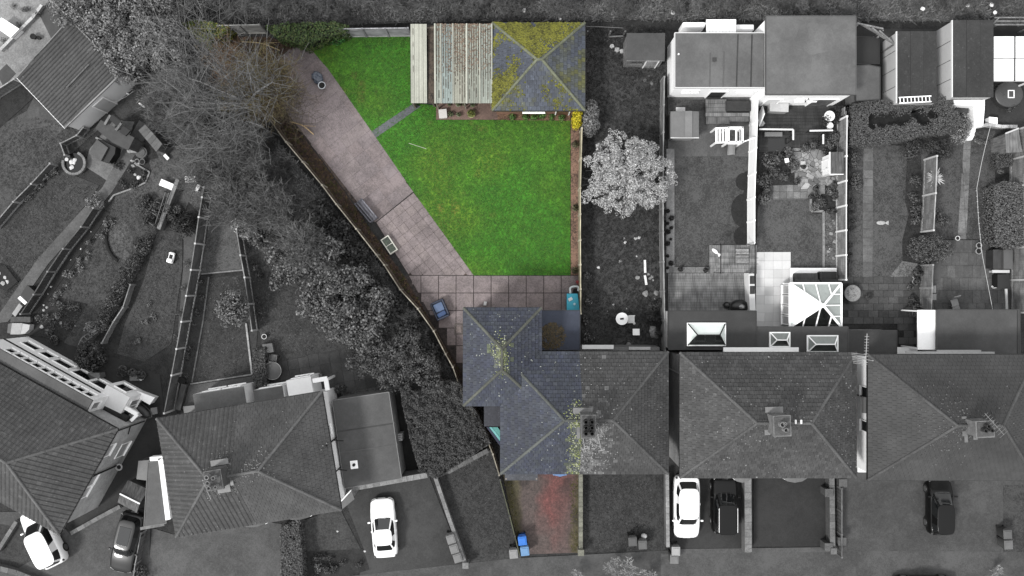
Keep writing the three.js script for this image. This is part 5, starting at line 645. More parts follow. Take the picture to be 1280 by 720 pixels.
{const w=mg(232,'plain'),d=mg(44,'wood'),rail =(label,pts,h)=>{const t=thing('deck_railing',label,'railing',U(...pts[0],0));for(let i=0;i<pts.length - 1;i++){const a=U(...pts[i],h),b=U(...pts[i + 1],h);part('top_rail',bar(a,b,.1,.06),w,t);part('bottom_rail',bar(a.clone().setY(.2),b.clone().setY(.2),.05,.05),d,t);const n=Math.max(2,Math.round(a.distanceTo(b)/ .35));for(let k=0;k<=n;k++){const q=a.clone().lerp(b,k / n);part('baluster',bx(.05,h - .1,.05,q.x,.1,q.z),d,t);}}};rail('white topped deck railing with a corner beside the white fence',[[949,161.5],[991.5,162],[991.5,175]],.9);rail('straight white topped deck railing near the white stool',[[1012,163.5],[1041,163]],.9);rail('short white topped railing leading down off the deck',[[1029,168],[1029,180]],.9);box('bench_box','long grey cushion box behind the white topped railing','box',rect(956,165,978,170.5),.45,{c:gy(104),lid:gy(124)});}
sheet('flower_bed','dark planting bed between deck and slab terrace','flower bed',[[949,172],[1052,172],[1052,262],[1036,266],[1012,266],[1012,250],[948,262]],.04,mg(46,'litter',{bump:.04}));
sheet('water_feature','small dark rectangular pond inside the planted bed','pond',rect(960,172.5,986,189),.12,mg(30,null,{rough:.15}));
{const spec=[[958,203,.75,1.3],[970,197,.5,.8],[984,200,.45,.7],[990,208,.4,.8],[953,228,.6,1.0],[957,240,.4,.6],[952,250,.5,.9],[966,218,.55,.9],[978,221,.4,.6],[985,190,.4,.5],[1005,186,.4,.5],[1016,182,.4,.5],[1035,180,.5,.8],[1042,172,.45,.8],[1025,254,.45,.4],[1018,258,.35,.4],[1041,232,.4,.4],[1044,245,.35,.5],[1036,240,.35,.5]];spec.forEach(([x,y,r,h],i)=>bush('garden_shrub','mixed grey shrub in the planted bed beside the crazy paving','shrub',x,y,{rx:r,h,n:20,cr:.22,per:300,leaf:.1,cols:i % 3?[gy(76),gy(58),gy(92)]:[gy(96),gy(72),gy(112)],seed:300 + i,group:'shrubs around the crazy paving'}));}
{
const P=wpoly([[998,193],[1026,193],[1026,232],[1018,236],[1003,222],[997,206]],.1),r=rng(31),root=part('x',prism(P,0,.07),mg(84,'litter'),scene);root.name=numbered('crazy_paving');info(root,'pale crazy paving of irregular stones below the small shed','paving',null,'structure');inv.set(root,new THREE.Matrix4());const xs=P.map(p=>p[0]),zs=P.map(p=>p[1]);let n=0;const ms=[gy(150),gy(168),gy(134),gy(178)].map(c=>mat(c,'concrete',{bump:.01})),pts=[];for(let k=0;k<900&&pts.length<60;k++){const x=rr(Math.min(...xs),Math.max(...xs),r),z=rr(Math.min(...zs),Math.max(...zs),r);if(inside(P,x,z)&&pts.every(q=>Math.hypot(q[0] - x,q[1] - z)> .24))pts.push([x,z]);}
let Pc=area2(P)< 0?[...P].reverse():P;for(const a of pts){let cell=[[a[0] - .5,a[1] - .5],[a[0] + .5,a[1] - .5],[a[0] + .5,a[1] + .5],[a[0] - .5,a[1] + .5]];for(const b of pts)if(b!==a){const dx=b[0] - a[0],dz=b[1] - a[1],d=Math.hypot(dx,dz);if(d>1)continue;const mx=a[0] + dx*.5 - dx / d*.015,mz=a[1] + dz*.5 - dz / d*.015;cell=clipPoly(cell,[[mx + dz*9 - 0,mz - dx*9],[mx - dz*0 + 0,mz],[mx - dz*9,mz + dx*9],[mx - dx*20 - dz*9,mz - dz*20 + dx*9],[mx - dx*20 + dz*9,mz - dz*20 - dx*9]]);if(cell.length<3)break;}if(cell.length<3||Math.abs(area2(cell))< .01)continue;cell=cell.filter((p,i)=>i===0||Math.hypot(p[0] - cell[i - 1][0],p[1] - cell[i - 1][1])> .01);if(cell.length<3)continue;part(n++?`stone_${String(n - 1).padStart(3, '0')}`:'stone',prism(cell,.05,.1 +(r()- .5)* .012),ms[n % 4],root);}
}
{const w=mg(150,'concrete');const st=[[[1000,211],[1010,209],[1020,214],[1025,221]],[[998,219],[1008,218],[1017,223],[1023,230]],[[1000,226],[1010,226],[1018,231],[1021,236]]];st.forEach((a,i)=>{const t=thing('curved_step',['upper curved stone step below the crazy paving','middle curved stone step below the crazy paving','lowest curved stone step above the slab terrace'][i],'step',U(...a[0],0));for(let k=0;k<3;k++){const p=U(...a[k],.16 - i*.03),q=U(...a[k + 1],.16 - i*.03);part('step_stone',bar(p,q.clone().lerp(p,.05),.26,.12),mat(gy([190,130,165,110][(i + k)% 4]),'concrete'),t);}});}
paving('slab_terrace','small terrace of pale square slabs above the lawn','patio',[[962,232],[1012,230],[1012,249],[962,249]],.07,{w:.49,l:.49,gap:.02,ms:[mg(122,'concrete'),mg(134,'concrete'),mg(112,'concrete')],bed:mg(62,'litter'),origin:[966,231]});
sheet('lawn','plain grey lawn between white fence and slatted fence','lawn',[[950,249],[1012,249],[1012,266],[1029,267],[1029,346],[989,346],[989,315],[946,315],[947,262]],.05,mg(82,'turf',{bump:.02}));
edging('lawn_edging','pale stone edging turning round the raised corner bed',[[1013.5,246],[1013.5,264],[1029.5,264],[1029.5,335]],{c:gy(150),w:.16,len:.8});
sheet('gravel_strip','strip of pale mixed gravel along the slatted fence','gravel',rect(1031,266,1046,338),.06,mg(104,'litter',{bump:.04}));
{const r=rng(82);for(let i=0;i<18;i++)stone('pale cobble lying in the gravel strip',1033 + r()* 11,268 + r()* 66,.06 + r()* .1,{c:gy(120 + r()* 100),group:'cobbles in the gravel strip'});[[1033,226,.2],[1038,229,.28],[1035,222,.2],[1042,224,.22],[1046,221,.2],[1037,241,.2],[1040,239,.24],[1043,249,.18],[1027,229,.16],[1023,241,.2]].forEach(([x,y,s])=>stone('large pale boulder in the rockery below the small shed',x,y,s,{c:gy(150),group:'boulders of the rockery'}));}
[[995,227,.2,110],[1018,236,.2,60],[1019,243,.18,120],[1012,246,.17,40],[1040,265,.2,60],[1034,265,.16,180],[1003,209,.17,40],[956,243,.22,110],[1029,190,.2,140]].forEach(([x,y,r,c])=>pot('round pot standing among the slab terrace and rockery',x,y,r,{c:gy(c),plant:[gy(70),gy(50)],group:'pots about the slab terrace'}));
{const h=1.7,A=U(1038,191,h),B=U(1054.5,216.5,h),t=thing('play_house','small shed with ribbed grey roof and bright white front','shed',V((A.x + B.x)/ 2,0,(A.z + B.z)/ 2));part('wall',bx(B.x - A.x - .1,h - .05,B.z - A.z - .1,(A.x + B.x)/ 2,.02,(A.z + B.z)/ 2),mg(235,'plain'),t);const n=8;for(let i=0;i<n;i++)part('roof_board',bx((B.x - A.x)/ n - .01,.05,B.z - A.z + .1,A.x +(i + .5)*(B.x - A.x)/ n,h - .04 +(i % 2)* .012,(A.z + B.z)/ 2),mg(98,'wood'),t);part('fascia',[bx(.04,.16,B.z - A.z + .12,A.x - .03,h - .14,(A.z + B.z)/ 2),bx(B.x - A.x,.14,.04,(A.x + B.x)/ 2,h - .13,B.z + .07)],mg(245,'plain'),t);doorOn(t,V(A.x + .05,.05,(A.z + B.z)/ 2),V(0,0,1),V(-1,0,0),.6,1.35,{c:gy(240)});}
solo('wall_plaque','small white heart shaped plaque in the shrubs','ornament',[bar(U(981,201,.6),U(986,200,.6),.3,.04)],mg(245,'plain'));{const A=U(1000,204,.3),B=U(1006,207,.3);solo('stone_bench','tiny pale stone bench by the crazy paving','bench',[bx(B.x - A.x,.07,.25,(A.x + B.x)/ 2,.36,A.z),bx(.07,.35,.2,A.x + .05,.03,A.z),bx(.07,.35,.2,B.x - .05,.03,A.z)],mg(190,'concrete'));}
fence('garden_fence','grey slatted fence with white posts between decked garden and path garden',[[1046,152],[1045.5,200],[1045,260],[1045,350]],{h:1.8,panel:gy(150),post:gy(232),board:gy(210),cap:gy(220),seed:14,bay:1.95});
{const A=U(1057,136,1.4);solo('stacked_boards','stack of pale leaning boards at the corner of the dark deck','boards',[0,1,2,3].map(i=>bar(U(1050 + i*2,142 + i*5,.1),U(1056 + i*1.5,138 + i*5.4,1.5),.5,.04)),mg(150,'wood'));}
// ================================================================ path garden
sheet('lawn','long dark lawn split by a narrow slab path','lawn',[[1061,178],[1132,182],[1134,195],[1131,250],[1136,268],[1128,300],[1128,346],[1061,346]],.04,TURF3);
paving('slab_path','narrow straight path of single pale slabs up the long dark lawn','path',[[1079.5,181],[1092,181],[1090.5,346],[1077.5,346]],.06,{w:.74,l:.6,gap:.02,ms:[mg(108,'concrete'),mg(116,'concrete'),mg(100,'concrete')],bed:mg(60,'litter'),origin:[1078.4,181]});
sheet('flower_bed','dark curved shrub bed beside the palm fence','flower bed',[[1134,180],[1152,180],[1150,290],[1140,300],[1128,305],[1136,268],[1131,250],[1134,195]],.05,mg(48,'litter',{bump:.05}));
fence('garden_fence','short grey fence with pale posts between curved bed and palm',[[1155,200],[1153.5,245],[1151,290]],{h:1.8,panel:gy(140),post:gy(210),board:gy(180),cap:gy(190),seed:15,bay:2.3});
solo('stone_fish','pale stone fish ornament lying on the long dark lawn','ornament',(()=>{const p=U(1101,278.5,.08),g=ball(.2,0,0,0,1.7,.4,.8),k=new THREE.ConeGeometry(.18,.3,8);k.rotateZ(Math.PI / 2);k.scale(1,.3,1);k.translate(.38,0,0);const q=mergeGeometries([clean(g),clean(k)]);q.translate(p.x,.1,p.z);return q;})(),mg(180,'concrete'));
[[1064,198,.6,.9],[1065,232,.7,1.1],[1066,222,.5,.9],[1063,205,.5,.9]].forEach(([x,y,r,h],i)=>bush('round_shrub','round grey shrub at the foot of the slatted fence','shrub',x,y,{rx:r*.8,h,n:24,cr:.22,per:320,leaf:.09,cols:[gy(80),gy(96),gy(66)],seed:340 + i,group:'round shrubs by the slatted fence'}));
[[1141,228,.55],[1139,248,.5],[1141,262,.5],[1143,276,.45],[1136,192,.6],[1166,233,.35],[1168,270,.6],[1176,276,.5],[1158,282,.4]].forEach(([x,y,r],i)=>bush('border_shrub','loose grey shrub in the bed around the short grey fence','shrub',x,y,{rx:r,h:r*1.5,n:18,cr:.2,per:280,leaf:.1,cols:[gy(78),gy(60),gy(96)],seed:350 + i,group:'shrubs around the short grey fence'}));
{const r=rng(60),p=U(1166.5,223,1),t=thing('palm_plant','pale spiky fan palm above the short grey fence','plant',p.clone().setY(.03)),fr=[];part('stem',rod(V(p.x,0,p.z),V(p.x,1.1,p.z),.06,8,.05),mg(70,'wood'),t);for(let i=0;i<26;i++){const a=i / 26*6.283 + r()* .2,l=.55 + r()* .25,c=V(p.x,1.12,p.z),e=V(p.x + Math.cos(a)* l,1.1 + r()* .35,p.z + Math.sin(a)* l),n=V(-Math.sin(a),0,Math.cos(a)).multiplyScalar(.05),m=c.clone().lerp(e,.5).add(V(0,.08,0));fr.push([c,m.clone().add(n),e],[c,e,m.clone().sub(n)]);}part('fronds',faces(fr),mg(215,'plain'),t);}
bush('clipped_shrub','large clipped round shrub with pale specks above mixed slab patio','shrub',1155,312,{rx:1.75,rz:1.15,h:1.5,n:240,cr:.24,per:360,leaf:.08,cols:[gy(90),gy(76),gy(104),gy(70)],seed:370});
paving('patio','patio of mixed grey slabs behind the smooth roofed house','patio',[[1054,346],[1128,346],[1147,330],[1149,345],[1149,440],[1122,440],[1122,412],[1054,412]],.06,{w:.72,l:.48,gap:.02,ms:[mg(80,'concrete'),mg(90,'concrete'),mg(72,'concrete'),mg(85,'concrete')],bed:mg(42,'litter'),origin:[1054,346],stagger:.5});
{const p=U(1065.5,366.5,.5),t=thing('stone_bowl','broad pale stone bowl standing on the mixed slab patio','bowl',p.clone().setY(.06));const g=new THREE.LatheGeometry([[.001,0],[.3,0],[.3,.2],[.55,.42],[.6,.5],[.52,.5],[.3,.36],[.001,.34]].map(q=>new THREE.Vector2(...q)),20);g.translate(p.x,.06,p.z);part('bowl',g,mg(150,'concrete',{bump:.02}),t);part('filling',cy(.45,.42,.05,p.x,.44,p.z),mg(140,'litter',{bump:.05}),t);pot('small dark pot beside the broad stone bowl',1083,371,.2,{c:gy(70),plant:[gy(60)]});}
[[1144,340,.28,60],[1142,352,.24,190],[1135.5,359,.2,170],[1138,373,.22,50],[1142,376,.18,90],[1137,380,.2,45],[1143,385,.24,110],[1142,391.5,.28,120],[1142,346,.16,210]].forEach(([x,y,r,c])=>pot('round pot in the row beside the pale fence on the slab patio',x,y,r,{c:gy(c),plant:[gy(58),gy(80),gy(44)],group:'row of pots beside the pale fence'}));
sheet('gravel_strip','pale gravel patch below the clipped round shrub','gravel',[[1112,346],[1128,326],[1150,330],[1150,346]],.065,mg(110,'litter',{bump:.03}));
fence('garden_fence','pale weathered fence running down to the bright white roof',[[1151,332],[1149,388]],{h:1.7,panel:gy(140),post:gy(165),board:gy(140),cap:gy(150),seed:16,bay:1.6});
sheet('yard','dark yard floor beside the pair of garages','yard',rect(1068,36,1280,180),.022,mg(52,'concrete'));
{const g =(label,P,h)=>{const c=U((P[0][0] + P[2][0])/ 2,(P[0][1] + P[2][1])/ 2,h).setY(0),t=thing('garage',label,'garage',c),W=wpoly(P,h);part('wall',prism(inset(W,.04),0,h - .1),mg(210,'concrete',{bump:.01}),t);const n=3;for(let i=0;i<n;i++){const a=W[0][0] +(W[1][0] - W[0][0])* i / n,b=W[0][0] +(W[1][0] - W[0][0])*(i + 1)/ n;part('roof_sheet',bx(b - a - .015,.08,W[3][1] - W[0][1],(a + b)/ 2,h - .08 + .012 *(i % 2),(W[0][1] + W[3][1])/ 2),mg(62,'tile'),t);}part('barge_board',[bx(.05,.16,W[3][1] - W[0][1],W[0][0] - .03,h - .15,(W[0][1] + W[3][1])/ 2)],mg(225,'plain'),t);for(let i=1;i<4;i++){const z=W[0][1] +(W[3][1] - W[0][1])* i / 4;part('wall_joint',bx(.02,h - .2,.04,W[0][0] + .035,0,z),mg(120,'concrete'),t);}part('garage_door',bx(W[1][0] - W[0][0] - .5,1.95,.05,(W[0][0] + W[1][0])/ 2,.03,W[3][1] - .04),mg(170,'wood'),t);return t;};
g('concrete sectional garage with dark speckled roof next to the ladder',rect(1121.5,39,1171,129),2.3);g('taller concrete sectional garage with dark speckled roof, pale ridged wall',rect(1191,25,1242,121.5),2.55);
{const h=2.45,t=thing('ladder','white aluminium ladder lying along the edge of the garage roof','ladder',U(1144,124.5,h)),m=mg(245,null,{rough:.4}),P =(x,y)=>U(x,y,h);part('rail',bar(P(1123.5,122),P(1164,120),.07,.06),m,t);part('rail',bar(P(1124,129),P(1164,127),.07,.06),m,t);for(let i=0;i<9;i++){const k =(i + .3)/ 8.7;part('rung',bar(P(1123.5 + 40*k,122 - 2*k),P(1124 + 40*k,129 - 2*k),.05,.04),m,t);}}
const t1=flatRoof('store_room','low grey felt roofed store between outbuilding and garage','shed',[[1069,82],[1086,81],[1100,84],[1100,124],[1070,126]],1.9,{roof:gy(92),wall:gy(110),fascia:gy(60),over:.05});const t2=flatRoof('store_room','dark felt roofed store under the timber lattice','shed',rect(1070.5,46,1099,80),1.6,{roof:gy(36),wall:gy(60),fascia:gy(30),over:.05});
{const t=thing('timber_lattice','weathered timber frame leaning behind the dark roofed store','timber frame',U(1095,38,0)),m=mg(140,'wood');for(let i=0;i<4;i++)part('rafter',bar(U(1072 + i*9,28 + i*3.4,2.2),U(1095 + i*7.5,41 + i*4.5,1.8),.09,.07),m,t);part('rail',bar(U(1071,29,2.2),U(1104,36,2.2),.1,.08),m,t);part('rail',bar(U(1096,42,1.8),U(1118,55,1.8),.1,.08),m,t);for(const [x,y] of [[1072,31],[1104,38],[1098,46],[1117,56]])part('post',bx(.09,1.8,.09,U(x,y,1.8).x,0,U(x,y,1.8).z),m,t);}
}
hedge('tall_hedge','broad overgrown hedge with dark hollows before the garages',[[1066,130],[1090,124],[1118,127],[1150,132],[1165,122],[1190,120],[1194,135],[1205,150],[1195,165],[1160,168],[1130,175],[1095,182],[1064,180]],1.7,{cols:[gy(86),gy(74),gy(96),gy(64)],leaf:.085,dens:520,seed:3,lump:.14,holes:[[1094,148,.5],[1104,150,.6],[1116,148,.55],[1128,150,.5],[1136,146,.4],[1148,140,.5],[1156,148,.55],[1168,142,.4],[1092,156,.35]]});
bush('round_shrub','pale speckled round shrub between tall hedge and white wall','shrub',1194,163,{rx:.85,rz:1.2,h:1.3,n:90,cr:.22,per:420,leaf:.07,cols:[gy(140),gy(110),gy(90),gy(160)],seed:380});
[[1176,188,.8],[1160,184,.6],[1140,183,.8]].forEach(([x,y,r],i)=>bush('round_shrub','low dark rounded shrub below the tall hedge','shrub',x,y,{rx:r,h:.9,n:30,cr:.25,per:330,leaf:.08,cols:[gy(58),gy(70),gy(48)],seed:385 + i,group:'low shrubs below the tall hedge'}));
{const h=1.6,t=thing('garden_wall','bright white stepped rendered wall below the taller garage','wall',U(1215,150,0)),w=mg(240,'concrete');part('masonry',prism(wpoly([[1192,123],[1231,123],[1231,133],[1192,131]],h),0,h),w,t);part('masonry',prism(wpoly([[1217,133.5],[1231,133.5],[1229,157],[1218,160]],.9),0,.9),w,t);for(let i=0;i<3;i++)part('step',prism(wpoly([[1216 - i*2.4,160 + i*5],[1221 - i*1.2,158 + i*5],[1218 - i*1.5,165 + i*5],[1210 - i*1.5,166 + i*5]],.7 - i*.2),0,.7 - i*.2),w,t);}
{const A=U(1195,133,1.1),B=U(1211.5,142,1.1);box('slatted_crate','dark slatted crate between speckled shrub and white wall','crate',rect(1195,134,1211,141),.9,{c:gy(40),lid:gy(56),map:'wood'});}
{const h=2.4,A=U(1241.5,45,h),B=U(1296,101,h),t=thing('glazed_shelter','white sheeted shelter roof with dark joint beside the taller garage','shelter',V((A.x + B.x)/ 2,0,(A.z + B.z)/ 2)),w=mg(236,'plain',{rough:.4});for(let i=0;i<2;i++)for(let j=0;j<2;j++)part('roof_sheet',bx((B.x - A.x)/ 2 - .12,.05,(B.z - A.z)/ 2 - .06,A.x +(B.x - A.x)*(.25 + .5*i),h - .05 - j*.02,A.z +(B.z - A.z)*(.25 + .5*j)),w,t);part('rafter',[bx(.1,.06,B.z - A.z,(A.x + B.x)/ 2,h - .1,(A.z + B.z)/ 2)],mg(60,'wood'),t);part('beam',bx(B.x - A.x,.1,.1,(A.x + B.x)/ 2,h - .16,(A.z + B.z)/ 2),mg(150,'wood'),t);for(const x of [A.x + .1,B.x - .1])for(const z of [A.z + .1,B.z - .1])part('post',bx(.1,h - .1,.1,x,0,z),w,t);part('front_beam',bx(B.x - A.x,.22,.06,(A.x + B.x)/ 2,h - .32,B.z - .05),mg(225,'plain'),t);
const C=U(1243,22,1.8),D=U(1296,31,1.8),k=thing('pergola','weathered timber pergola behind the white sheeted shelter','pergola',V((C.x + D.x)/ 2,0,(C.z + D.z)/ 2)),m=mg(130,'wood');for(let i=0;i<3;i++)part('beam',bx(D.x - C.x,.09,.08,(C.x + D.x)/ 2,1.75,C.z +(D.z - C.z)* i / 2),m,k);part('rafter',bar(V(C.x - .4,1.7,D.z + .3),V(C.x + .3,1.84,C.z),.08,.08),m,k);for(const x of [C.x + .2,D.x - .2])for(const z of [C.z,D.z])part('post',bx(.09,1.75,.09,x,0,z),m,k);sheet('black_yard','black ground between pergola and white sheeted shelter','yard',rect(1242,32,1290,46),.03,mg(26,'litter'));}  // near-black ground sheet, darker than the yard around it
{const p=U(1261,118,.5),t=thing('garden_trampoline','round covered dark tub with square white hatch','tub',p.clone().setY(.03)),g=new THREE.CylinderGeometry(.92,.9,.5,32);g.scale(1.1,1,1);g.translate(p.x,.28,p.z);part('tub',g,mg(62,'plain',{rough:.5}),t);const k=new THREE.SphereGeometry(.92,28,8,0,6.283,0,1.57);k.scale(1.1,.16,1);k.translate(p.x,.53,p.z);part('cover',k,mg(72,'plain',{rough:.45}),t);const q=U(1264,117.5,.7);part('hatch',[bx(.46,.05,.06,q.x,.66,q.z - .25),bx(.46,.05,.06,q.x,.66,q.z + .25),bx(.06,.05,.46,q.x - .2,.66,q.z),bx(.06,.05,.46,q.x + .2,.66,q.z)],mg(240),t);[[1244,112,.3],[1246,119,.25],[1262,134,.5],[1258,139,.3]].forEach(([x,y,r],i)=>bush('dark_shrub','small tangled shrub beside the round covered tub','shrub',x,y,{rx:r,h:.7,n:10,cr:.17,per:250,leaf:.09,cols:[gy(90),gy(60)],seed:400 + i,group:'tangled shrubs round the covered tub'}));}
box('white_table','square white table in the dark corner yard','table',[[1236.5,146],[1247,147],[1247,155],[1236.5,154]],.6,{c:gy(232),lid:gy(246),top:'table_top'});
wall('garden_wall','thin pale curved wall between corner yard and washing line garden',[[1219,159],[1236,155.5],[1252,158],[1272,158]],{h:.6,c:gy(190),cap:gy(205),w:.16});
{const h=1.9,t=thing('garden_shed','low pale plank shed against the far fence of washing line garden','shed',U(1266,178,0)),P=wpoly([[1256.5,167],[1273,160.5],[1278,190],[1258,191]],h);part('wall',prism(inset(P,.06),0,h - .05),mg(120,'wood'),t);part('roof',prism(P,h - .05,h),mg(122,'wood'),t);part('ridge_trim',bar(V(P[0][0],h + .02,P[0][1]),V(P[1][0],h + .02,P[1][1]),.1,.05),mg(210,'wood'),t);}
sheet('lawn','dark lawn under the washing line with its own slab path','lawn',[[1150,180],[1244,160],[1244,299],[1163,299],[1156,290]],.042,TURF);
paving('slab_path','straight pale slab path leading to paved yard of the washing line garden','path',[[1205,172],[1214,170],[1208,299],[1197,299]],.06,{w:.72,l:.85,gap:.02,ang:-.05,ms:[mg(124,'concrete'),mg(116,'concrete'),mg(132,'concrete')],bed:mg(60,'litter'),origin:[1201.5,172]});
paving('paved_yard','grey paved yard between round shrub and barbecue','patio',[[1163,300],[1262,300],[1262,390],[1163,390]],.055,{w:.6,l:.9,gap:.015,ms:[mg(92,'concrete'),mg(99,'concrete'),mg(86,'concrete')],bed:mg(58,'litter'),origin:[1163,300],stagger:.5});
fence('garden_fence','pale fence along the far side of the washing line garden',[[1263,165],[1262,235],[1263,310],[1264,390]],{h:1.8,panel:gy(146),post:gy(210),board:gy(170),cap:gy(180),seed:18,bay:2.4});
hedge('side_hedge','dense speckled hedge against the pale fence of washing line garden',[[1243,232],[1256,226],[1290,230],[1290,306],[1262,312],[1244,304]],1.6,{cols:[gy(92),gy(74),gy(108),gy(60)],leaf:.1,dens:420,seed:5,lump:.2});hedge('side_hedge','small square clipped hedge beside the low plank shed',[[1246,192],[1264,189],[1267,207],[1247,210]],1.1,{cols:[gy(72),gy(84),gy(60)],leaf:.08,dens:600,seed:6,lump:.08});
{const t=thing('washing_line','thin white washing line with pegs strung over the dark lawn','washing line',U(1227,200,0)),m=mg(215,null),a=U(1238,158,1.9),b=U(1221,235,1.5),c=U(1228,320,1.7),d=U(1241,388,2.3);part('line',[tube([a,a.clone().lerp(b,.5).add(V(0,-.1,0)),b],.014,16,5),tube([b,b.clone().lerp(c,.5).add(V(0,-.1,0)),c],.014,16,5),tube([c,d],.014,12,5)],m,t);part('post',rod(V(b.x,0,b.z),b,.025),mg(120,null),t);for(let i=0;i<12;i++){const p=b.clone().lerp(c,.04 + i*.08);part('peg',bx(.05,.09,.03,p.x,p.y - .12,p.z),m,t);}}
{const t=thing('garden_bench','pale curved stone seat beside the low plank shed','bench',U(1247,184,.3)),g=[];for(let i=0;i<8;i++){const a=.2 + i*.28;const p=U(1248,186,.4),q=V(p.x + Math.cos(-a)* .4,.38,p.z + Math.sin(-a)* .4);g.push(rbx(.2,.1,.22,q.x,.36,q.z,a,.03));}part('seat',g,mg(170,'concrete'),t);for(const a of [.4,1.9]){const p=U(1248,186,.4);part('leg',bx(.14,.34,.14,p.x + Math.cos(-a)* .4,.03,p.z + Math.sin(-a)* .4),mg(150,'concrete'),t);}}
[[1223,178,.17,170],[1231,179,.14,200],[1219,176,.14,190],[1247.5,214,.22,120]].forEach(([x,y,r,c])=>pot('pale pot on the dark lawn under the washing line',x,y,r,{c:gy(c),plant:[gy(80)],group:'pots on the washing line lawn'}));[[1221,307,.2,190],[1220.5,314,.22,180],[1245,308.5,.22,150],[1195,298,.16,225]].forEach(([x,y,r,c])=>pot('round pot at the edge of the grey paved yard',x,y,r,{c:gy(c),group:'pots at the edge of the paved yard'}));
{const t=box('brick_barbecue','dark brick barbecue with pale shelf in the paved yard','barbecue',rect(1241.5,312,1254,336),1,{c:gy(56),lid:gy(62),map:'wood'});box('oil_tank','smooth grey tank behind the dark brick barbecue','tank',rect(1254.5,312,1266,336),1.2,{c:gy(90),lid:gy(96)});solo('serving_shelf','white serving shelf at the end of the dark brick barbecue','shelf',(()=>{const p=U(1240.5,337.5,.9),q=U(1262,341,.9);return [bx(q.x - p.x,.06,q.z - p.z,(p.x + q.x)/ 2,.84,(p.z + q.z)/ 2),bx(.08,.84,.14,p.x + .3,.02,(p.z + q.z)/ 2),bx(.08,.84,.14,q.x - .3,.02,(p.z + q.z)/ 2)];})(),mg(210,'plain'));box('storage_box','black garden storage box below the brick barbecue','box',rect(1247,343,1262.5,360),.8,{c:gy(26),lid:gy(34)});const p=U(1244.5,358,.3);solo('white_kettle','small white watering can beside the black storage box','watering can',[cy(.12,.15,.25,p.x,.06,p.z),rod(V(p.x,.2,p.z),V(p.x - .3,.32,p.z + .02),.025),ball(.12,p.x,.31,p.z,1,.4,1)],mg(240,'plain'));const q=U(1258.5,376,.6);solo('leaning_plank','long pale plank standing by the pale fence of paved yard','plank',bar(U(1257.5,361,1),U(1258.5,387,.9),.16,.06),mg(180,'wood'));}
[[1163.5,357,1170,366],[1163.5,367.5,1170.5,375]].forEach(([a,b,c,d])=>box('storage_crate','small pale lidded crate on the paved yard by the weathered fence','crate',rect(a,b,c,d),.4,{c:gy(140),lid:gy(160),group:'pale crates by the weathered fence'}));
box('mat_stand','dark flat rubber mat on the paved yard below round shrub','mat',rect(1164,327,1176,349.5),.1,{c:gy(70),lid:gy(76),top:'surface',base:.03});
{const p=U(1194,380,.5),t=thing('garden_chair','pale slanted sun chair on the paved yard','chair',p.clone().setY(.06),.3),m=mg(165,'plain');part('seat',rbx(.5,.06,.5,p.x,.4,p.z - .1,.3,.02),m,t);part('backrest',bar(V(p.x,.42,p.z - .35),V(p.x - .05,.9,p.z - .55),.5,.05),m,t);part('footrest',bar(V(p.x + .05,.4,p.z + .15),V(p.x + .25,.3,p.z + .45),.5,.05),m,t);for(const a of [-.2,.2])for(const b of [-.3,.15])part('leg',bx(.04,.36,.04,p.x + a,.05,p.z + b),m,t);}
flatRoof('house_extension','long grey felt flat roofed extension behind the smooth roofed house','extension',[[1171.5,387],[1275,387],[1275,443],[1171.5,443]],2.8,{roof:gy(76),wall:gy(180),fascia:gy(60),over:.08,seams:[[1272,388,1272,442,50]]});
{const h=2.5,A=U(1147,387.5,h),B=U(1171,437,h),w=mg(243,'plain'),t=thing('canopy','bright white narrow canopy roof beside the long grey extension','canopy',V((A.x + B.x)/ 2,0,(A.z + B.z)/ 2));part('roof',bx(B.x - A.x,.08,B.z - A.z,(A.x + B.x)/ 2,h - .08,(A.z + B.z)/ 2),w,t);for(const x of [A.x + .08,B.x - .08])for(const z of [A.z + .08,B.z - .08])part('post',bx(.09,h - .09,.09,x,0,z),w,t);}
{const A=U(1121,434,1.2),B=U(1147,442.5,1.2);solo('white_bench','low white slab bench by the narrow white canopy','bench',[bx(B.x - A.x,.1,B.z - A.z,(A.x + B.x)/ 2,1.1,(A.z + B.z)/ 2),bx(.15,1.1,B.z - A.z - .1,A.x + .15,.03,(A.z + B.z)/ 2),bx(.15,1.1,B.z - A.z - .1,B.x - .15,.03,(A.z + B.z)/ 2)],mg(226,'plain'));}
solo('wall_coping','thin white coping strip above the long grey extension','coping',[bar(U(1171,438.5,3),U(1226,438.5,3),.12,.1),bar(U(1132,441,3.2),U(1243,441.5,3.2),.2,.06)],mg(200,'plain'));
// ================================================================ the row houses with hipped roofs
function rowHouse(label,cor,o){
const f=frameFrom(cor,HE),t=thing('semi_detached_house',label,'house',f.c.clone().setY(0)),W=inset(wpoly(cor,HE),.3),hr=hipRoof(f,PITCH,o.hips||[1,1]);
part('wall',prism(W,-.1,HE),mat(o.wall||gy(150),'concrete',{bump:.01}),t);roofPart(t,hr,{...o.roof});
const c=[0,1,2,3].map(i=>V(W[i][0],0,W[i][1]));
for(const [i,j,list] of o.windows||[]){const a=c[i],b=c[j],d=b.clone().sub(a),L=d.length();d.normalize();let out=V(d.z,0,-d.x);if(out.dot(a.clone().add(b).multiplyScalar(.5).sub(f.c))< 0)out.multiplyScalar(-1);for(const [k,y,w,h,n,door] of list){const q=a.clone().lerp(b,k);door?doorOn(t,q.setY(y),d,out,w,h,{c:gy(80)}):windowOn(t,q.setY(y),d,out,w,h,{n});}}
return{t,f,hr,W,c};
}
const gcol =(s,amt=.15,l=.03)=>tc(gy(s),amt,l);
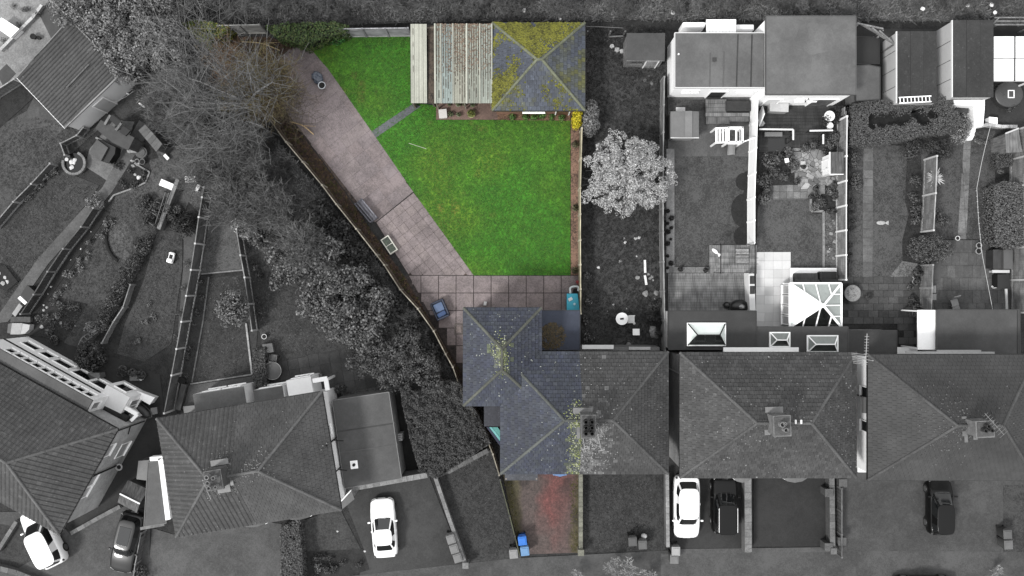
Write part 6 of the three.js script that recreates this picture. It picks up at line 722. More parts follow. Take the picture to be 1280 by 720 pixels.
const winN=[[.12,4,1.4,1.15,2],[.3,4,1.1,1.1,2],[.42,4,.7,1,1],[.6,4,.7,1,1],[.72,4,1.1,1.1,2],[.88,4,1.4,1.15,2]],winS=[[.14,4,1.8,1.2,3],[.4,4,1,1.1,1],[.6,4,1,1.1,1],[.86,4,1.8,1.2,3],[.42,.1,.9,2.05,1,1],[.58,.1,.9,2.05,1,1]];
{
const h=rowHouse('semi with speckled brown grey tiled roof and square central chimney behind parked cars',[[850,441],[1070,441],[1070,597],[850,597]],{wall:gy(170),windows:[[0,1,winN],[3,2,winS]],roof:{seed:41,mat:TM,color:gcol(77,.26),cap:gy(98),gutter:gy(30)}});
const cc=U(978,528,9.4);chimney(h.t,V(cc.x,7.6,h.f.c.z),.95,1.15,1.75,.04,[[.1,.18,.14],[-.1,-.15,.16],[.05,-.2,.1]],{c:gy(126),f:gy(96),pot:gy(150),flash:[[-.5,.2,.35,1.1,.45],[0,-.75,1.1,.4,.35]]});
mossOn(h.t,h.hr.faces,420,()=>1,[gy(140)],12);
for(const x of [994,1001]){const p=U(x,527,8.4);part('ridge_vent',rbx(.12,.1,.26,p.x,8.42,p.z,0,.03),mg(225),h.t);}
const n=U(890,599,2.5),S=V(0,0,1);for(const [x0,x1] of [[910,948],[970,1020]]){const a=U(x0,597,2.6),b=U(x1,603,2.6),zf=h.W[2][1],g=[];for(let i=0;i<=8;i++){const an=Math.PI*i / 8;g.push([(a.x + b.x)/ 2 - Math.cos(an)*(b.x - a.x)/ 2,zf - .1 + Math.sin(an)* 1.35]);}part('bay_window',prism(g,0,2.35),mg(150,'concrete'),h.t);bayPanes(h.t,g);const can=g.map(([x,z])=>V(x,2.4,z + .06)),ap=V((a.x + b.x)/ 2,2.85,zf);part('bay_roof',faces(can.slice(0,-1).map((q,i)=>[q,can[i + 1],ap])),mg(116,'felt'),h.t);}
part('downpipe',rod(V(h.W[0][0] - .06,0,h.W[0][1] + 1.2),V(h.W[0][0] - .06,5,h.W[0][1] + 1.2),.04),mg(200),h.t);
{const p=U(1072,447,6.2),q=U(1078,424,8),t=thing('roof_aerial','tall pale television aerial mast between the row roofs','aerial',V(p.x,5.3,p.z)),m=mg(200,null,{rough:.4});part('mast',rod(V(p.x,5.2,p.z),V(p.x,8.4,p.z),.03),m,t);const y=V(p.x,7.4,p.z),d=V(.05,0,-1).normalize(),k=[];k.push(rod(y.clone().addScaledVector(d,-.3),y.clone().addScaledVector(d,1.6),.02));for(let i=0;i<10;i++){const c=y.clone().addScaledVector(d,-.2 + i*.18);k.push(rod(c.clone().add(V(-.14,0,0)),c.clone().add(V(.14,0,0)),.012,5));}part('boom',k,m,t);const g=[];for(let i=0;i<7;i++)g.push(rod(V(p.x - .45,6.3 + i*.05,p.z - .3 + i*.1),V(p.x + .45,6.35 + i*.04,p.z - .2 + i*.1),.014,5));part('reflector',g,m,t);}
}
{
const h=rowHouse('semi with smooth plain grey tiled roof and pale side wall at the row end',[[1085,443.5],[1295,443.5],[1295,600],[1085,600]],{wall:gy(238),windows:[[0,1,winN],[3,2,winS],[0,3,[[.3,4,.7,.9,1],[.6,4,.7,.9,1]]]],roof:{seed:43,mat:new THREE.MeshStandardMaterial({map:T.felt,vertexColors:true,roughness:.8,side:THREE.DoubleSide}),thick:.022,color:varied(gy(71).map(v=>v / MAPGAIN.felt),.07),cap:gy(88),gutter:gy(30)}});
const cc=U(1232,533,9.4);chimney(h.t,V(cc.x,7.6,h.f.c.z + .05),1.0,.9,1.75,.05,[[-.2,0,.12],[.18,0,.12],[0,-.25,.13]],{c:gy(128),f:gy(92),pot:gy(60),flash:[[-.55,0,.3,1.2,.5],[.2,.7,.25,.4,.3],[-.35,.8,.2,.5,.25]]});mossOn(h.t,h.hr.faces,5200,p=>clamp(.8 - Math.hypot((p.x - cc.x + 1.2)* .45,(p.z - h.f.c.z)* .3)/ 1.3,.02,.6),[gy(112),gy(98)],13);aerial(h.t,V(cc.x + .1,9.2,h.f.c.z - .2),1.7,-2.3);
const zf=h.W[2][1];for(const [x0,x1] of [[1140,1176]]){const a=U(x0,602,2.5),b=U(x1,606,2.5),g=[];for(let i=0;i<=8;i++){const an=Math.PI*i / 8;g.push([(a.x + b.x)/ 2 - Math.cos(an)*(b.x - a.x)/ 2,zf - .1 + Math.sin(an)* 1.1]);}part('bay_window',prism(g,0,2.3),mg(140,'concrete'),h.t);bayPanes(h.t,g);const can=g.map(([x,z])=>V(x,2.35,z + .05)),ap=V((a.x + b.x)/ 2,2.7,zf);part('bay_roof',faces(can.slice(0,-1).map((q,i)=>[q,can[i + 1],ap])),mg(90,'felt'),h.t);}
part('downpipe',[rod(V(h.W[0][0] - .07,.2,h.W[0][1] + 2.6),V(h.W[0][0] - .07,5,h.W[0][1] + 2.6),.05),bar(V(h.W[0][0] - .2,4.4,h.W[0][1] + 2.55),V(h.W[0][0] - .2,4.4,h.W[0][1] + 3.6),.2,.3)],mg(110),h.t);const p=U(1077,582,2.6);part('side_porch',bx(.9,.12,.9,p.x + .2,2.5,p.z),mg(240,'plain'),h.t);
}
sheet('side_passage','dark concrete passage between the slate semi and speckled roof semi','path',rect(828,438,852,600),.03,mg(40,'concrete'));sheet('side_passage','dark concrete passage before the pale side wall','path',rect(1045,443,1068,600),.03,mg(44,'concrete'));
sheet('forecourt','rough grey weedy forecourt of the grey slate half','forecourt',[[728.5,592],[832,592],[832,689],[728.5,690]],.03,mg(58,'litter',{bump:.03}));tufts('grass','short weeds over the rough grey forecourts','grass',[[[729,600],[815,600],[815,688],[729,688]],[[560,575],[618,568],[648,690],[586,700]]],60,.12,.05,[gy(70),gy(54),gy(86)],27,.5,.035);
sheet('driveway','dark asphalt driveway holding the white hatchback and black off-roader','driveway',[[836,590],[931,590],[931,686],[836,686]],.04,ASPHD);sheet('driveway','empty very dark asphalt driveway between two walls','driveway',[[942,590],[1034,590],[1034,683],[942,683]],.041,mg(44,'concrete',{bump:.005}));sheet('driveway','wide grey concrete forecourt of the smooth roofed semi','driveway',[[1049,590],[1300,590],[1300,692],[1049,692]],.042,mg(76,'concrete',{bump:.004}));
wall('garden_wall','slanting brick edged wall beside the white hatchback',[[834,592],[835,684]],{h:.9,c:gy(120),cap:gy(160),w:.18,len:.4});wall('garden_wall','broad pale wall between two dark driveways',[[935,597],[935.5,690]],{h:1.0,c:gy(116),cap:gy(132),w:.42,len:.5,pier:0});wall('garden_wall','brick wall with pillars beside the empty dark driveway',[[1040,598],[1041,688]],{h:.9,c:gy(92),cap:gy(112),w:.3,len:.5,pier:1});
fence('garden_fence','low grey panel fence on the wall beside wide concrete forecourt',[[1044,606],[1044,690]],{h:1.2,panel:gy(96),post:gy(110),board:gy(100),cap:gy(120),seed:19});
[[1036.5,616],[1054,604],[1053,677],[1036,684]].forEach(([x,y])=>{const p=U(x,y,1),t=thing('brick_pillar','square brick pillar standing beside the low grey panel fence','pillar',p.clone().setY(0),0,'brick pillars by the low panel fence');part('shaft',bx(.5,.95,.5,p.x,0,p.z),mg(86,'concrete'),t);part('pillar_cap',rbx(.58,.08,.58,p.x,.95,p.z,0,.03),mg(100,'concrete'),t);});
sheet('kerb_strip','pale kerb strip closing the two dark driveways','kerb',[[842,686.5],[1036,684],[1036,690],[842,692]],.06,mg(84,'concrete'));
sheet('concrete_patch','paler square concrete crossing in the footway','pavement',rect(826,692,858,722),.057,mg(88,'concrete'));
wheelieBin('mid grey bin on the weedy forecourt beside another bin',791,677,{c:gy(66),lid:gy(84),ry:.05});wheelieBin('slightly paler bin below the white sack on weedy forecourt',803.5,681,{c:gy(78),lid:gy(100),ry:.05});{const p=U(805.5,671,.5);solo('white_sack','small white sack beside the bins on weedy forecourt','sack',ball(.22,p.x,.3,p.z,1,1.2,.8,10),mg(225,'plain'));}
wheelieBin('round topped pale bin beside the slanting wall',845,689,{c:gy(96),lid:gy(180)});wheelieBin('small mid grey bin on the footway below the slanting wall',843,699,{c:gy(90),lid:gy(120)});wheelieBin('dark bin standing on the far side of wide concrete forecourt',1260,668,{c:gy(70),lid:gy(96),ry:.05});wheelieBin('paler bin next to the dark bin on wide concrete forecourt',1261,681,{c:gy(86),lid:gy(116),ry:.05});
sheet('flower_bed','dark narrow bed along the edge of wide concrete forecourt','flower bed',rect(1254,606,1300,690),.05,mg(62,'litter'));
car('hatchback_car','white hatchback parked beside the slanting wall on dark driveway',860.5,636,Math.PI,{L:4.45,W:1.84,H:1.5,c:gy(250),ws:-.27,wt:-.15,rb:.43,rt:.33,rw:.38,hatch:1});
car('off_roader_car','black off-roader with pale roof rails beside the broad pale wall',908.5,634,0,{L:4.0,W:1.78,H:1.75,coat:.12,spec:.35,c:gy(16),ws:-.24,wt:-.06,rb:.485,rt:.46,rails:1,hatch:1,deck:1.02,nose:.82,rw:.4});
car('hatchback_car','dark grey hatchback parked on the wide concrete forecourt',1180,636,0,{L:3.9,W:1.72,H:1.52,coat:.12,spec:.35,c:gy(18),ws:-.29,wt:-.09,rb:.485,rt:.44,hatch:1,deck:.96,lamp:90});
car('estate_car','dark car standing in the street before the wide forecourt',1160,741,Math.PI / 2,{L:4.5,W:1.8,H:1.48,coat:.12,spec:.35,c:gy(20)});
[[765,700,1.5,71],[783,704,1.8,72],[716,714,1.5,73],[1236,712,1.1,74],[808,714,1.3,75]].forEach(([x,y,h,s])=>bareTree('bare_sapling','pale leafless sapling with thin twigs on the street footway',x,y,{seed:s,h:h*1.25,r0:.02,cols:[gy(200),gy(170)],levels:4,kids:[5,4,4,3],twig:.013,trunkFrac:.35,spread:.75,category:'sapling'},'bare saplings on the footway'));
// ================================================================ rotated semi pairs on the other side of the thicket
const ROLL ={stagger:false,roll:.035,w:.3,gauge:.32,thick:.022};
{
const cor=[[200,521],[405,491],[424,636],[216,674]],f=frameFrom(cor,HE),P =(u,v,y)=>f.c.clone().addScaledVector(f.ax,u).addScaledVector(f.az,v).setY(y),l=f.L / 2 - .3,d=f.D / 2 - .3,cut=-.15,N=f.az.clone().multiplyScalar(-1),q2=p=>[p.x,p.z];
const t=thing('semi_detached_house','half of a semi with ribbed grey tiled roof beside the sheds','house',P(-2.7,0,0));part('wall',prism([P(-l,-d,0),P(cut - .003,-d,0),P(cut - .003,d,0),P(-l,d,0)].map(q2),-.1,HE),mg(190,'concrete',{bump:.01}),t);
roofPart(t,hipRoof(f,PITCH,[1,1],[null,cut]),{seed:51,mat:TM,...ROLL,color:gcol(85,.08),cap:gy(104),gutter:gy(30)});
const t2=thing('semi_detached_house','half of a semi with smooth coated grey roof and bright white gable side','house',P(2.7,0,0));part('wall',prism([P(cut + .003,-d,0),P(l,-d,0),P(l,d,0),P(cut + .003,d,0)].map(q2),-.1,HE),mg(246,'concrete',{bump:.008}),t2);
roofPart(t2,hipRoof(f,PITCH,[1,1],[cut + .004,null]),{seed:52,mat:new THREE.MeshStandardMaterial({map:T.concrete,vertexColors:true,roughness:.8,side:THREE.DoubleSide}),thick:.012,color:varied(gy(82).map(v=>v / MAPGAIN.concrete),.05),cap:gy(104),gutter:gy(30)});
const ry=Math.atan2(-f.ax.z,f.ax.x);chimney(t,P(-.85,-.05,7.5),.95,1.1,1.7,ry,[[-.2,.05,.13],[.18,-.2,.12],[-.18,.35,.12],[.22,.35,.1],[-.2,-.3,.13]],{c:gy(104),f:gy(92),pot:gy(160),flash:[[0,-.8,1.1,.35,.3],[.62,.2,.2,1,.5],[0,.85,.8,.5,.3]]});
part('aerial',[rod(P(-1.5,.3,8),P(-1.4,.6,8.9),.02),rod(P(-1.6,0,8.9),P(-1.3,1.1,8.9),.015)],mg(190),t);
for(const [u,w] of [[-4,1.4],[-2.3,1.1]])windowOn(t,P(u,-d,3.9),f.ax,N,w,1.1);for(const [u,w] of [[1.4,1.1],[3.6,1.5]])windowOn(t2,P(u,-d,3.9),f.ax,N,w,1.1);const E=f.ax;windowOn(t2,P(l,-1.2,4),f.az,E,.6,.9,{n:1});part('soil_pipe',[rod(P(l + .08,-.4,.2),P(l + .08,-.4,5.6),.05),rod(P(l + .08,1.6,.2),P(l + .08,1.6,5),.04),rod(P(l + .08,-.4,3.4),P(l + .7,-.2,3.2),.04),rod(P(l + .08,1.6,3.4),P(l + .6,1.8,3.2),.04)],mg(34),t2);
mossOn(t,hipRoof(f,PITCH,[1,1],[null,cut]).faces,3600,p=>clamp(.8 - p.distanceTo(P(-.7,.2,8))/ 3,.015,.6),[gy(140),gy(120)],14);mossOn(t2,hipRoof(f,PITCH,[1,1],[cut,null]).faces,2600,p=>clamp(.6 - p.distanceTo(P(1.4,0,8))/ 3,.02,.5),[gy(128)],15);
const zf =(u0,u1,v0,h,par,roofc,wallc)=>{const a=[P(u0,v0,0),P(u1,v0,0),P(u1,-d + .1,0),P(u0,-d + .1,0)].map(q2);part('rear_addition',prism(a,0,h - .1),mat(gy(wallc),'concrete'),par);part('addition_roof',prism(a.map(p=>p),h - .1,h),mat(gy(roofc),'felt'),par);for(let i=0;i<2;i++)windowOn(par,P(u0 +(u1 - u0)*(.3 + .4*i),v0,1.5),f.ax,N,(u1 - u0)* .34,1.1,{n:2});};
zf(-3.9,-.4,-d - 1.3,2.7,t,108,236);zf(.2,2.2,-d - .9,2.7,t2,106,236);zf(2.5,4.2,-d - 1.2,2.6,t2,232,240);
part('white_porch',[bar(P(4.3,-d - .9,2.6),P(5.3,-d - .9,2.6),.3,.14),bar(P(5.2,-d - .9,2.6),P(5.2,-d - .1,2.6),.3,.12),bx(.14,2.5,.14,P(5.2,-d - .8,0).x,0,P(5.2,-d - .8,0).z)],mg(240,'plain'),t2);
for(const [u,par] of [[-1.2,t],[1.9,t2]]){const g=[];for(let i=0;i<=8;i++){const a=Math.PI*i / 8;g.push(P(u - Math.cos(a)* 1.6,d + Math.sin(a)* 1.15,0));}part('bay_window',prism(g.map(q2),0,2.4),mg(150,'concrete'),par);bayPanes(par,g.map(q2));const can=g.map(p=>p.clone().setY(2.45)),ap=P(u,d,2.9);part('bay_roof',faces(can.slice(0,-1).map((q,i)=>[can[i + 1],q,ap])),mg(100,'felt'),par);}
}
{const o=flatRoof('side_garage','flat grey felt roofed garage against the bright white gable side','garage',[[415.5,500.5],[486,490],[502,598],[430.5,610.5]],2.7,{roof:gy(84),wall:gy(140),fascia:gy(120),over:.06,seams:[[420,540,494,529,66],[424,566,497,556,95]]});const p=U(442.5,581,2.75);part('flue_plate',bx(.5,.03,.55,p.x,2.7,p.z,.12),mg(245,'plain'),o.t);part('flue',cy(.1,.1,.14,p.x,2.73,p.z),mg(20),o.t);wall('garden_wall','pale brick garden wall carrying on from the flat roofed garage',[[432,612],[500,600],[534,594]],{h:1.9,c:gy(130),cap:gy(148),w:.3,len:.45});}
sheet('shade_strip','black strip of painted shade between flat roofed garage and tall hedge','yard',[[488,486],[512,486],[534,592],[503,598]],.03,mg(28,'litter'));solo('number_block','pale slatted vent block on the wall of the flat roofed garage','vent',[0,1,2,3].map(i=>{const p=U(499.5,543 + i*2.4,1.2);return bx(.4,.9,.09,p.x,.3,p.z,.1);}),mg(180,'concrete'));  // near-black colour paints the deep shade between garage and hedge
{const p=U(430,621,2.3),t=thing('porch','small grey roofed porch at the corner of the bright white gable','porch',p.clone().setY(0));part('roof',prism(wpoly([[424,628],[439,613],[443,624],[426,638]],2.4),2.3,2.4),mg(120,'felt'),t);part('wall',prism(inset(wpoly([[424,628],[439,613],[443,624],[426,638]],2.4),.12),0,2.3),mg(160,'concrete'),t);part('fascia',bar(U(425,628,2.5),U(439,612.5,2.5),.08,.16),mg(235,'plain'),t);}
{const o=flatRoof('side_extension','narrow tapering flat roofed side extension with bright white parapet','extension',[[185,578],[198,577],[208,654],[180,658]],2.6,{roof:gy(98),wall:gy(120),fascia:gy(90),over:.05});part('parapet',[prism(wpoly([[197.5,573],[203.5,572.5],[213,649],[207,650.5]],3),2.4,3),prism(wpoly([[187,571.5],[203,570.5],[203.4,572.3],[197.4,576],[187.5,576.5]],3),2.4,3.0)],mg(242,'plain'),o.t);part('parapet_wall',bar(U(176,660.5,1.9),U(206,655,1.9),.2,.2),mg(140,'concrete'),o.t);}
{const t=thing('garden_shed','gabled shed with ribbed roof and white ridge beside the passage','shed',U(164,616,0)),h=2.0,A=[U(160,600,h),U(186,612,h)],R=[U(150,617,h + .45),U(175,629.5,h + .45)],B=[U(147,628,h),U(171,641,h)],fl =(a,b,c,d)=>faces([[a,b,c,d]]);const poly=[[A[0].x,A[0].z],[A[1].x,A[1].z],[B[1].x,B[1].z],[B[0].x,B[0].z]];part('wall',prism(inset(poly,.08),0,h),mg(86,'wood'),t);for(let i=0;i<8;i++){const a=A[0].clone().lerp(A[1],i / 8),b=A[0].clone().lerp(A[1],(i + .94)/ 8),c=R[0].clone().lerp(R[1],(i + .94)/ 8),d=R[0].clone().lerp(R[1],i / 8);part('roof_board',fl(a,d,c,b),mat(gy(88 +(i % 2)* 8),'wood'),t);const a2=B[0].clone().lerp(B[1],i / 8),b2=B[0].clone().lerp(B[1],(i + .96)/ 8);part('roof_board',fl(a2,b2,c,d),mg(102,'wood'),t);}part('ridge_cap',bar(R[0].clone().add(V(0,.03,0)),R[1].clone().add(V(0,.03,0)),.09,.05),mg(232,'plain'),t);}  // south slope boards paler: its lit side is put into the colour
box('tool_store','pale grey lidded tool store squeezed beside the tapering extension','shed',[[173,576],[187,575],[186,601],[170.5,599]],1.8,{c:gy(110),lid:gy(120)});
{
const cor=[[-38,434],[144,535],[77,670],[-105,569]],f=frameFrom(cor,HE),P =(u,v,y)=>f.c.clone().addScaledVector(f.ax,u).addScaledVector(f.az,v).setY(y),l=f.L / 2 - .3,d=f.D / 2 - .3,N=f.az.clone().multiplyScalar(-1),t=thing('semi_detached_house','angled semi with ribbed grey roof and long white windowed rear wall','house',f.c.clone().setY(0)),q2=p=>[p.x,p.z];
part('wall',prism([P(-l,-d,0),P(l,-d,0),P(l,d,0),P(-l,d,0)].map(q2),-.1,HE),mg(196,'concrete',{bump:.01}),t);
roofPart(t,hipRoof(f,PITCH),{seed:53,mat:TM,...ROLL,color:gcol(88,.08),cap:gy(112),gutter:gy(26)});
const g=[P(-l,-d - 1.0,0),P(2.9,-d - 1.0,0),P(2.9,-d + .1,0),P(-l,-d + .1,0)].map(q2);part('rear_addition',prism(g,0,4.9),mg(244,'plain'),t);part('addition_roof',prism([P(-l,-d - 1.08,0),P(3,-d - 1.08,0),P(3,-d + .3,0),P(-l,-d + .3,0)].map(q2),4.9,5.02),mg(92,'felt'),t);
for(let i=0;i<10;i++)windowOn(t,P(-3.6 + i*.66,-d - 1.0,4.2),f.ax,N,.48,.8,{n:1});
const g2=[P(2.4,-d - 1.6,0),P(4.2,-d - 1.6,0),P(4.2,-d + .1,0),P(2.4,-d + .1,0)].map(q2);part('rear_addition',prism(g2,0,2.5),mg(245,'plain'),t);part('addition_roof',prism(g2,2.5,2.6),mg(225,'plain'),t);part('string_course',bar(P(-l,-d - 1.03,2.9),P(2.4,-d - 1.03,2.9),.08,.1),mg(40),t);for(const [u,w,h] of [[-3.9,1.1,.9],[-2.6,.8,1.0],[-1.3,1.2,1.0],[.3,1.3,1.3],[1.7,1.2,1.3],[3.2,.9,1.3]])windowOn(t,P(u,u>3?-d - 1.6:-d - 1.0,1.5),f.ax,N,w,h,{n:1});
windowOn(t,P(4.2,-d - .8,1.4),f.az,f.ax,.9,1.2,{n:2,glass:mg(180,null,{rough:.1})});windowOn(t,P(2.9,-d - .5,4),f.az,f.ax,.5,.9,{n:1,glass:mg(180,null,{rough:.1})});
for(const [v,y,w,h] of [[-1.9,4.1,.9,1.2],[.4,4.1,.8,1.3],[1.3,4.1,.8,1.2],[-1.4,1.5,1.1,1.2]])windowOn(t,P(l,v,y),f.az,f.ax,w,h,{n:1,glass:mg(200,null,{rough:.15})});
const pa=P(l + .1,-.1,4.9),pb=P(l + .1,-.1,1.2);part('soil_pipe',[rod(pa,pb,.06),rod(P(l + .08,-d + .1,4.9),P(l + .08,-d + .1,.5),.045),rod(P(l + .08,-d + .1,2.6),P(l + .08,-d + .8,2.2),.035)],mg(30),t);const c=P(l + .3,-.1,1.2);part('drain_hopper',[(()=>{const q=new THREE.TorusGeometry(.2,.06,8,18);q.rotateX(Math.PI / 2);q.translate(c.x,1.2,c.z);return q;})(),cy(.18,.16,.1,c.x,1.08,c.z)],mg(190,'plain'),t);part('hopper_water',cy(.17,.17,.02,c.x,1.18,c.z),mg(14),t);
}
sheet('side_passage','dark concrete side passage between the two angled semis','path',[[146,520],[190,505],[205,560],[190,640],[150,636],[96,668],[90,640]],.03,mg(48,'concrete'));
{const h=2.2,t=thing('garden_room','white framed garden room with dark rolled awning beside the white rear wall','garden room',U(140,515,0)),P=wpoly([[112,516],[149,500],[168,524],[150,535]],h);part('wall',prism(inset(P,.1),0,h - .1),mg(220,'plain'),t);part('roof',prism(P,h - .1,h),mg(120,'felt'),t);part('awning_roll',rod(U(131,510,2.45),U(160,524,2.45),.24,14),mg(34,'wood'),t);part('front_frame',[bar(U(146,503,2.35),U(172,518,2.35),.26,.2),bar(U(172,518,2.35),U(164,526,2.35),.2,.16)],mg(245,'plain'),t);for(const [x,y] of [[150,511],[157,515]]){const p=U(x,y,2.3);part('rooflight',bx(.5,.06,.3,p.x,2.2,p.z,-.5),GLASS,t);}}
{const t=thing('covered_boat','dark covered rowing boat lying beside the white chest','boat',U(168,509,.4)),a=U(150,499,.6),b=U(188,521,.6),d=b.clone().sub(a),L=d.length(),ry=Math.atan2(-d.z,d.x),c=a.clone().add(b).multiplyScalar(.5),g=new THREE.SphereGeometry(1,24,10);g.scale(L / 2,.35,.42);g.rotateY(ry);g.translate(c.x,.42,c.z);part('cover',g,mg(40,'plain',{rough:.4}),t);const k=new THREE.TorusGeometry(1,.05,6,32);k.rotateX(Math.PI / 2);k.scale(L / 2,1,.45);k.rotateY(ry);k.translate(c.x,.42,c.z);part('gunwale',k,mg(90,'wood'),t);part('keel',bar(a.clone().setY(.1),b.clone().setY(.1),.3,.2),mg(60,'wood'),t);box('plastic_stool','small grey stool at the stern of the covered boat','stool',[[188,510],[196,509],[197,517],[189,519]],.4,{c:gy(110),lid:gy(128)});}
{const t=box('storage_chest','bright white storage chest on the dark yard of the angled semi','chest',[[161,491],[168,487.5],[193.5,497],[187,506]],.8,{c:gy(230),lid:gy(248)});}
// ================================================================ gardens on the far side
const bedM=mg(40,'litter',{bump:.05});
sheet('lawn','rough grey lawn beside the ribbed garage and round stone pond','lawn',[[-60,190],[40,135],[85,162],[125,160],[75,205],[25,252],[-60,320]],.03,TURF);sheet('lawn','wide dark lawn below the round stone pond','lawn',[[-60,330],[27,256],[75,212],[110,226],[124,232],[60,320],[0,395],[-60,440]],.031,TURF2);
sheet('garden_path','straight grey concrete path running diagonally past the round stone pond','path',[[174,150],[189,160],[140,240],[60,330],[10,402],[-10,405],[46,325],[128,234]],.05,mg(98,'concrete'));
sheet('concrete_pad','pale worn concrete pad beside the hot tub','patio',[[106,208],[112,186],[142,150],[168,152],[150,205],[134,226],[122,218]],.045,mg(118,'concrete'));
sheet('yard','pale paved yard behind the ribbed garage','patio',[[-60,60],[40,-60],[66,-8],[88,22],[20,99],[-60,170]],.04,mg(150,'concrete'));sheet('shed_base','dark square mat in the pale paved yard','mat',[[48,16],[66,-3],[86,22],[64,48]],.055,mg(82,'felt'));sheet('shed_base','small dark mat at the corner of pale paved yard','mat',[[-4,92],[8,80],[20,92],[4,108]],.055,mg(78,'felt'));sheet('side_bed','dark narrow bed between pale yard and rough lawn','flower bed',[[-50,160],[28,96],[42,122],[-50,205]],.047,bedM);sheet('concrete_apron','mid grey concrete apron along the ribbed garage','patio',[[20,165],[42,122],[82,160],[70,170],[60,158]],.048,mg(88,'concrete'));
box('garden_table','bright white square table in the pale paved yard','table',[[-8,32],[2,22],[24,36],[13,47]],.7,{c:gy(230),lid:gy(250),top:'table_top'});{const lines=wall('garden_wall','pale low wall crossing the pale paved yard',[[0,62],[40,22],[52,6]],{h:.4,c:gy(180),cap:gy(200),w:.14});}pot('round dark pot on the pale paved yard',44,47,.2,{c:gy(40)});pot('smaller dark pot beside the round one on pale yard',50,48,.14,{c:gy(60)});bush('yard_shrub','dark clipped shrub in the pale paved yard','shrub',34,14,{rx:.45,rz:.25,h:.5,n:14,cr:.16,per:380,leaf:.07,cols:[gy(64),gy(80)],seed:420});bush('yard_shrub','small straggly shrub against the pale low wall','shrub',50,19,{rx:.3,h:.6,n:10,cr:.15,per:300,leaf:.08,cols:[gy(60),gy(90)],seed:421});[[20,8],[25,32],[6,52]].forEach(([x,y],i)=>bush('yard_shrub','little pale shrub along the edge of pale paved yard','shrub',x,y,{rx:.25,h:.4,n:8,cr:.14,per:300,leaf:.07,cols:[gy(110),gy(90)],seed:423 + i,group:'little shrubs of the pale yard'}));
fence('boundary_fence','pale topped fence between pale paved yard and dark narrow bed',[[-30,142],[30,104]],{h:1.2,panel:gy(120),post:gy(190),board:gy(150),cap:gy(180),seed:24});
fence('boundary_fence','thin pale topped fence behind the ribbed garage',[[66,2],[88,24]],{at:1.6,h:1.6,panel:gy(90),post:gy(160),board:gy(120),cap:gy(170),seed:25});
{
const h=2.6,A=U(21,97,h),B=U(81,160,h),C=U(153,91,h + .35),D=U(87,24,h + .35),t=thing('garage','large garage with ribbed grey roof and white wall beside the wood','garage',U(86,92,0)),P=[[A.x,A.z],[B.x,B.z],[C.x,C.z],[D.x,D.z]];
part('wall',prism(inset(P,.15),0,h - .05),mg(226,'concrete'),t);let F1=[A,B,C,D];if(B.clone().sub(A).cross(D.clone().sub(A)).y<0)F1=[B,A,D,C];roofPart(t,{faces:[F1],ridge:[]},{seed:61,mat:TM,stagger:false,roll:.05,w:.24,gauge:.6,thick:.02,color:gcol(80,.07),gutter:gy(242)});part('verge',[bar(D,C,.08,.1),bar(A,D,.06,.09),bar(B,C,.1,.12)],mg(150,'plain'),t);part('fallen_branch',bar(A.clone().lerp(D,.25).lerp(B.clone().lerp(C,.45),.62).add(V(0,.12,0)),A.clone().lerp(D,.75).lerp(B.clone().lerp(C,.8),.62).add(V(0,.16,0)),.1,.03),mg(110,'wood'),t);const e=B.clone().lerp(C,.5);doorOn(t,V(e.x - .1,.02,e.z - .1),C.clone().sub(B).setY(0).normalize(),V(.7,0,.72),.9,2,{c:gy(210)});
}
sheet('rough_patch','rough dark turf patch between ribbed garage and wood','lawn',[[138,112],[160,108],[192,132],[172,158],[150,148],[132,128]],.04,TURF2);solo('pale_ridge','thin white plastic edging strip lying on the rough turf patch','edging',[bar(U(147,110,.2),U(161,118,.2),.1,.12),bar(U(174,129,.2),U(181,134,.2),.12,.12)],mg(235,'plain'));
{const h=1.9,t=thing('log_store','grey roofed log store with two black openings','store',U(143,160,0));part('roof',prism(wpoly([[119,160],[126,150],[168,172],[160,188],[140,178]],h),h - .08,h),mg(80,'felt'),t);part('wall',prism(inset(wpoly([[119,160],[126,150],[168,172],[160,188],[140,178]],h),.08),0,h - .08),mg(90,'wood'),t);for(const P of [[[136,149],[140,143],[152,152],[148,159.5]],[[149,165],[154,157.5],[163,163],[157,170]]])part('dark_cover',prism(wpoly(P,h + .12),h + .01,h + .12),mg(16,'felt',{rough:.4}),t);for(const [a,b,c,d] of [[131,156,138,144],[145,163,152,154]])part('roof_batten',bar(U(a,b,h + .1),U(c,d,h + .1),.16,.1),mg(120,'wood'),t);}
{const t=thing('garden_shed','low pale grey roofed shed at the edge of the wood','shed',U(188,172,0)),P=wpoly([[173,163],[181.5,155.5],[203,180],[195.5,190]],2);part('wall',prism(inset(P,.08),0,1.9),mg(90,'wood'),t);for(let i=0;i<6;i++){const L =(a,b,k)=>[a[0] +(b[0] - a[0])* k,a[1] +(b[1] - a[1])* k],q=[L(P[1],P[2],i / 6),L(P[1],P[2],(i + .95)/ 6),L(P[0],P[3],(i + .95)/ 6),L(P[0],P[3],i / 6)];part('roof_sheet',prism(q,1.9,2 +(i % 2)* .01),mat(gy(108 +(i % 3)* 5),'felt'),t);}}
{const h=.9,t=thing('hot_tub','square hot tub with grey lid and broad black rim','hot tub',U(126,188,0));part('cabinet',prism(wpoly([[113,192],[122,173],[144,184],[143,192],[136,203],[128,202]],h),0,h - .05),mg(22,'wood',{rough:.4}),t);part('lid',prism(wpoly([[111.5,190.5],[121,174],[135,184.5],[126,201]],h + .12),h - .05,h + .12),mg(92,'felt'),t);part('pale_surround',[bar(U(120,172,.1),U(143,184,.1),.12,.12),bar(U(143,184,.1),U(144,190,.1),.12,.12)],mg(170,'concrete'),t);}
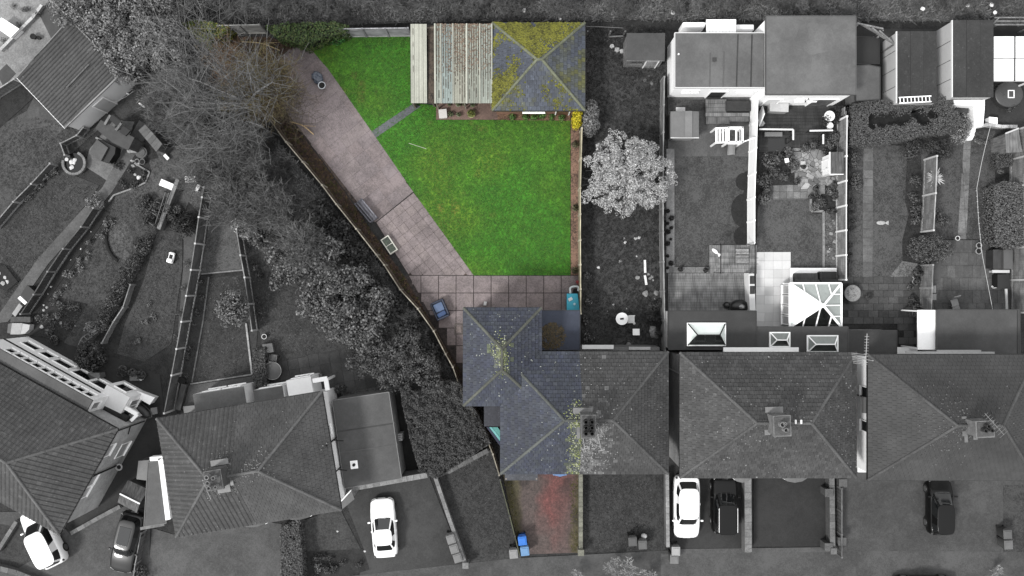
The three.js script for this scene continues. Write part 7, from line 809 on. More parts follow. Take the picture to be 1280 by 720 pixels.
{const c=U(92.5,204,.35),t=thing('stone_pond','round raised pond with pale curved wall and white stones','pond',c.clone().setY(0)),R=.78;for(let i=0;i<14;i++){const a=-1.2 + i*.33,b=a + .32;part('coping_stone',bar(V(c.x + Math.cos(a)* R,.35,c.z + Math.sin(a)* R),V(c.x + Math.cos(b)* R,.35,c.z + Math.sin(b)* R),.17,.14),mat(gy(i % 2?128:140),'concrete'),t);}part('wall',(()=>{const g=new THREE.CylinderGeometry(R - .02,R,.32,28,1,true);g.translate(c.x,.16,c.z);return g;})(),mg(100,'concrete'),t);part('water',cy(R - .04,R - .04,.05,c.x,.2,c.z,28),mg(18,null,{rough:.1}),t);[[86,200,.16],[92,203,.18],[96,200.5,.15],[92,210,.15],[95,204,.12]].forEach(([x,y,s])=>stone('white stone lying in the round raised pond',x,y,s,{c:gy(215),base:.25,group:'white stones in the round pond'}));}
fence('garden_fence','low pale railed fence leading down from the round stone pond',[[0,286],[27,254],[49,232],[72,207]],{h:1.0,panel:gy(92),post:gy(180),board:gy(170),cap:gy(140),seed:26});fence('garden_fence','low wire fence between round stone pond and ribbed garage',[[89,196],[84,182],[104,172],[112,162]],{h:.9,panel:gy(86),post:gy(160),board:gy(140),cap:gy(150),seed:27});fence('garden_fence','dark panel fence with pale base board dividing the far gardens',[[127,262],[112,285],[90,312],[71,340],[54,368],[38,392]],{h:1.2,panel:gy(78),post:gy(150),board:gy(160),cap:gy(90),seed:28,bay:1.9});
sheet('flower_bed','black soil strip along the dark panel fence','flower bed',[[128,262],[137,266],[62,372],[42,396],[37,393],[90,313]],.04,mg(32,'litter',{bump:.04}));{const r=rng(123);for(let i=0;i<7;i++){const k=r();stone('tiny white pebble on the black soil strip',130 - k*85 + r()* 4,268 + k*115,.07,{c:gy(215),group:'white pebbles on the black soil strip'});}}
[[119,252,.5],[124,248,.45],[128,256,.4],[116,256,.35]].forEach(([x,y,r],i)=>bush('pale_shrub','pale round headed shrub overhanging the concrete path','shrub',x,y,{rx:r,h:.9,n:16,cr:.18,per:300,leaf:.09,cols:[gy(130),gy(105),gy(150)],seed:430 + i,group:'pale shrubs overhanging the concrete path'}));
sheet('lawn','mid grey lawn with round mown patch between fence and shrubs','lawn',[[148,236],[178,232],[188,262],[196,290],[170,345],[138,402],[104,440],[80,428],[110,380],[75,372],[132,282]],.033,mg(68,'turf',{bump:.02}));sheet('mown_patch','smooth paler oval lawn ringed by dark edging','lawn',(()=>{const P=[];for(let i=0;i<28;i++){const a=i / 28*6.283,x=Math.cos(a)* 17,y=Math.sin(a)* 27;P.push([150 + x*.95 + y*.12,300 + y - x*.1]);}return P;})(),.045,mg(90,'turf'));{const pts=[];for(let i=0;i<=12;i++){const a=1.9 + i / 12*2.6;pts.push(U(150 + Math.cos(a)* 17 + Math.sin(a)* 27*.12,300 + Math.sin(a)* 27,.1));}solo('lawn_edging','black curved edging round the paler oval lawn','edging',tube(pts,.13,40,6),mg(16,'litter'));}
sheet('lawn','dark lawn with white toy car beside the long panel fence','lawn',[[196,290],[218,286],[228,298],[228,335],[214,430],[180,452],[146,442],[156,405],[180,350]],.034,TURF2);sheet('garden_path','curved grey gravel path along the long panel fence','path',[[222,272],[252,300],[244,340],[232,420],[222,420],[229,335],[230,300],[216,284]],.046,mg(84,'concrete'));sheet('gravel_yard','pale speckled gravel yard beside the edge of the wood','yard',[[186,200],[232,190],[246,228],[232,262],[190,262],[160,250],[150,236],[186,222]],.042,mg(82,'litter'));sheet('paved_yard','dark paved yard below the white rear wall','patio',[[30,418],[60,424],[130,442],[200,468],[206,520],[150,505],[95,470],[20,436]],.04,mg(44,'concrete'));
sheet('flower_bed','dark triangular bed of stones and plants beside the concrete path','flower bed',[[178,180],[190,214],[180,232],[150,242],[136,250],[150,222],[172,184]],.044,bedM);edging('bed_edging','thin pale curved edging of the dark triangular bed',[[168,204],[187,215],[182,228],[170,234],[142,244],[136,252]],{c:gy(150),w:.1,len:.5});
{const r=rng(66);for(let i=0;i<12;i++)bush('rockery_plant','small grey plant in the dark triangular bed','plant',146 + r()* 36,206 + r()* 30,{rx:.3,h:.4,n:7,cr:.15,per:260,leaf:.09,cols:[gy(60),gy(84),gy(48)],seed:440 + i,group:'plants of the dark triangular bed'});for(let i=0;i<8;i++)stone('pale stone in the dark triangular bed',160 + r()* 24,196 + r()* 26,.09 + r()* .08,{c:gy(150 + r()* 70),group:'stones of the dark triangular bed'});}
{const p=U(175,190,.4);solo('millstone','round pale millstone ornament in the dark triangular bed','ornament',[cy(.42,.42,.2,p.x,.05,p.z,20),cy(.3,.3,.06,p.x,.25,p.z,20)],mg(110,'concrete'));const q=U(166,188,.4);solo('stone_baluster','pale stone baluster lying beside the round millstone','ornament',[rod(V(q.x - .3,.2,q.z),V(q.x + .35,.2,q.z + .05),.15,10,.1),ball(.18,q.x - .32,.2,q.z)],mg(165,'concrete'));pot('round pot beside the millstone bed',180,203,.2,{c:gy(120)});pot('white rimmed pot beside the millstone bed',173,202,.16,{c:gy(170)});}
{const f =(label,x,y,w,d,h,ry,c)=>{const p=U(x,y,h),t=thing('garden_bench',label,'bench',p.clone().setY(.04),ry),m=mat(gy(c),'plain'),L=g=>g.rotateY(ry).translate(p.x,.04,p.z);for(let i=0;i<3;i++)part('seat_slat',L(bx(w,.05,d / 3 - .03,0,h - .05,-d / 3 + i*d / 3)),m,t);for(const s of [-1,1])part('end_frame',L(bx(.07,h - .06,d*.9,s*w*.42,0,0)),m,t);return t;};f('bright white slatted bench near the edge of the wood',208.5,231,1.0,.5,.45,-.4,245);f('white bench with broad slats on the pale gravel yard',238,224,.75,.45,.45,.05,240);f('short white bench standing by the fence corner',247,235,.5,.25,.5,1.1,235);const p=U(207.5,196,.1);solo('white_board','small white tilted board at the edge of the wood','board',bar(U(205.5,193.5,.2),U(210.5,199,.3),.22,.06),mg(240,'plain'));}
wall('garden_wall','thin pale wall running down through the shrubs',[[222,224],[216,240],[198,286]],{h:.7,c:gy(120),cap:gy(140),w:.2});{const t=thing('timber_trellis','leaning wire trellis beside the thin pale wall','trellis',U(205,255,0)),m=mg(104,'wood');for(const [a,b,c,d] of [[207,240,194,280],[211,241,198,283]])part('rail',bar(U(a,b,.9),U(c,d,.9),.05,.05),m,t);for(const k of [0,.35,.7,1]){const p=U(207 - 13*k,240 + 40*k,0),q=U(211 - 13*k,241 + 42*k,0);part('post',bx(.06,.9,.06,p.x,0,p.z),m,t);part('post',bx(.06,.9,.06,q.x,0,q.z),m,t);part('cross_bar',bar(p.clone().setY(.9),q.clone().setY(.9),.05,.04),m,t);}}
bush('dark_evergreen','large round dark evergreen against the long panel fence','tree',238,282,{rx:.95,h:2.0,n:70,cr:.28,per:330,leaf:.11,cols:[gy(44),gy(56),gy(34)],seed:450});
{const list=[[188,300,.55],[182,312,.6],[176,322,.6],[171,334,.65],[163,345,.7],[157,356,.7],[150,366,.7],[144,378,.6],[137,392,.7],[134,404,.7],[178,305,.5],[165,330,.5],[200,258,.5],[194,266,.6],[188,275,.55],[180,262,.5],[205,268,.5],[212,262,.5],[186,250,.4],[224,262,.4],[218,272,.45]];list.forEach(([x,y,r],i)=>bush('border_shrub','ragged grey shrub in the belt between mown patch and dark lawn','shrub',x,y,{rx:r,h:r*1.7,n:24,cr:.22,per:280,leaf:.1,cols:i % 2?[gy(78),gy(60),gy(96)]:[gy(58),gy(44),gy(74)],seed:460 + i,group:'shrub belt between the two far lawns'}));}
fence('garden_fence','pale rotting timber fence inside the shrub belt',[[169,356],[160,384],[148,402],[134,428]],{h:.8,panel:gy(140),post:gy(140),board:gy(130),cap:gy(150),noBoard:true,seed:29});
bush('glossy_shrub','broad glossy dark shrub above the white rear wall','shrub',121,444,{rx:1.15,h:1.7,n:80,cr:.28,per:280,leaf:.13,cols:[gy(58),gy(76),gy(44)],seed:490});bush('pale_shrub','pale clipped shrub beside the curved ladder rack','shrub',121,410,{rx:.6,h:1.2,n:26,cr:.22,per:340,leaf:.09,cols:[gy(120),gy(100),gy(140)],seed:491});
{const t=thing('ladder_rack','curved pale metal rack leaning near the pale clipped shrub','rack',U(104,425,0)),m=mg(130,'wood'),P=[[110,417],[103,422],[99,429],[97,435]],Q=[[115,421],[108,426],[104,432],[102,438]];for(const L of [P,Q])part('rail',tube(L.map(([x,y])=>U(x,y,.5)),.04,16,6),m,t);for(let i=0;i<5;i++){const k=i / 4*3,a=Math.min(2,Math.floor(k)),u=k - a,L=A=>U(A[a][0] +(A[a + 1][0] - A[a][0])* u,A[a][1] +(A[a + 1][1] - A[a][1])* u,.5);part('rung',rod(L(P),L(Q),.035),m,t);}for(const [x,y] of [P[0],P[3],Q[0],Q[3]])part('leg',rod(U(x,y,0),U(x,y,.5),.035),m,t);}
{const r=rng(77);for(const [x,y,q] of [[60,395,.4],[68,402,.5],[64,412,.4],[78,385,.4],[75,395,.35],[85,408,.35],[50,398,.35],[97,383,.3],[88,384,.3],[70,378,.4]])bush('island_plant','straggly plant in the island bed above the dark paved yard','plant',x,y,{rx:q,h:q*1.3,n:10,cr:.17,per:260,leaf:.1,cols:[gy(84),gy(62),gy(104)],seed:500 + x,group:'plants of the island bed'});for(let i=0;i<10;i++)stone('pale stone in the island bed above the dark paved yard',52 + r()* 48,376 + r()* 40,.06 + r()* .1,{c:gy(190),group:'stones of the island bed'});}
[[70,423,.22,150],[68,427,.18,40],[72,427,.2,60],[103.5,443.5,.22,170],[156,461,.26,150],[154,466,.22,60],[158,466,.2,50],[168,465,.26,110],[180,468,.3,90],[175,466,.18,60]].forEach(([x,y,r,c])=>pot('round rimmed pot on the dark paved yard',x,y,r,{c:gy(c),plant:[gy(44),gy(60)],group:'pots on the dark paved yard'}));
box('stone_trough','pale square stone trough among the pots of dark yard','trough',[[162,468],[173,468],[173,476],[162,476]],.4,{c:gy(104),lid:gy(124),map:'concrete'});solo('white_lantern','small white lantern beside the square stone trough','lantern',(()=>{const p=U(176,473,.3);return [cy(.1,.12,.26,p.x,.05,p.z,10),(()=>{const g=new THREE.ConeGeometry(.15,.16,10);g.translate(p.x,.38,p.z);return g;})()];})(),mg(235,'plain'));box('water_butt','pale grey rounded water butt below the glossy shrub','water butt',[[110,466],[124,466],[125,472],[119,477],[111,474]],.9,{c:gy(120),lid:gy(142)});
{const t=thing('patio_bench','pale double seat with curved ends beside the stone planter','bench',U(23,412,0));part('seat',prism(wpoly([[10,405],[14,404],[19,404],[17,418],[9,416]],.5),.04,.5),mg(120,'plain'),t);part('seat',prism(wpoly([[15,404],[28,404],[25,418],[13,418]],.6),.04,.6),mg(190,'plain'),t);part('seat',prism(wpoly([[27,404.5],[37,406],[36,412],[31,417],[24,418]],.6),.04,.58),mg(200,'plain'),t);box('stone_planter','long stone planter with pale rim and pot inside','planter',[[13,396],[38,396],[38,403],[13,403]],.45,{c:gy(100),lid:gy(60),map:'litter',top:'soil'});box('slab_bench','broad pale slab bench at the end of dark panel fence','bench',[[15,392],[24,379],[28,383],[19,396]],.45,{c:gy(140),lid:gy(165)});box('white_stool','short white stool beside the black barbecue','stool',[[22,373],[25,370],[34,378],[31,381]],.5,{c:gy(220),lid:gy(240)});box('black_barbecue','black box barbecue against the dark panel fence','barbecue',[[26,368],[34,356],[45,366],[36,378]],.9,{c:gy(24),lid:gy(36)});}
{const p=[[-6,330],[8,334],[22,352],[8,364],[-10,356]];sheet('raised_bed','dark raised bed with pale stones at the edge of wide dark lawn','flower bed',p,.25,mg(34,'litter'));edging('bed_edging','grey stone edging of the raised bed on wide dark lawn',[[-6,330],[8,334],[22,352],[8,364]],{c:gy(90),w:.15});[[1,341],[9,347],[6,354],[12,352]].forEach(([x,y])=>stone('white stone in the dark raised bed',x,y,.14,{c:gy(200),base:.2,group:'stones of the dark raised bed'}));}
{const p=U(213,322,.4),t=thing('toy_car','white ride-on toy car on the dark lawn','toy car',p.clone().setY(.04)),w=mg(240,'plain',{rough:.3}),ry=-.25,L=g=>g.rotateY(ry).translate(p.x,.04,p.z);part('body',[L(rbx(.42,.24,.8,0,.08,0,0,.1)),L(rbx(.4,.2,.3,0,.28,.22,0,.08))],w,t);part('seat',L(rbx(.24,.06,.28,0,.3,-.08,0,.03)),mg(40),t);part('windscreen_frame',L((()=>{const g=new THREE.TorusGeometry(.17,.025,6,16,3.14);g.rotateX(-.6);g.translate(0,.32,-.26);return g;})()),w,t);for(const x of [-.2,.2])for(const z of [-.26,.26])part('wheel',L((()=>{const g=new THREE.CylinderGeometry(.1,.1,.08,12);g.rotateZ(1.57);g.translate(x,.1,z);return g;})()),mg(30),t);}
fence('garden_fence','long panel fence with pale posts and base boards dividing the far gardens',[[266,238],[264,250],[260,274],[255.6,306],[250.6,338],[239,401],[233,434],[227,466],[218,512]],{h:1.75,panel:gy(108),post:gy(212),board:gy(196),cap:gy(130),seed:30,bay:1.95});
sheet('thicket_floor','dark ground under shrubs between the far gardens','ground',[[236,205],[262,236],[300,250],[345,300],[300,300],[262,244],[240,225]],.035,mg(52,'litter'));
fence('garden_fence','bent pale topped fence at the edge of the wood near the white benches',[[224,178],[256,204],[300,252]],{h:1.2,at:1.2,panel:gy(70),post:gy(110),board:gy(90),cap:gy(104),seed:31});
sheet('terrace','smooth upper grey terrace between two panel fences','patio',[[265,242],[285,244],[303,292],[309,338],[251,342],[258,300]],.036,mg(88,'turf'));sheet('lawn','plain dark lower lawn edged with pale stone','lawn',[[262,348],[309,342],[322,412],[318,468],[240,478],[254,400]],.037,mg(58,'turf'));sheet('flower_bed','grey soil border along the long panel fence of lower lawn','flower bed',[[251,345],[261,346],[253,400],[239,478],[226,478],[240,402]],.043,mg(56,'litter'));edging('lawn_edging','pale stone edging round the plain dark lower lawn',[[251,342.5],[309,337]],{c:gy(140),w:.1});edging('lawn_edging','pale edging between grey soil border and lower lawn',[[261,346],[254,400],[240,478]],{c:gy(116),w:.1});edging('lawn_edging','pale edging between lower lawn and block patio',[[238,480],[315,468]],{c:gy(150),w:.1});edging('lawn_edging','white kerb along lower lawn beside the short fence',[[307.5,404],[315,468]],{c:gy(190),w:.12});
sheet('patio','grey block paved patio behind the ribbed half of the semi','patio',[[236,482],[316,470],[320,494],[228,511]],.045,mg(90,'concrete'));
fence('garden_fence','short panel fence with pale edges beside the round leafy tree',[[303,288],[308,320],[313,347],[322,412]],{h:1.3,panel:gy(100),post:gy(205),board:gy(190),cap:gy(150),seed:32,bay:2.2});
{const A=U(229,480,.8),B=U(222,512,.8);solo('rolled_carpet','dark brown timber beam lying along the long panel fence','beam',bar(U(231,480,.4),U(223,512,.4),.4,.3),mg(74,'wood'));const p=U(230,475,.6);pot('black round tub at the end of the timber beam',229.5,474.5,.26,{c:gy(22)});box('step_block','pale stepped block by the rear addition of the ribbed half','block',[[229,508],[251,506],[248,516],[230,517]],.5,{c:gy(110),lid:gy(130)});}
bush('leafy_tree','round grey leafed tree over the short panel fence','tree',304,383,{rx:1.2,rz:1.5,h:3.2,n:110,cr:.3,per:260,leaf:.13,cols:[gy(112),gy(92),gy(130),gy(76)],seed:520,low:.35});
sheet('lawn','dark lawn under the thicket trees beside the round glass table','lawn',[[310,322],[345,306],[420,395],[438,432],[352,452],[330,448],[324,412]],.038,TURF2);paving('patio','dark weathered slab patio behind the smooth roofed half','patio',[[346,452],[436,434],[478,484],[420,492],[340,500],[330,490]],.05,{ang:-.17,w:.75,l:.75,gap:.02,ms:[mg(74,'concrete'),mg(80,'concrete'),mg(66,'concrete')],bed:mg(44,'litter'),origin:[346,452],seed:15});
hedge('side_hedge','straggly grey hedge between block patio and round glass table',[[316,436],[331,434],[333,490],[322,494],[315,470]],1.2,{cols:[gy(66),gy(52),gy(84)],leaf:.1,dens:420,seed:11,lump:.2});box('wicker_table','square pale grey wicker table beside the straggly hedge','table',[[327.5,430.5],[340,429],[342,440],[330,442]],.5,{c:gy(120),lid:gy(150),top:'table_top'});pot('small white pot beyond the square wicker table',331.5,420.5,.18,{c:gy(220)});chair('dark metal garden chair between wicker table and round table',344.5,446.5,3.0,{c:gy(110)});roundTable('round glass topped table with pale rim beside the hedge',340.5,463.5,.62,{c:gy(76),rim:gy(190)});chair('dark metal garden chair tucked below the round glass table',341,482,.1,{c:gy(90)});box('patio_box','low grey box seat on the dark weathered patio','box',[[389,469],[402,467],[403,475],[389,477]],.4,{c:gy(96),lid:gy(112)});
[[425,487,.35],[431,483,.3],[421,484,.3]].forEach(([x,y,r],i)=>bush('pot_shrub','rounded grey shrub at the corner of flat roofed garage','shrub',x,y,{rx:r,h:.7,n:12,cr:.16,per:300,leaf:.08,cols:[gy(90),gy(110),gy(70)],seed:530 + i,group:'shrubs by the flat roofed garage'}));[[327,345,.4],[325,375,.35],[326,392,.4],[322,335,.3]].forEach(([x,y,r],i)=>bush('border_shrub','loose shrub on the lawn side of the short panel fence','shrub',x,y,{rx:r,h:.8,n:12,cr:.18,per:260,leaf:.09,cols:[gy(64),gy(80),gy(50)],seed:535 + i,group:'shrubs beside the short panel fence'}));
// ================================================================ front gardens and drives of the angled semis
sheet('driveway','smooth grey driveway before the ribbed half of the semi','driveway',[[190,660],[216,668],[320,650],[352,655],[352,740],[182,760]],.04,mg(88,'concrete'));sheet('driveway','dark asphalt driveway holding the white saloon','driveway',[[424,606],[535,592],[580,706],[448,724],[456,690]],.041,ASPH);sheet('driveway','grey concrete drive of the angled semi with two cars','driveway',[[-60,640],[60,640],[88,668],[160,630],[188,640],[186,740],[-60,800]],.039,mg(84,'concrete'));sheet('lawn','small square front lawn beside the white saloon','lawn',[[376,652],[424,634],[453,690],[376,702]],.043,mg(66,'turf'));sheet('flower_bed','black planted bed below the small front lawn','flower bed',[[372,690],[454,686],[462,712],[370,740]],.047,bedM);sheet('forecourt','rough weedy front plot beside the brick driveway fence','forecourt',[[548,598],[618,566],[640,640],[652,698],[584,708]],.032,mg(58,'litter',{bump:.03}));
hedge('front_hedge','square cut speckled hedge beside the smooth grey driveway',[[350,660],[374,648],[380,740],[351,740]],1.3,{cols:[gy(76),gy(60),gy(96)],leaf:.1,dens:420,seed:12,lump:.12});{const r=rng(99);for(let i=0;i<16;i++)bush('front_plant','dark leafy plant in the black front bed','plant',378 + r()* 74,692 + r()* 24,{rx:.35,h:.5,n:9,cr:.17,per:300,leaf:.09,cols:[gy(40),gy(56),gy(80)],seed:540 + i,group:'plants of the black front bed'});bush('pale_shrub','pale silvery shrub in the black front bed','shrub',399,707,{rx:.4,h:.6,n:12,cr:.18,per:360,leaf:.08,cols:[gy(130),gy(150)],seed:560});[[456,689],[422,664]].forEach(([x,y])=>stone('white pebble on the edge of dark driveway',x,y,.09,{c:gy(210),group:'white pebbles by the dark driveway'}));}
wall('garden_wall','thin pale wall between dark driveway and weedy front plot',[[544,597],[561,647],[582,706]],{h:.8,c:gy(128),cap:gy(140),w:.2,pier:1});wall('garden_wall','low pale wall between tall hedge and weedy front plot',[[560,590],[578,580],[610,563]],{h:1.1,c:gy(104),cap:gy(112),w:.25,len:.4});
[[563.5,674,'bin against the thin pale wall, farthest from the street'],[567.5,686,'bin against the thin pale wall, middle of three'],[572,697.5,'bin against the thin pale wall, next to the footway']].forEach(([x,y,l])=>wheelieBin('pale lidded ' + l,x,y,{c:gy(92),lid:gy(120),ry:.3}));
fence('garden_fence','low timber fence between the two angled drives',[[183,662],[176,700],[172,730]],{h:.9,panel:gy(110),post:gy(140),board:gy(120),cap:gy(140),seed:33,noBoard:true});wall('garden_wall','low pale kerb wall closing the side passage',[[88,667],[122,648],[150,633]],{h:.35,c:gy(116),cap:gy(130),w:.22});wall('garden_wall','curved low wall along the footway before the angled drive',[[-20,706],[20,716],[60,732]],{h:.5,c:gy(96),cap:gy(110),w:.3});wall('garden_wall','pale stone rails beside the white people carrier',[[-4,690],[20,652]],{h:.5,c:gy(110),cap:gy(124),w:.2});
[[179,708,.4],[184,718,.45],[176,714,.35]].forEach(([x,y,r],i)=>bush('front_shrub','pale leafed shrub at the end of the low timber fence','shrub',x,y,{rx:r,h:.9,n:14,cr:.18,per:300,leaf:.09,cols:[gy(84),gy(104),gy(66)],seed:570 + i,group:'shrubs at the low timber fence'}));
sheet('flower_bed','dark gravel bed beside the white people carrier','flower bed',[[-30,700],[0,655],[28,660],[40,700],[20,712]],.045,mg(56,'litter'));
car('saloon_car','white saloon parked alone on the dark asphalt driveway',478.5,662,-.08,{L:4.15,W:1.76,H:1.42,c:gy(250),ws:-.2,wt:-.02,rb:.39,rt:.25,deck:.9});
car('people_carrier_car','white people carrier half hidden under the angled roof eaves',47,676,-.46,{L:4.3,W:1.8,H:1.72,c:gy(250),ws:-.28,wt:-.14,rb:.48,rt:.44,hatch:1,deck:1.0,nose:.8,rw:.4});
car('estate_car','dark silver estate with glass sunroof on the grey concrete drive',154.5,681,Math.PI + .24,{L:4.35,W:1.76,H:1.5,c:gy(34),coat:.3,spec:.6,ws:-.2,wt:-.07,rb:.46,rt:.42,hatch:1,sunroof:1});
bush('flowering_shrub','pale flowering shrub spilling over the upper terrace','shrub',312,282,{rx:1.0,rz:1.2,h:1.9,n:60,cr:.28,per:220,leaf:.14,cols:[gy(150),gy(110),gy(90),gy(170)],seed:580});bush('flowering_shrub','second pale flowering shrub beyond the upper terrace','shrub',330,300,{rx:.8,h:1.6,n:44,cr:.26,per:220,leaf:.14,cols:[gy(130),gy(90),gy(66)],seed:581});
// ================================================================ the wood and the thicket
const WOODP=[[88,-30],[1330,-30],[1330,22],[1110,26],[842,24],[520,26],[290,34],[246,54],[300,122],[405,246],[470,325],[520,400],[566,470],[540,480],[480,480],[440,432],[345,300],[300,250],[215,180],[158,100],[120,40]];
tufts('undergrowth','tangled grey bramble and dead stems covering the wood floor','undergrowth',[WOODP],44,.42,.34,[gy(122),gy(100),gy(140),gy(80),gy(150)],31,.4,.03);
tufts('undergrowth','fine low grey scrub across the wood floor','undergrowth',[WOODP],100,.22,.2,[gy(126),gy(104),gy(140),gy(88)],33,.4,.03);
{
const cols=[gy(128),gy(106),gy(148),gy(88)],A=bareTreeGeo(11,{h:9,r0:.2,cols,levels:5,kids:[5,5,5,4,3],spread:.8,twig:.012}),B=bareTreeGeo(12,{h:8,r0:.16,cols,levels:5,kids:[6,5,5,4,3],spread:.95,twig:.012}),C=bareTreeGeo(13,{h:6,r0:.1,cols,levels:5,kids:[6,5,5,4,4],spread:.7,twig:.011});
bareTree('bare_tree','tall leafless tree with pale leaning trunk at the crooked boundary fence',338,147,{seed:21,h:12,r0:.27,tcols:[gy(185),gy(165)],lean:[-.3,-.02],cols:[gy(150),gy(124),gy(110),gy(92)],levels:5,kids:[7,5,4,4,3],spread:.9,twig:.013,len:.42});
bareTree('bare_shrub','bare brown olive shrub spreading over the slab path',336,128,{seed:22,h:8.6,r0:.1,droop:.1,lean:[.3,-.02],cols:[rgb(140,124,92),rgb(118,108,76),rgb(100,86,74),rgb(146,138,96)],levels:5,kids:[8,6,5,5,3],spread:1.0,twig:.011,trunkFrac:.22,category:'shrub'});
bareTree('bare_shrub','open dark branched bare shrub reaching over the slab path',354,150,{seed:24,h:11,r0:.06,droop:.06,lean:[.5,-.25],cols:[rgb(84,76,62),rgb(70,62,54),rgb(104,94,74)],levels:4,kids:[7,5,4,3],spread:.85,twig:.012,trunkFrac:.16,len:.5,category:'shrub'});
bareTree('bare_shrub','second bare brown shrub against the weathered panel fence',304,88,{seed:23,h:6.6,r0:.08,droop:.1,cols:[rgb(140,114,92),rgb(118,102,76),rgb(108,86,70)],levels:5,kids:[7,5,4,4,3],spread:1.0,twig:.011,trunkFrac:.22,category:'shrub'});
const spots=[[252,4,B,.7],[284,-2,B,.7],[318,4,C,.8],[350,-4,B,.7],[384,2,C,.8],[418,0,B,.7],[452,4,C,.8],[486,-2,B,.7],[520,4,C,.8],[556,0,B,.65],[600,4,C,.7],[650,2,C,.7],[700,4,C,.7],[228,112,C,.8],[214,158,C,.8],[262,218,B,.6],[308,238,C],[300,196,C],[262,190,C],[345,252,C],[380,288,C],[335,275,C],[330,215,C]];
spots.forEach(([x,y,g,k],i)=>{const w=y<20;bareTree('bare_tree',w?'leafless grey tree of the wood along the back fences':'leafless grey tree of the wood beyond the crooked boundary fence',x,y,{turn:i*1.7},w?'leafless trees along the back fences':'leafless trees beyond the boundary fence',g).scale.setScalar(k||1);});
const s2=[[770,14],[842,10],[905,12],[985,8],[1050,12],[1130,14],[1205,10],[1262,12]];s2.forEach(([x,y],i)=>{const t=bareTree('bare_sapling','thin leafless sapling in the scrub behind the outbuildings',x,y,{turn:i*2.1,category:'sapling'},'saplings behind the outbuildings',C);t.scale.setScalar(.38);});
}
{
const [a,b]=bareTreeGeo(31,{h:3.4,r0:.03,cols:[[1,1,1],[.8,.8,.8],[1.2,1.2,1.2]],levels:4,kids:[7,5,5,4],spread:1.1,twig:.012,trunkFrac:.22,droop:.12}),g=mergeGeometries([a,b]),mk =(label,polys,dens,s0,s1,cs,seed)=>{const r=rng(seed),L=[];for(const px of polys){const q=wpoly(px,0),xs=q.map(p=>p[0]),zs=q.map(p=>p[1]),x0=Math.min(...xs),x1=Math.max(...xs),z0=Math.min(...zs),z1=Math.max(...zs);for(let i=0;i <(x1 - x0)*(z1 - z0)* dens;i++){const x=rr(x0,x1,r),z=rr(z0,z1,r);if(inside(q,x,z))L.push([x,z]);}}const m=new THREE.InstancedMesh(g,BARK,L.length),M=new THREE.Matrix4(),Q=new THREE.Quaternion(),c=new THREE.Color();L.forEach(([x,z],i)=>{const s=rr(s0,s1,r),k=cs[Math.floor(r()* cs.length)];Q.setFromAxisAngle(V(0,1,0),r()* 6.283);M.compose(V(x,0,z),Q,V(s,s*.9,s));m.setMatrixAt(i,M);m.setColorAt(i,c.setRGB(...k));});m.name=numbered('undergrowth');info(m,label,'undergrowth',null,'stuff');scene.add(m);};
mk('tangled pale bramble along the strip behind the outbuildings',[[[515,-25],[1330,-25],[1330,16],[1100,18],[960,12],[840,16],[730,22],[515,18]],[[225,-25],[515,-25],[515,20],[300,22],[240,18]]],.75,.5,.95,[gy(130),gy(108),gy(92)],51);
mk('tangled dark bramble filling the belt beyond the boundary fence',[[[240,160],[300,140],[345,190],[412,268],[465,330],[520,402],[560,466],[520,474],[440,430],[345,300],[300,250],[250,205]]],1.1,.5,.9,[gy(86),gy(70),gy(104)],53);
}
{
const E =(label,list,cols,o,group)=>list.forEach(([x,y,r,h],i)=>bush(o.name||'leafy_tree',label,'tree',x,y,{rx:r,h,n:Math.round(r*r*26),cr:.42,per:130,leaf:.17,cols,seed:o.seed + i,group,low:.3,...o.x}));
E('pale evergreen tree at the edge of the wood by the ribbed garage',[[128,30,1.9,5],[152,12,1.9,5.4],[166,52,1.9,5],[190,24,2,5.4],[198,72,1.9,4.6],[222,44,1.8,5],[176,92,1.5,4],[232,84,1.5,4],[230,12,1.8,5]],[gy(126),gy(112),gy(144),gy(98)],{seed:600,x:{cr:.4,per:240,leaf:.13}},'pale evergreens by the ribbed garage');
E('dense clumped ivy tree in the thicket below the boundary fence',[[385,322,1.5,4],[412,350,1.7,4.4],[440,372,1.7,4.4],[398,378,1.3,3.6],[466,396,1.6,4],[438,408,1.3,3.6],[420,318,1.2,3.4],[366,346,1.2,3],[452,348,1.3,3.6],[400,300,1.1,3.2],[355,318,1,2.8],[480,376,1.2,3.4],[418,392,1.2,3.4],[456,420,1.2,3.4]],[gy(106),gy(84),gy(126),gy(70)],{seed:620,x:{cr:.34,per:170,leaf:.15}},'ivy trees of the thicket');
E('fine leafed grey tree above the tall hedge',[[478,442,1.6,3.6],[512,432,1.5,3.6],[498,462,1.5,3.2],[532,458,1.4,3],[456,452,1.2,3],[545,478,1.1,2.6]],[gy(92),gy(76),gy(108),gy(62)],{seed:640,x:{cr:.3,per:300,leaf:.1}},'fine leafed trees above the tall hedge');
E('low dark thicket shrub along the boundary fence',[[470,352,1,1.6],[492,384,1,1.6],[515,412,1,1.7],[450,318,1,1.5],[430,292,1.1,1.6],[405,268,1,1.5],[540,440,.9,1.6]],[gy(44),gy(58),gy(34)],{seed:660,name:'thicket_shrub'},'dark thicket shrubs along the boundary fence');
}
tufts('grass','short coarse grass over the lawns of the far gardens','grass',[[[-20,200],[40,145],[120,165],[25,250]],[[-20,320],[30,262],[76,218],[118,234],[0,385]],[[148,240],[178,236],[195,290],[138,400],[84,425],[78,375]],[[198,292],[226,296],[214,430],[150,440],[182,350]],[[262,350],[308,344],[318,466],[242,476]],[[312,324],[345,308],[436,432],[332,446]]],60,.12,.05,[gy(84),gy(70),gy(98),gy(60)],41,.5,.045);
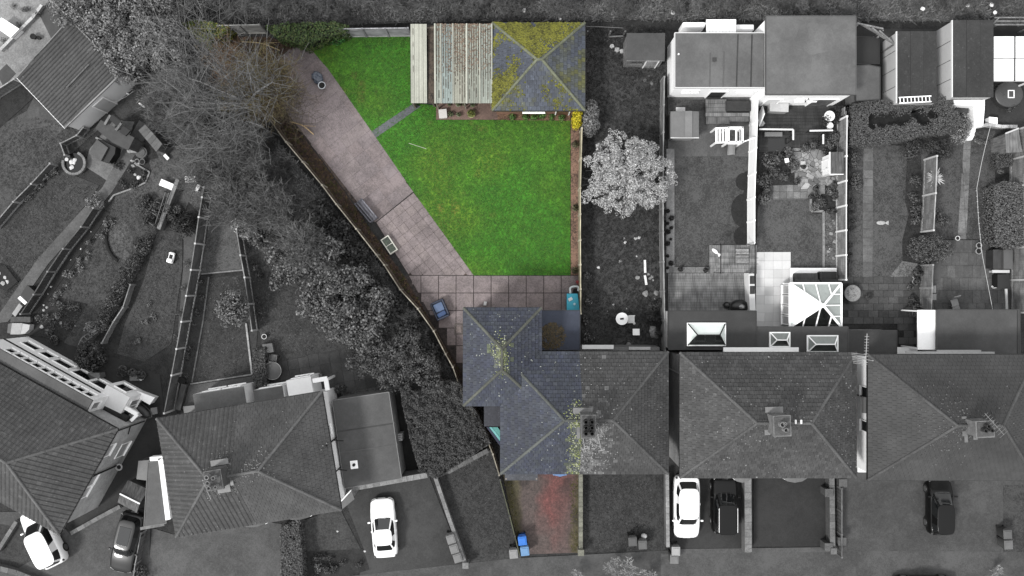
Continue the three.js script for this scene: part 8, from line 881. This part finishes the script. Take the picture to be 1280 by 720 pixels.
hedge('tall_hedge','wide fine leafed hedge between flat roofed garage and the slate house',[[499,486],[520,474],[574,478],[598,520],[614,554],[548,598],[524,590],[510,540]],2.3,{cols:[gy(64),gy(54),gy(76),gy(44)],leaf:.09,dens:560,seed:14,lump:.6,holes:[[520,482,.5],[530,478,.45]]});
hedge('ivy_hedge','green ivy hedge over the grey panel fence of the coloured plot',[[331,33],[360,28],[420,27],[436,32],[432,40],[402,48],[380,57],[364,52],[344,45]],1.9,{cols:[rgb(50,72,30),rgb(64,86,36),rgb(40,56,26),rgb(74,84,42)],leaf:.12,dens:260,seed:15,lump:.4});
hedge('ivy_hedge','yellow green ivy at the top corner of the coloured plot',[[226,28],[244,25],[285,32],[280,40],[262,48],[264,62],[252,56]],1.9,{cols:[rgb(96,100,36),rgb(120,118,50),rgb(70,92,42)],leaf:.12,dens:320,seed:16,lump:.5});
bush('green_shrub','low bright green shrub on the lawn edge under the panel fence','shrub',424,53,{rx:.75,rz:.4,h:.7,n:20,cr:.2,per:320,leaf:.1,cols:[rgb(40,96,36),rgb(56,112,44)],seed:690});
{const r=rng(808),put =(label,group,n,x0,y0,x1,y1,sp,cols,s)=>{for(let i=0;i<n;i++){const k =(i + r())/ n;bush('border_plant',label,'plant',x0 +(x1 - x0)* k +(r()- .5)* sp,y0 +(y1 - y0)* k +(r()- .5)* sp,{rx:s *(.6 + r()* .6),h:s *(1 + r()* .8),n:8,cr:.16,per:260,leaf:.09,cols,seed:820 + i + n*7 + x0,group});}};
put('pale tufted plant along the black soil strip','pale plants along the black soil strip',16,142,272,72,372,9,[gy(112),gy(92),gy(130)],.38);put('small plant along the edge of the rough lawn by the low pale fence','plants by the low pale railed fence',8,78,208,30,256,6,[gy(84),gy(66),gy(104)],.3);put('straggly plant in the grey soil border','plants of the grey soil border',9,255,350,232,474,5,[gy(74),gy(92)],.26);put('spiky plant along the curved gravel path','plants along the curved gravel path',7,236,330,222,470,7,[gy(104),gy(84),gy(64)],.42);put('low plant at the foot of the slatted fence in gravel','plants by the slatted fence',7,1064,245,1062,338,4,[gy(76),gy(60)],.3);put('low plant along the side hedge of washing line garden','plants along the side hedge',6,1240,232,1238,300,4,[gy(110),gy(80)],.24);put('small weed in the paler patch of dark lawn','weeds of the dark lawn',8,196,372,172,440,16,[gy(110),gy(90)],.22);}
for(const [a,b,l,c] of [[[302,52],[350,63],'pale cut branch lying across the brown bed',rgb(168,150,112)],[[362,152],[392,168],'forked pale branch lying on the slab path',rgb(196,170,130)]]){const p=U(...a,.2),q=U(...b,.15),m=p.clone().lerp(q,.5).add(V(.1,.1,-.15));solo('cut_branch',l,'branch',[tube([p,m,q],.045,16,6),rod(m,q.clone().add(V(.2,.15,-.55)),.025,5,.012)],mat(c,'wood'));}
[[350,287,.16],[391,286,.1],[655,15,.14],[840,18,.14],[1150,13,.15],[1206,9,.12],[1236,8,.14],[1240,18,.12],[700,26,.1]].forEach(([x,y,s])=>stone('round white ball of litter in the grey scrub',x,y,s,{c:gy(235),base:.35,group:'white litter in the scrub',name:'litter_ball'}));
scene.traverse(o=>{if(o.isMesh){o.castShadow=true;o.receiveShadow=true;}});
renderer.render(scene,camera);
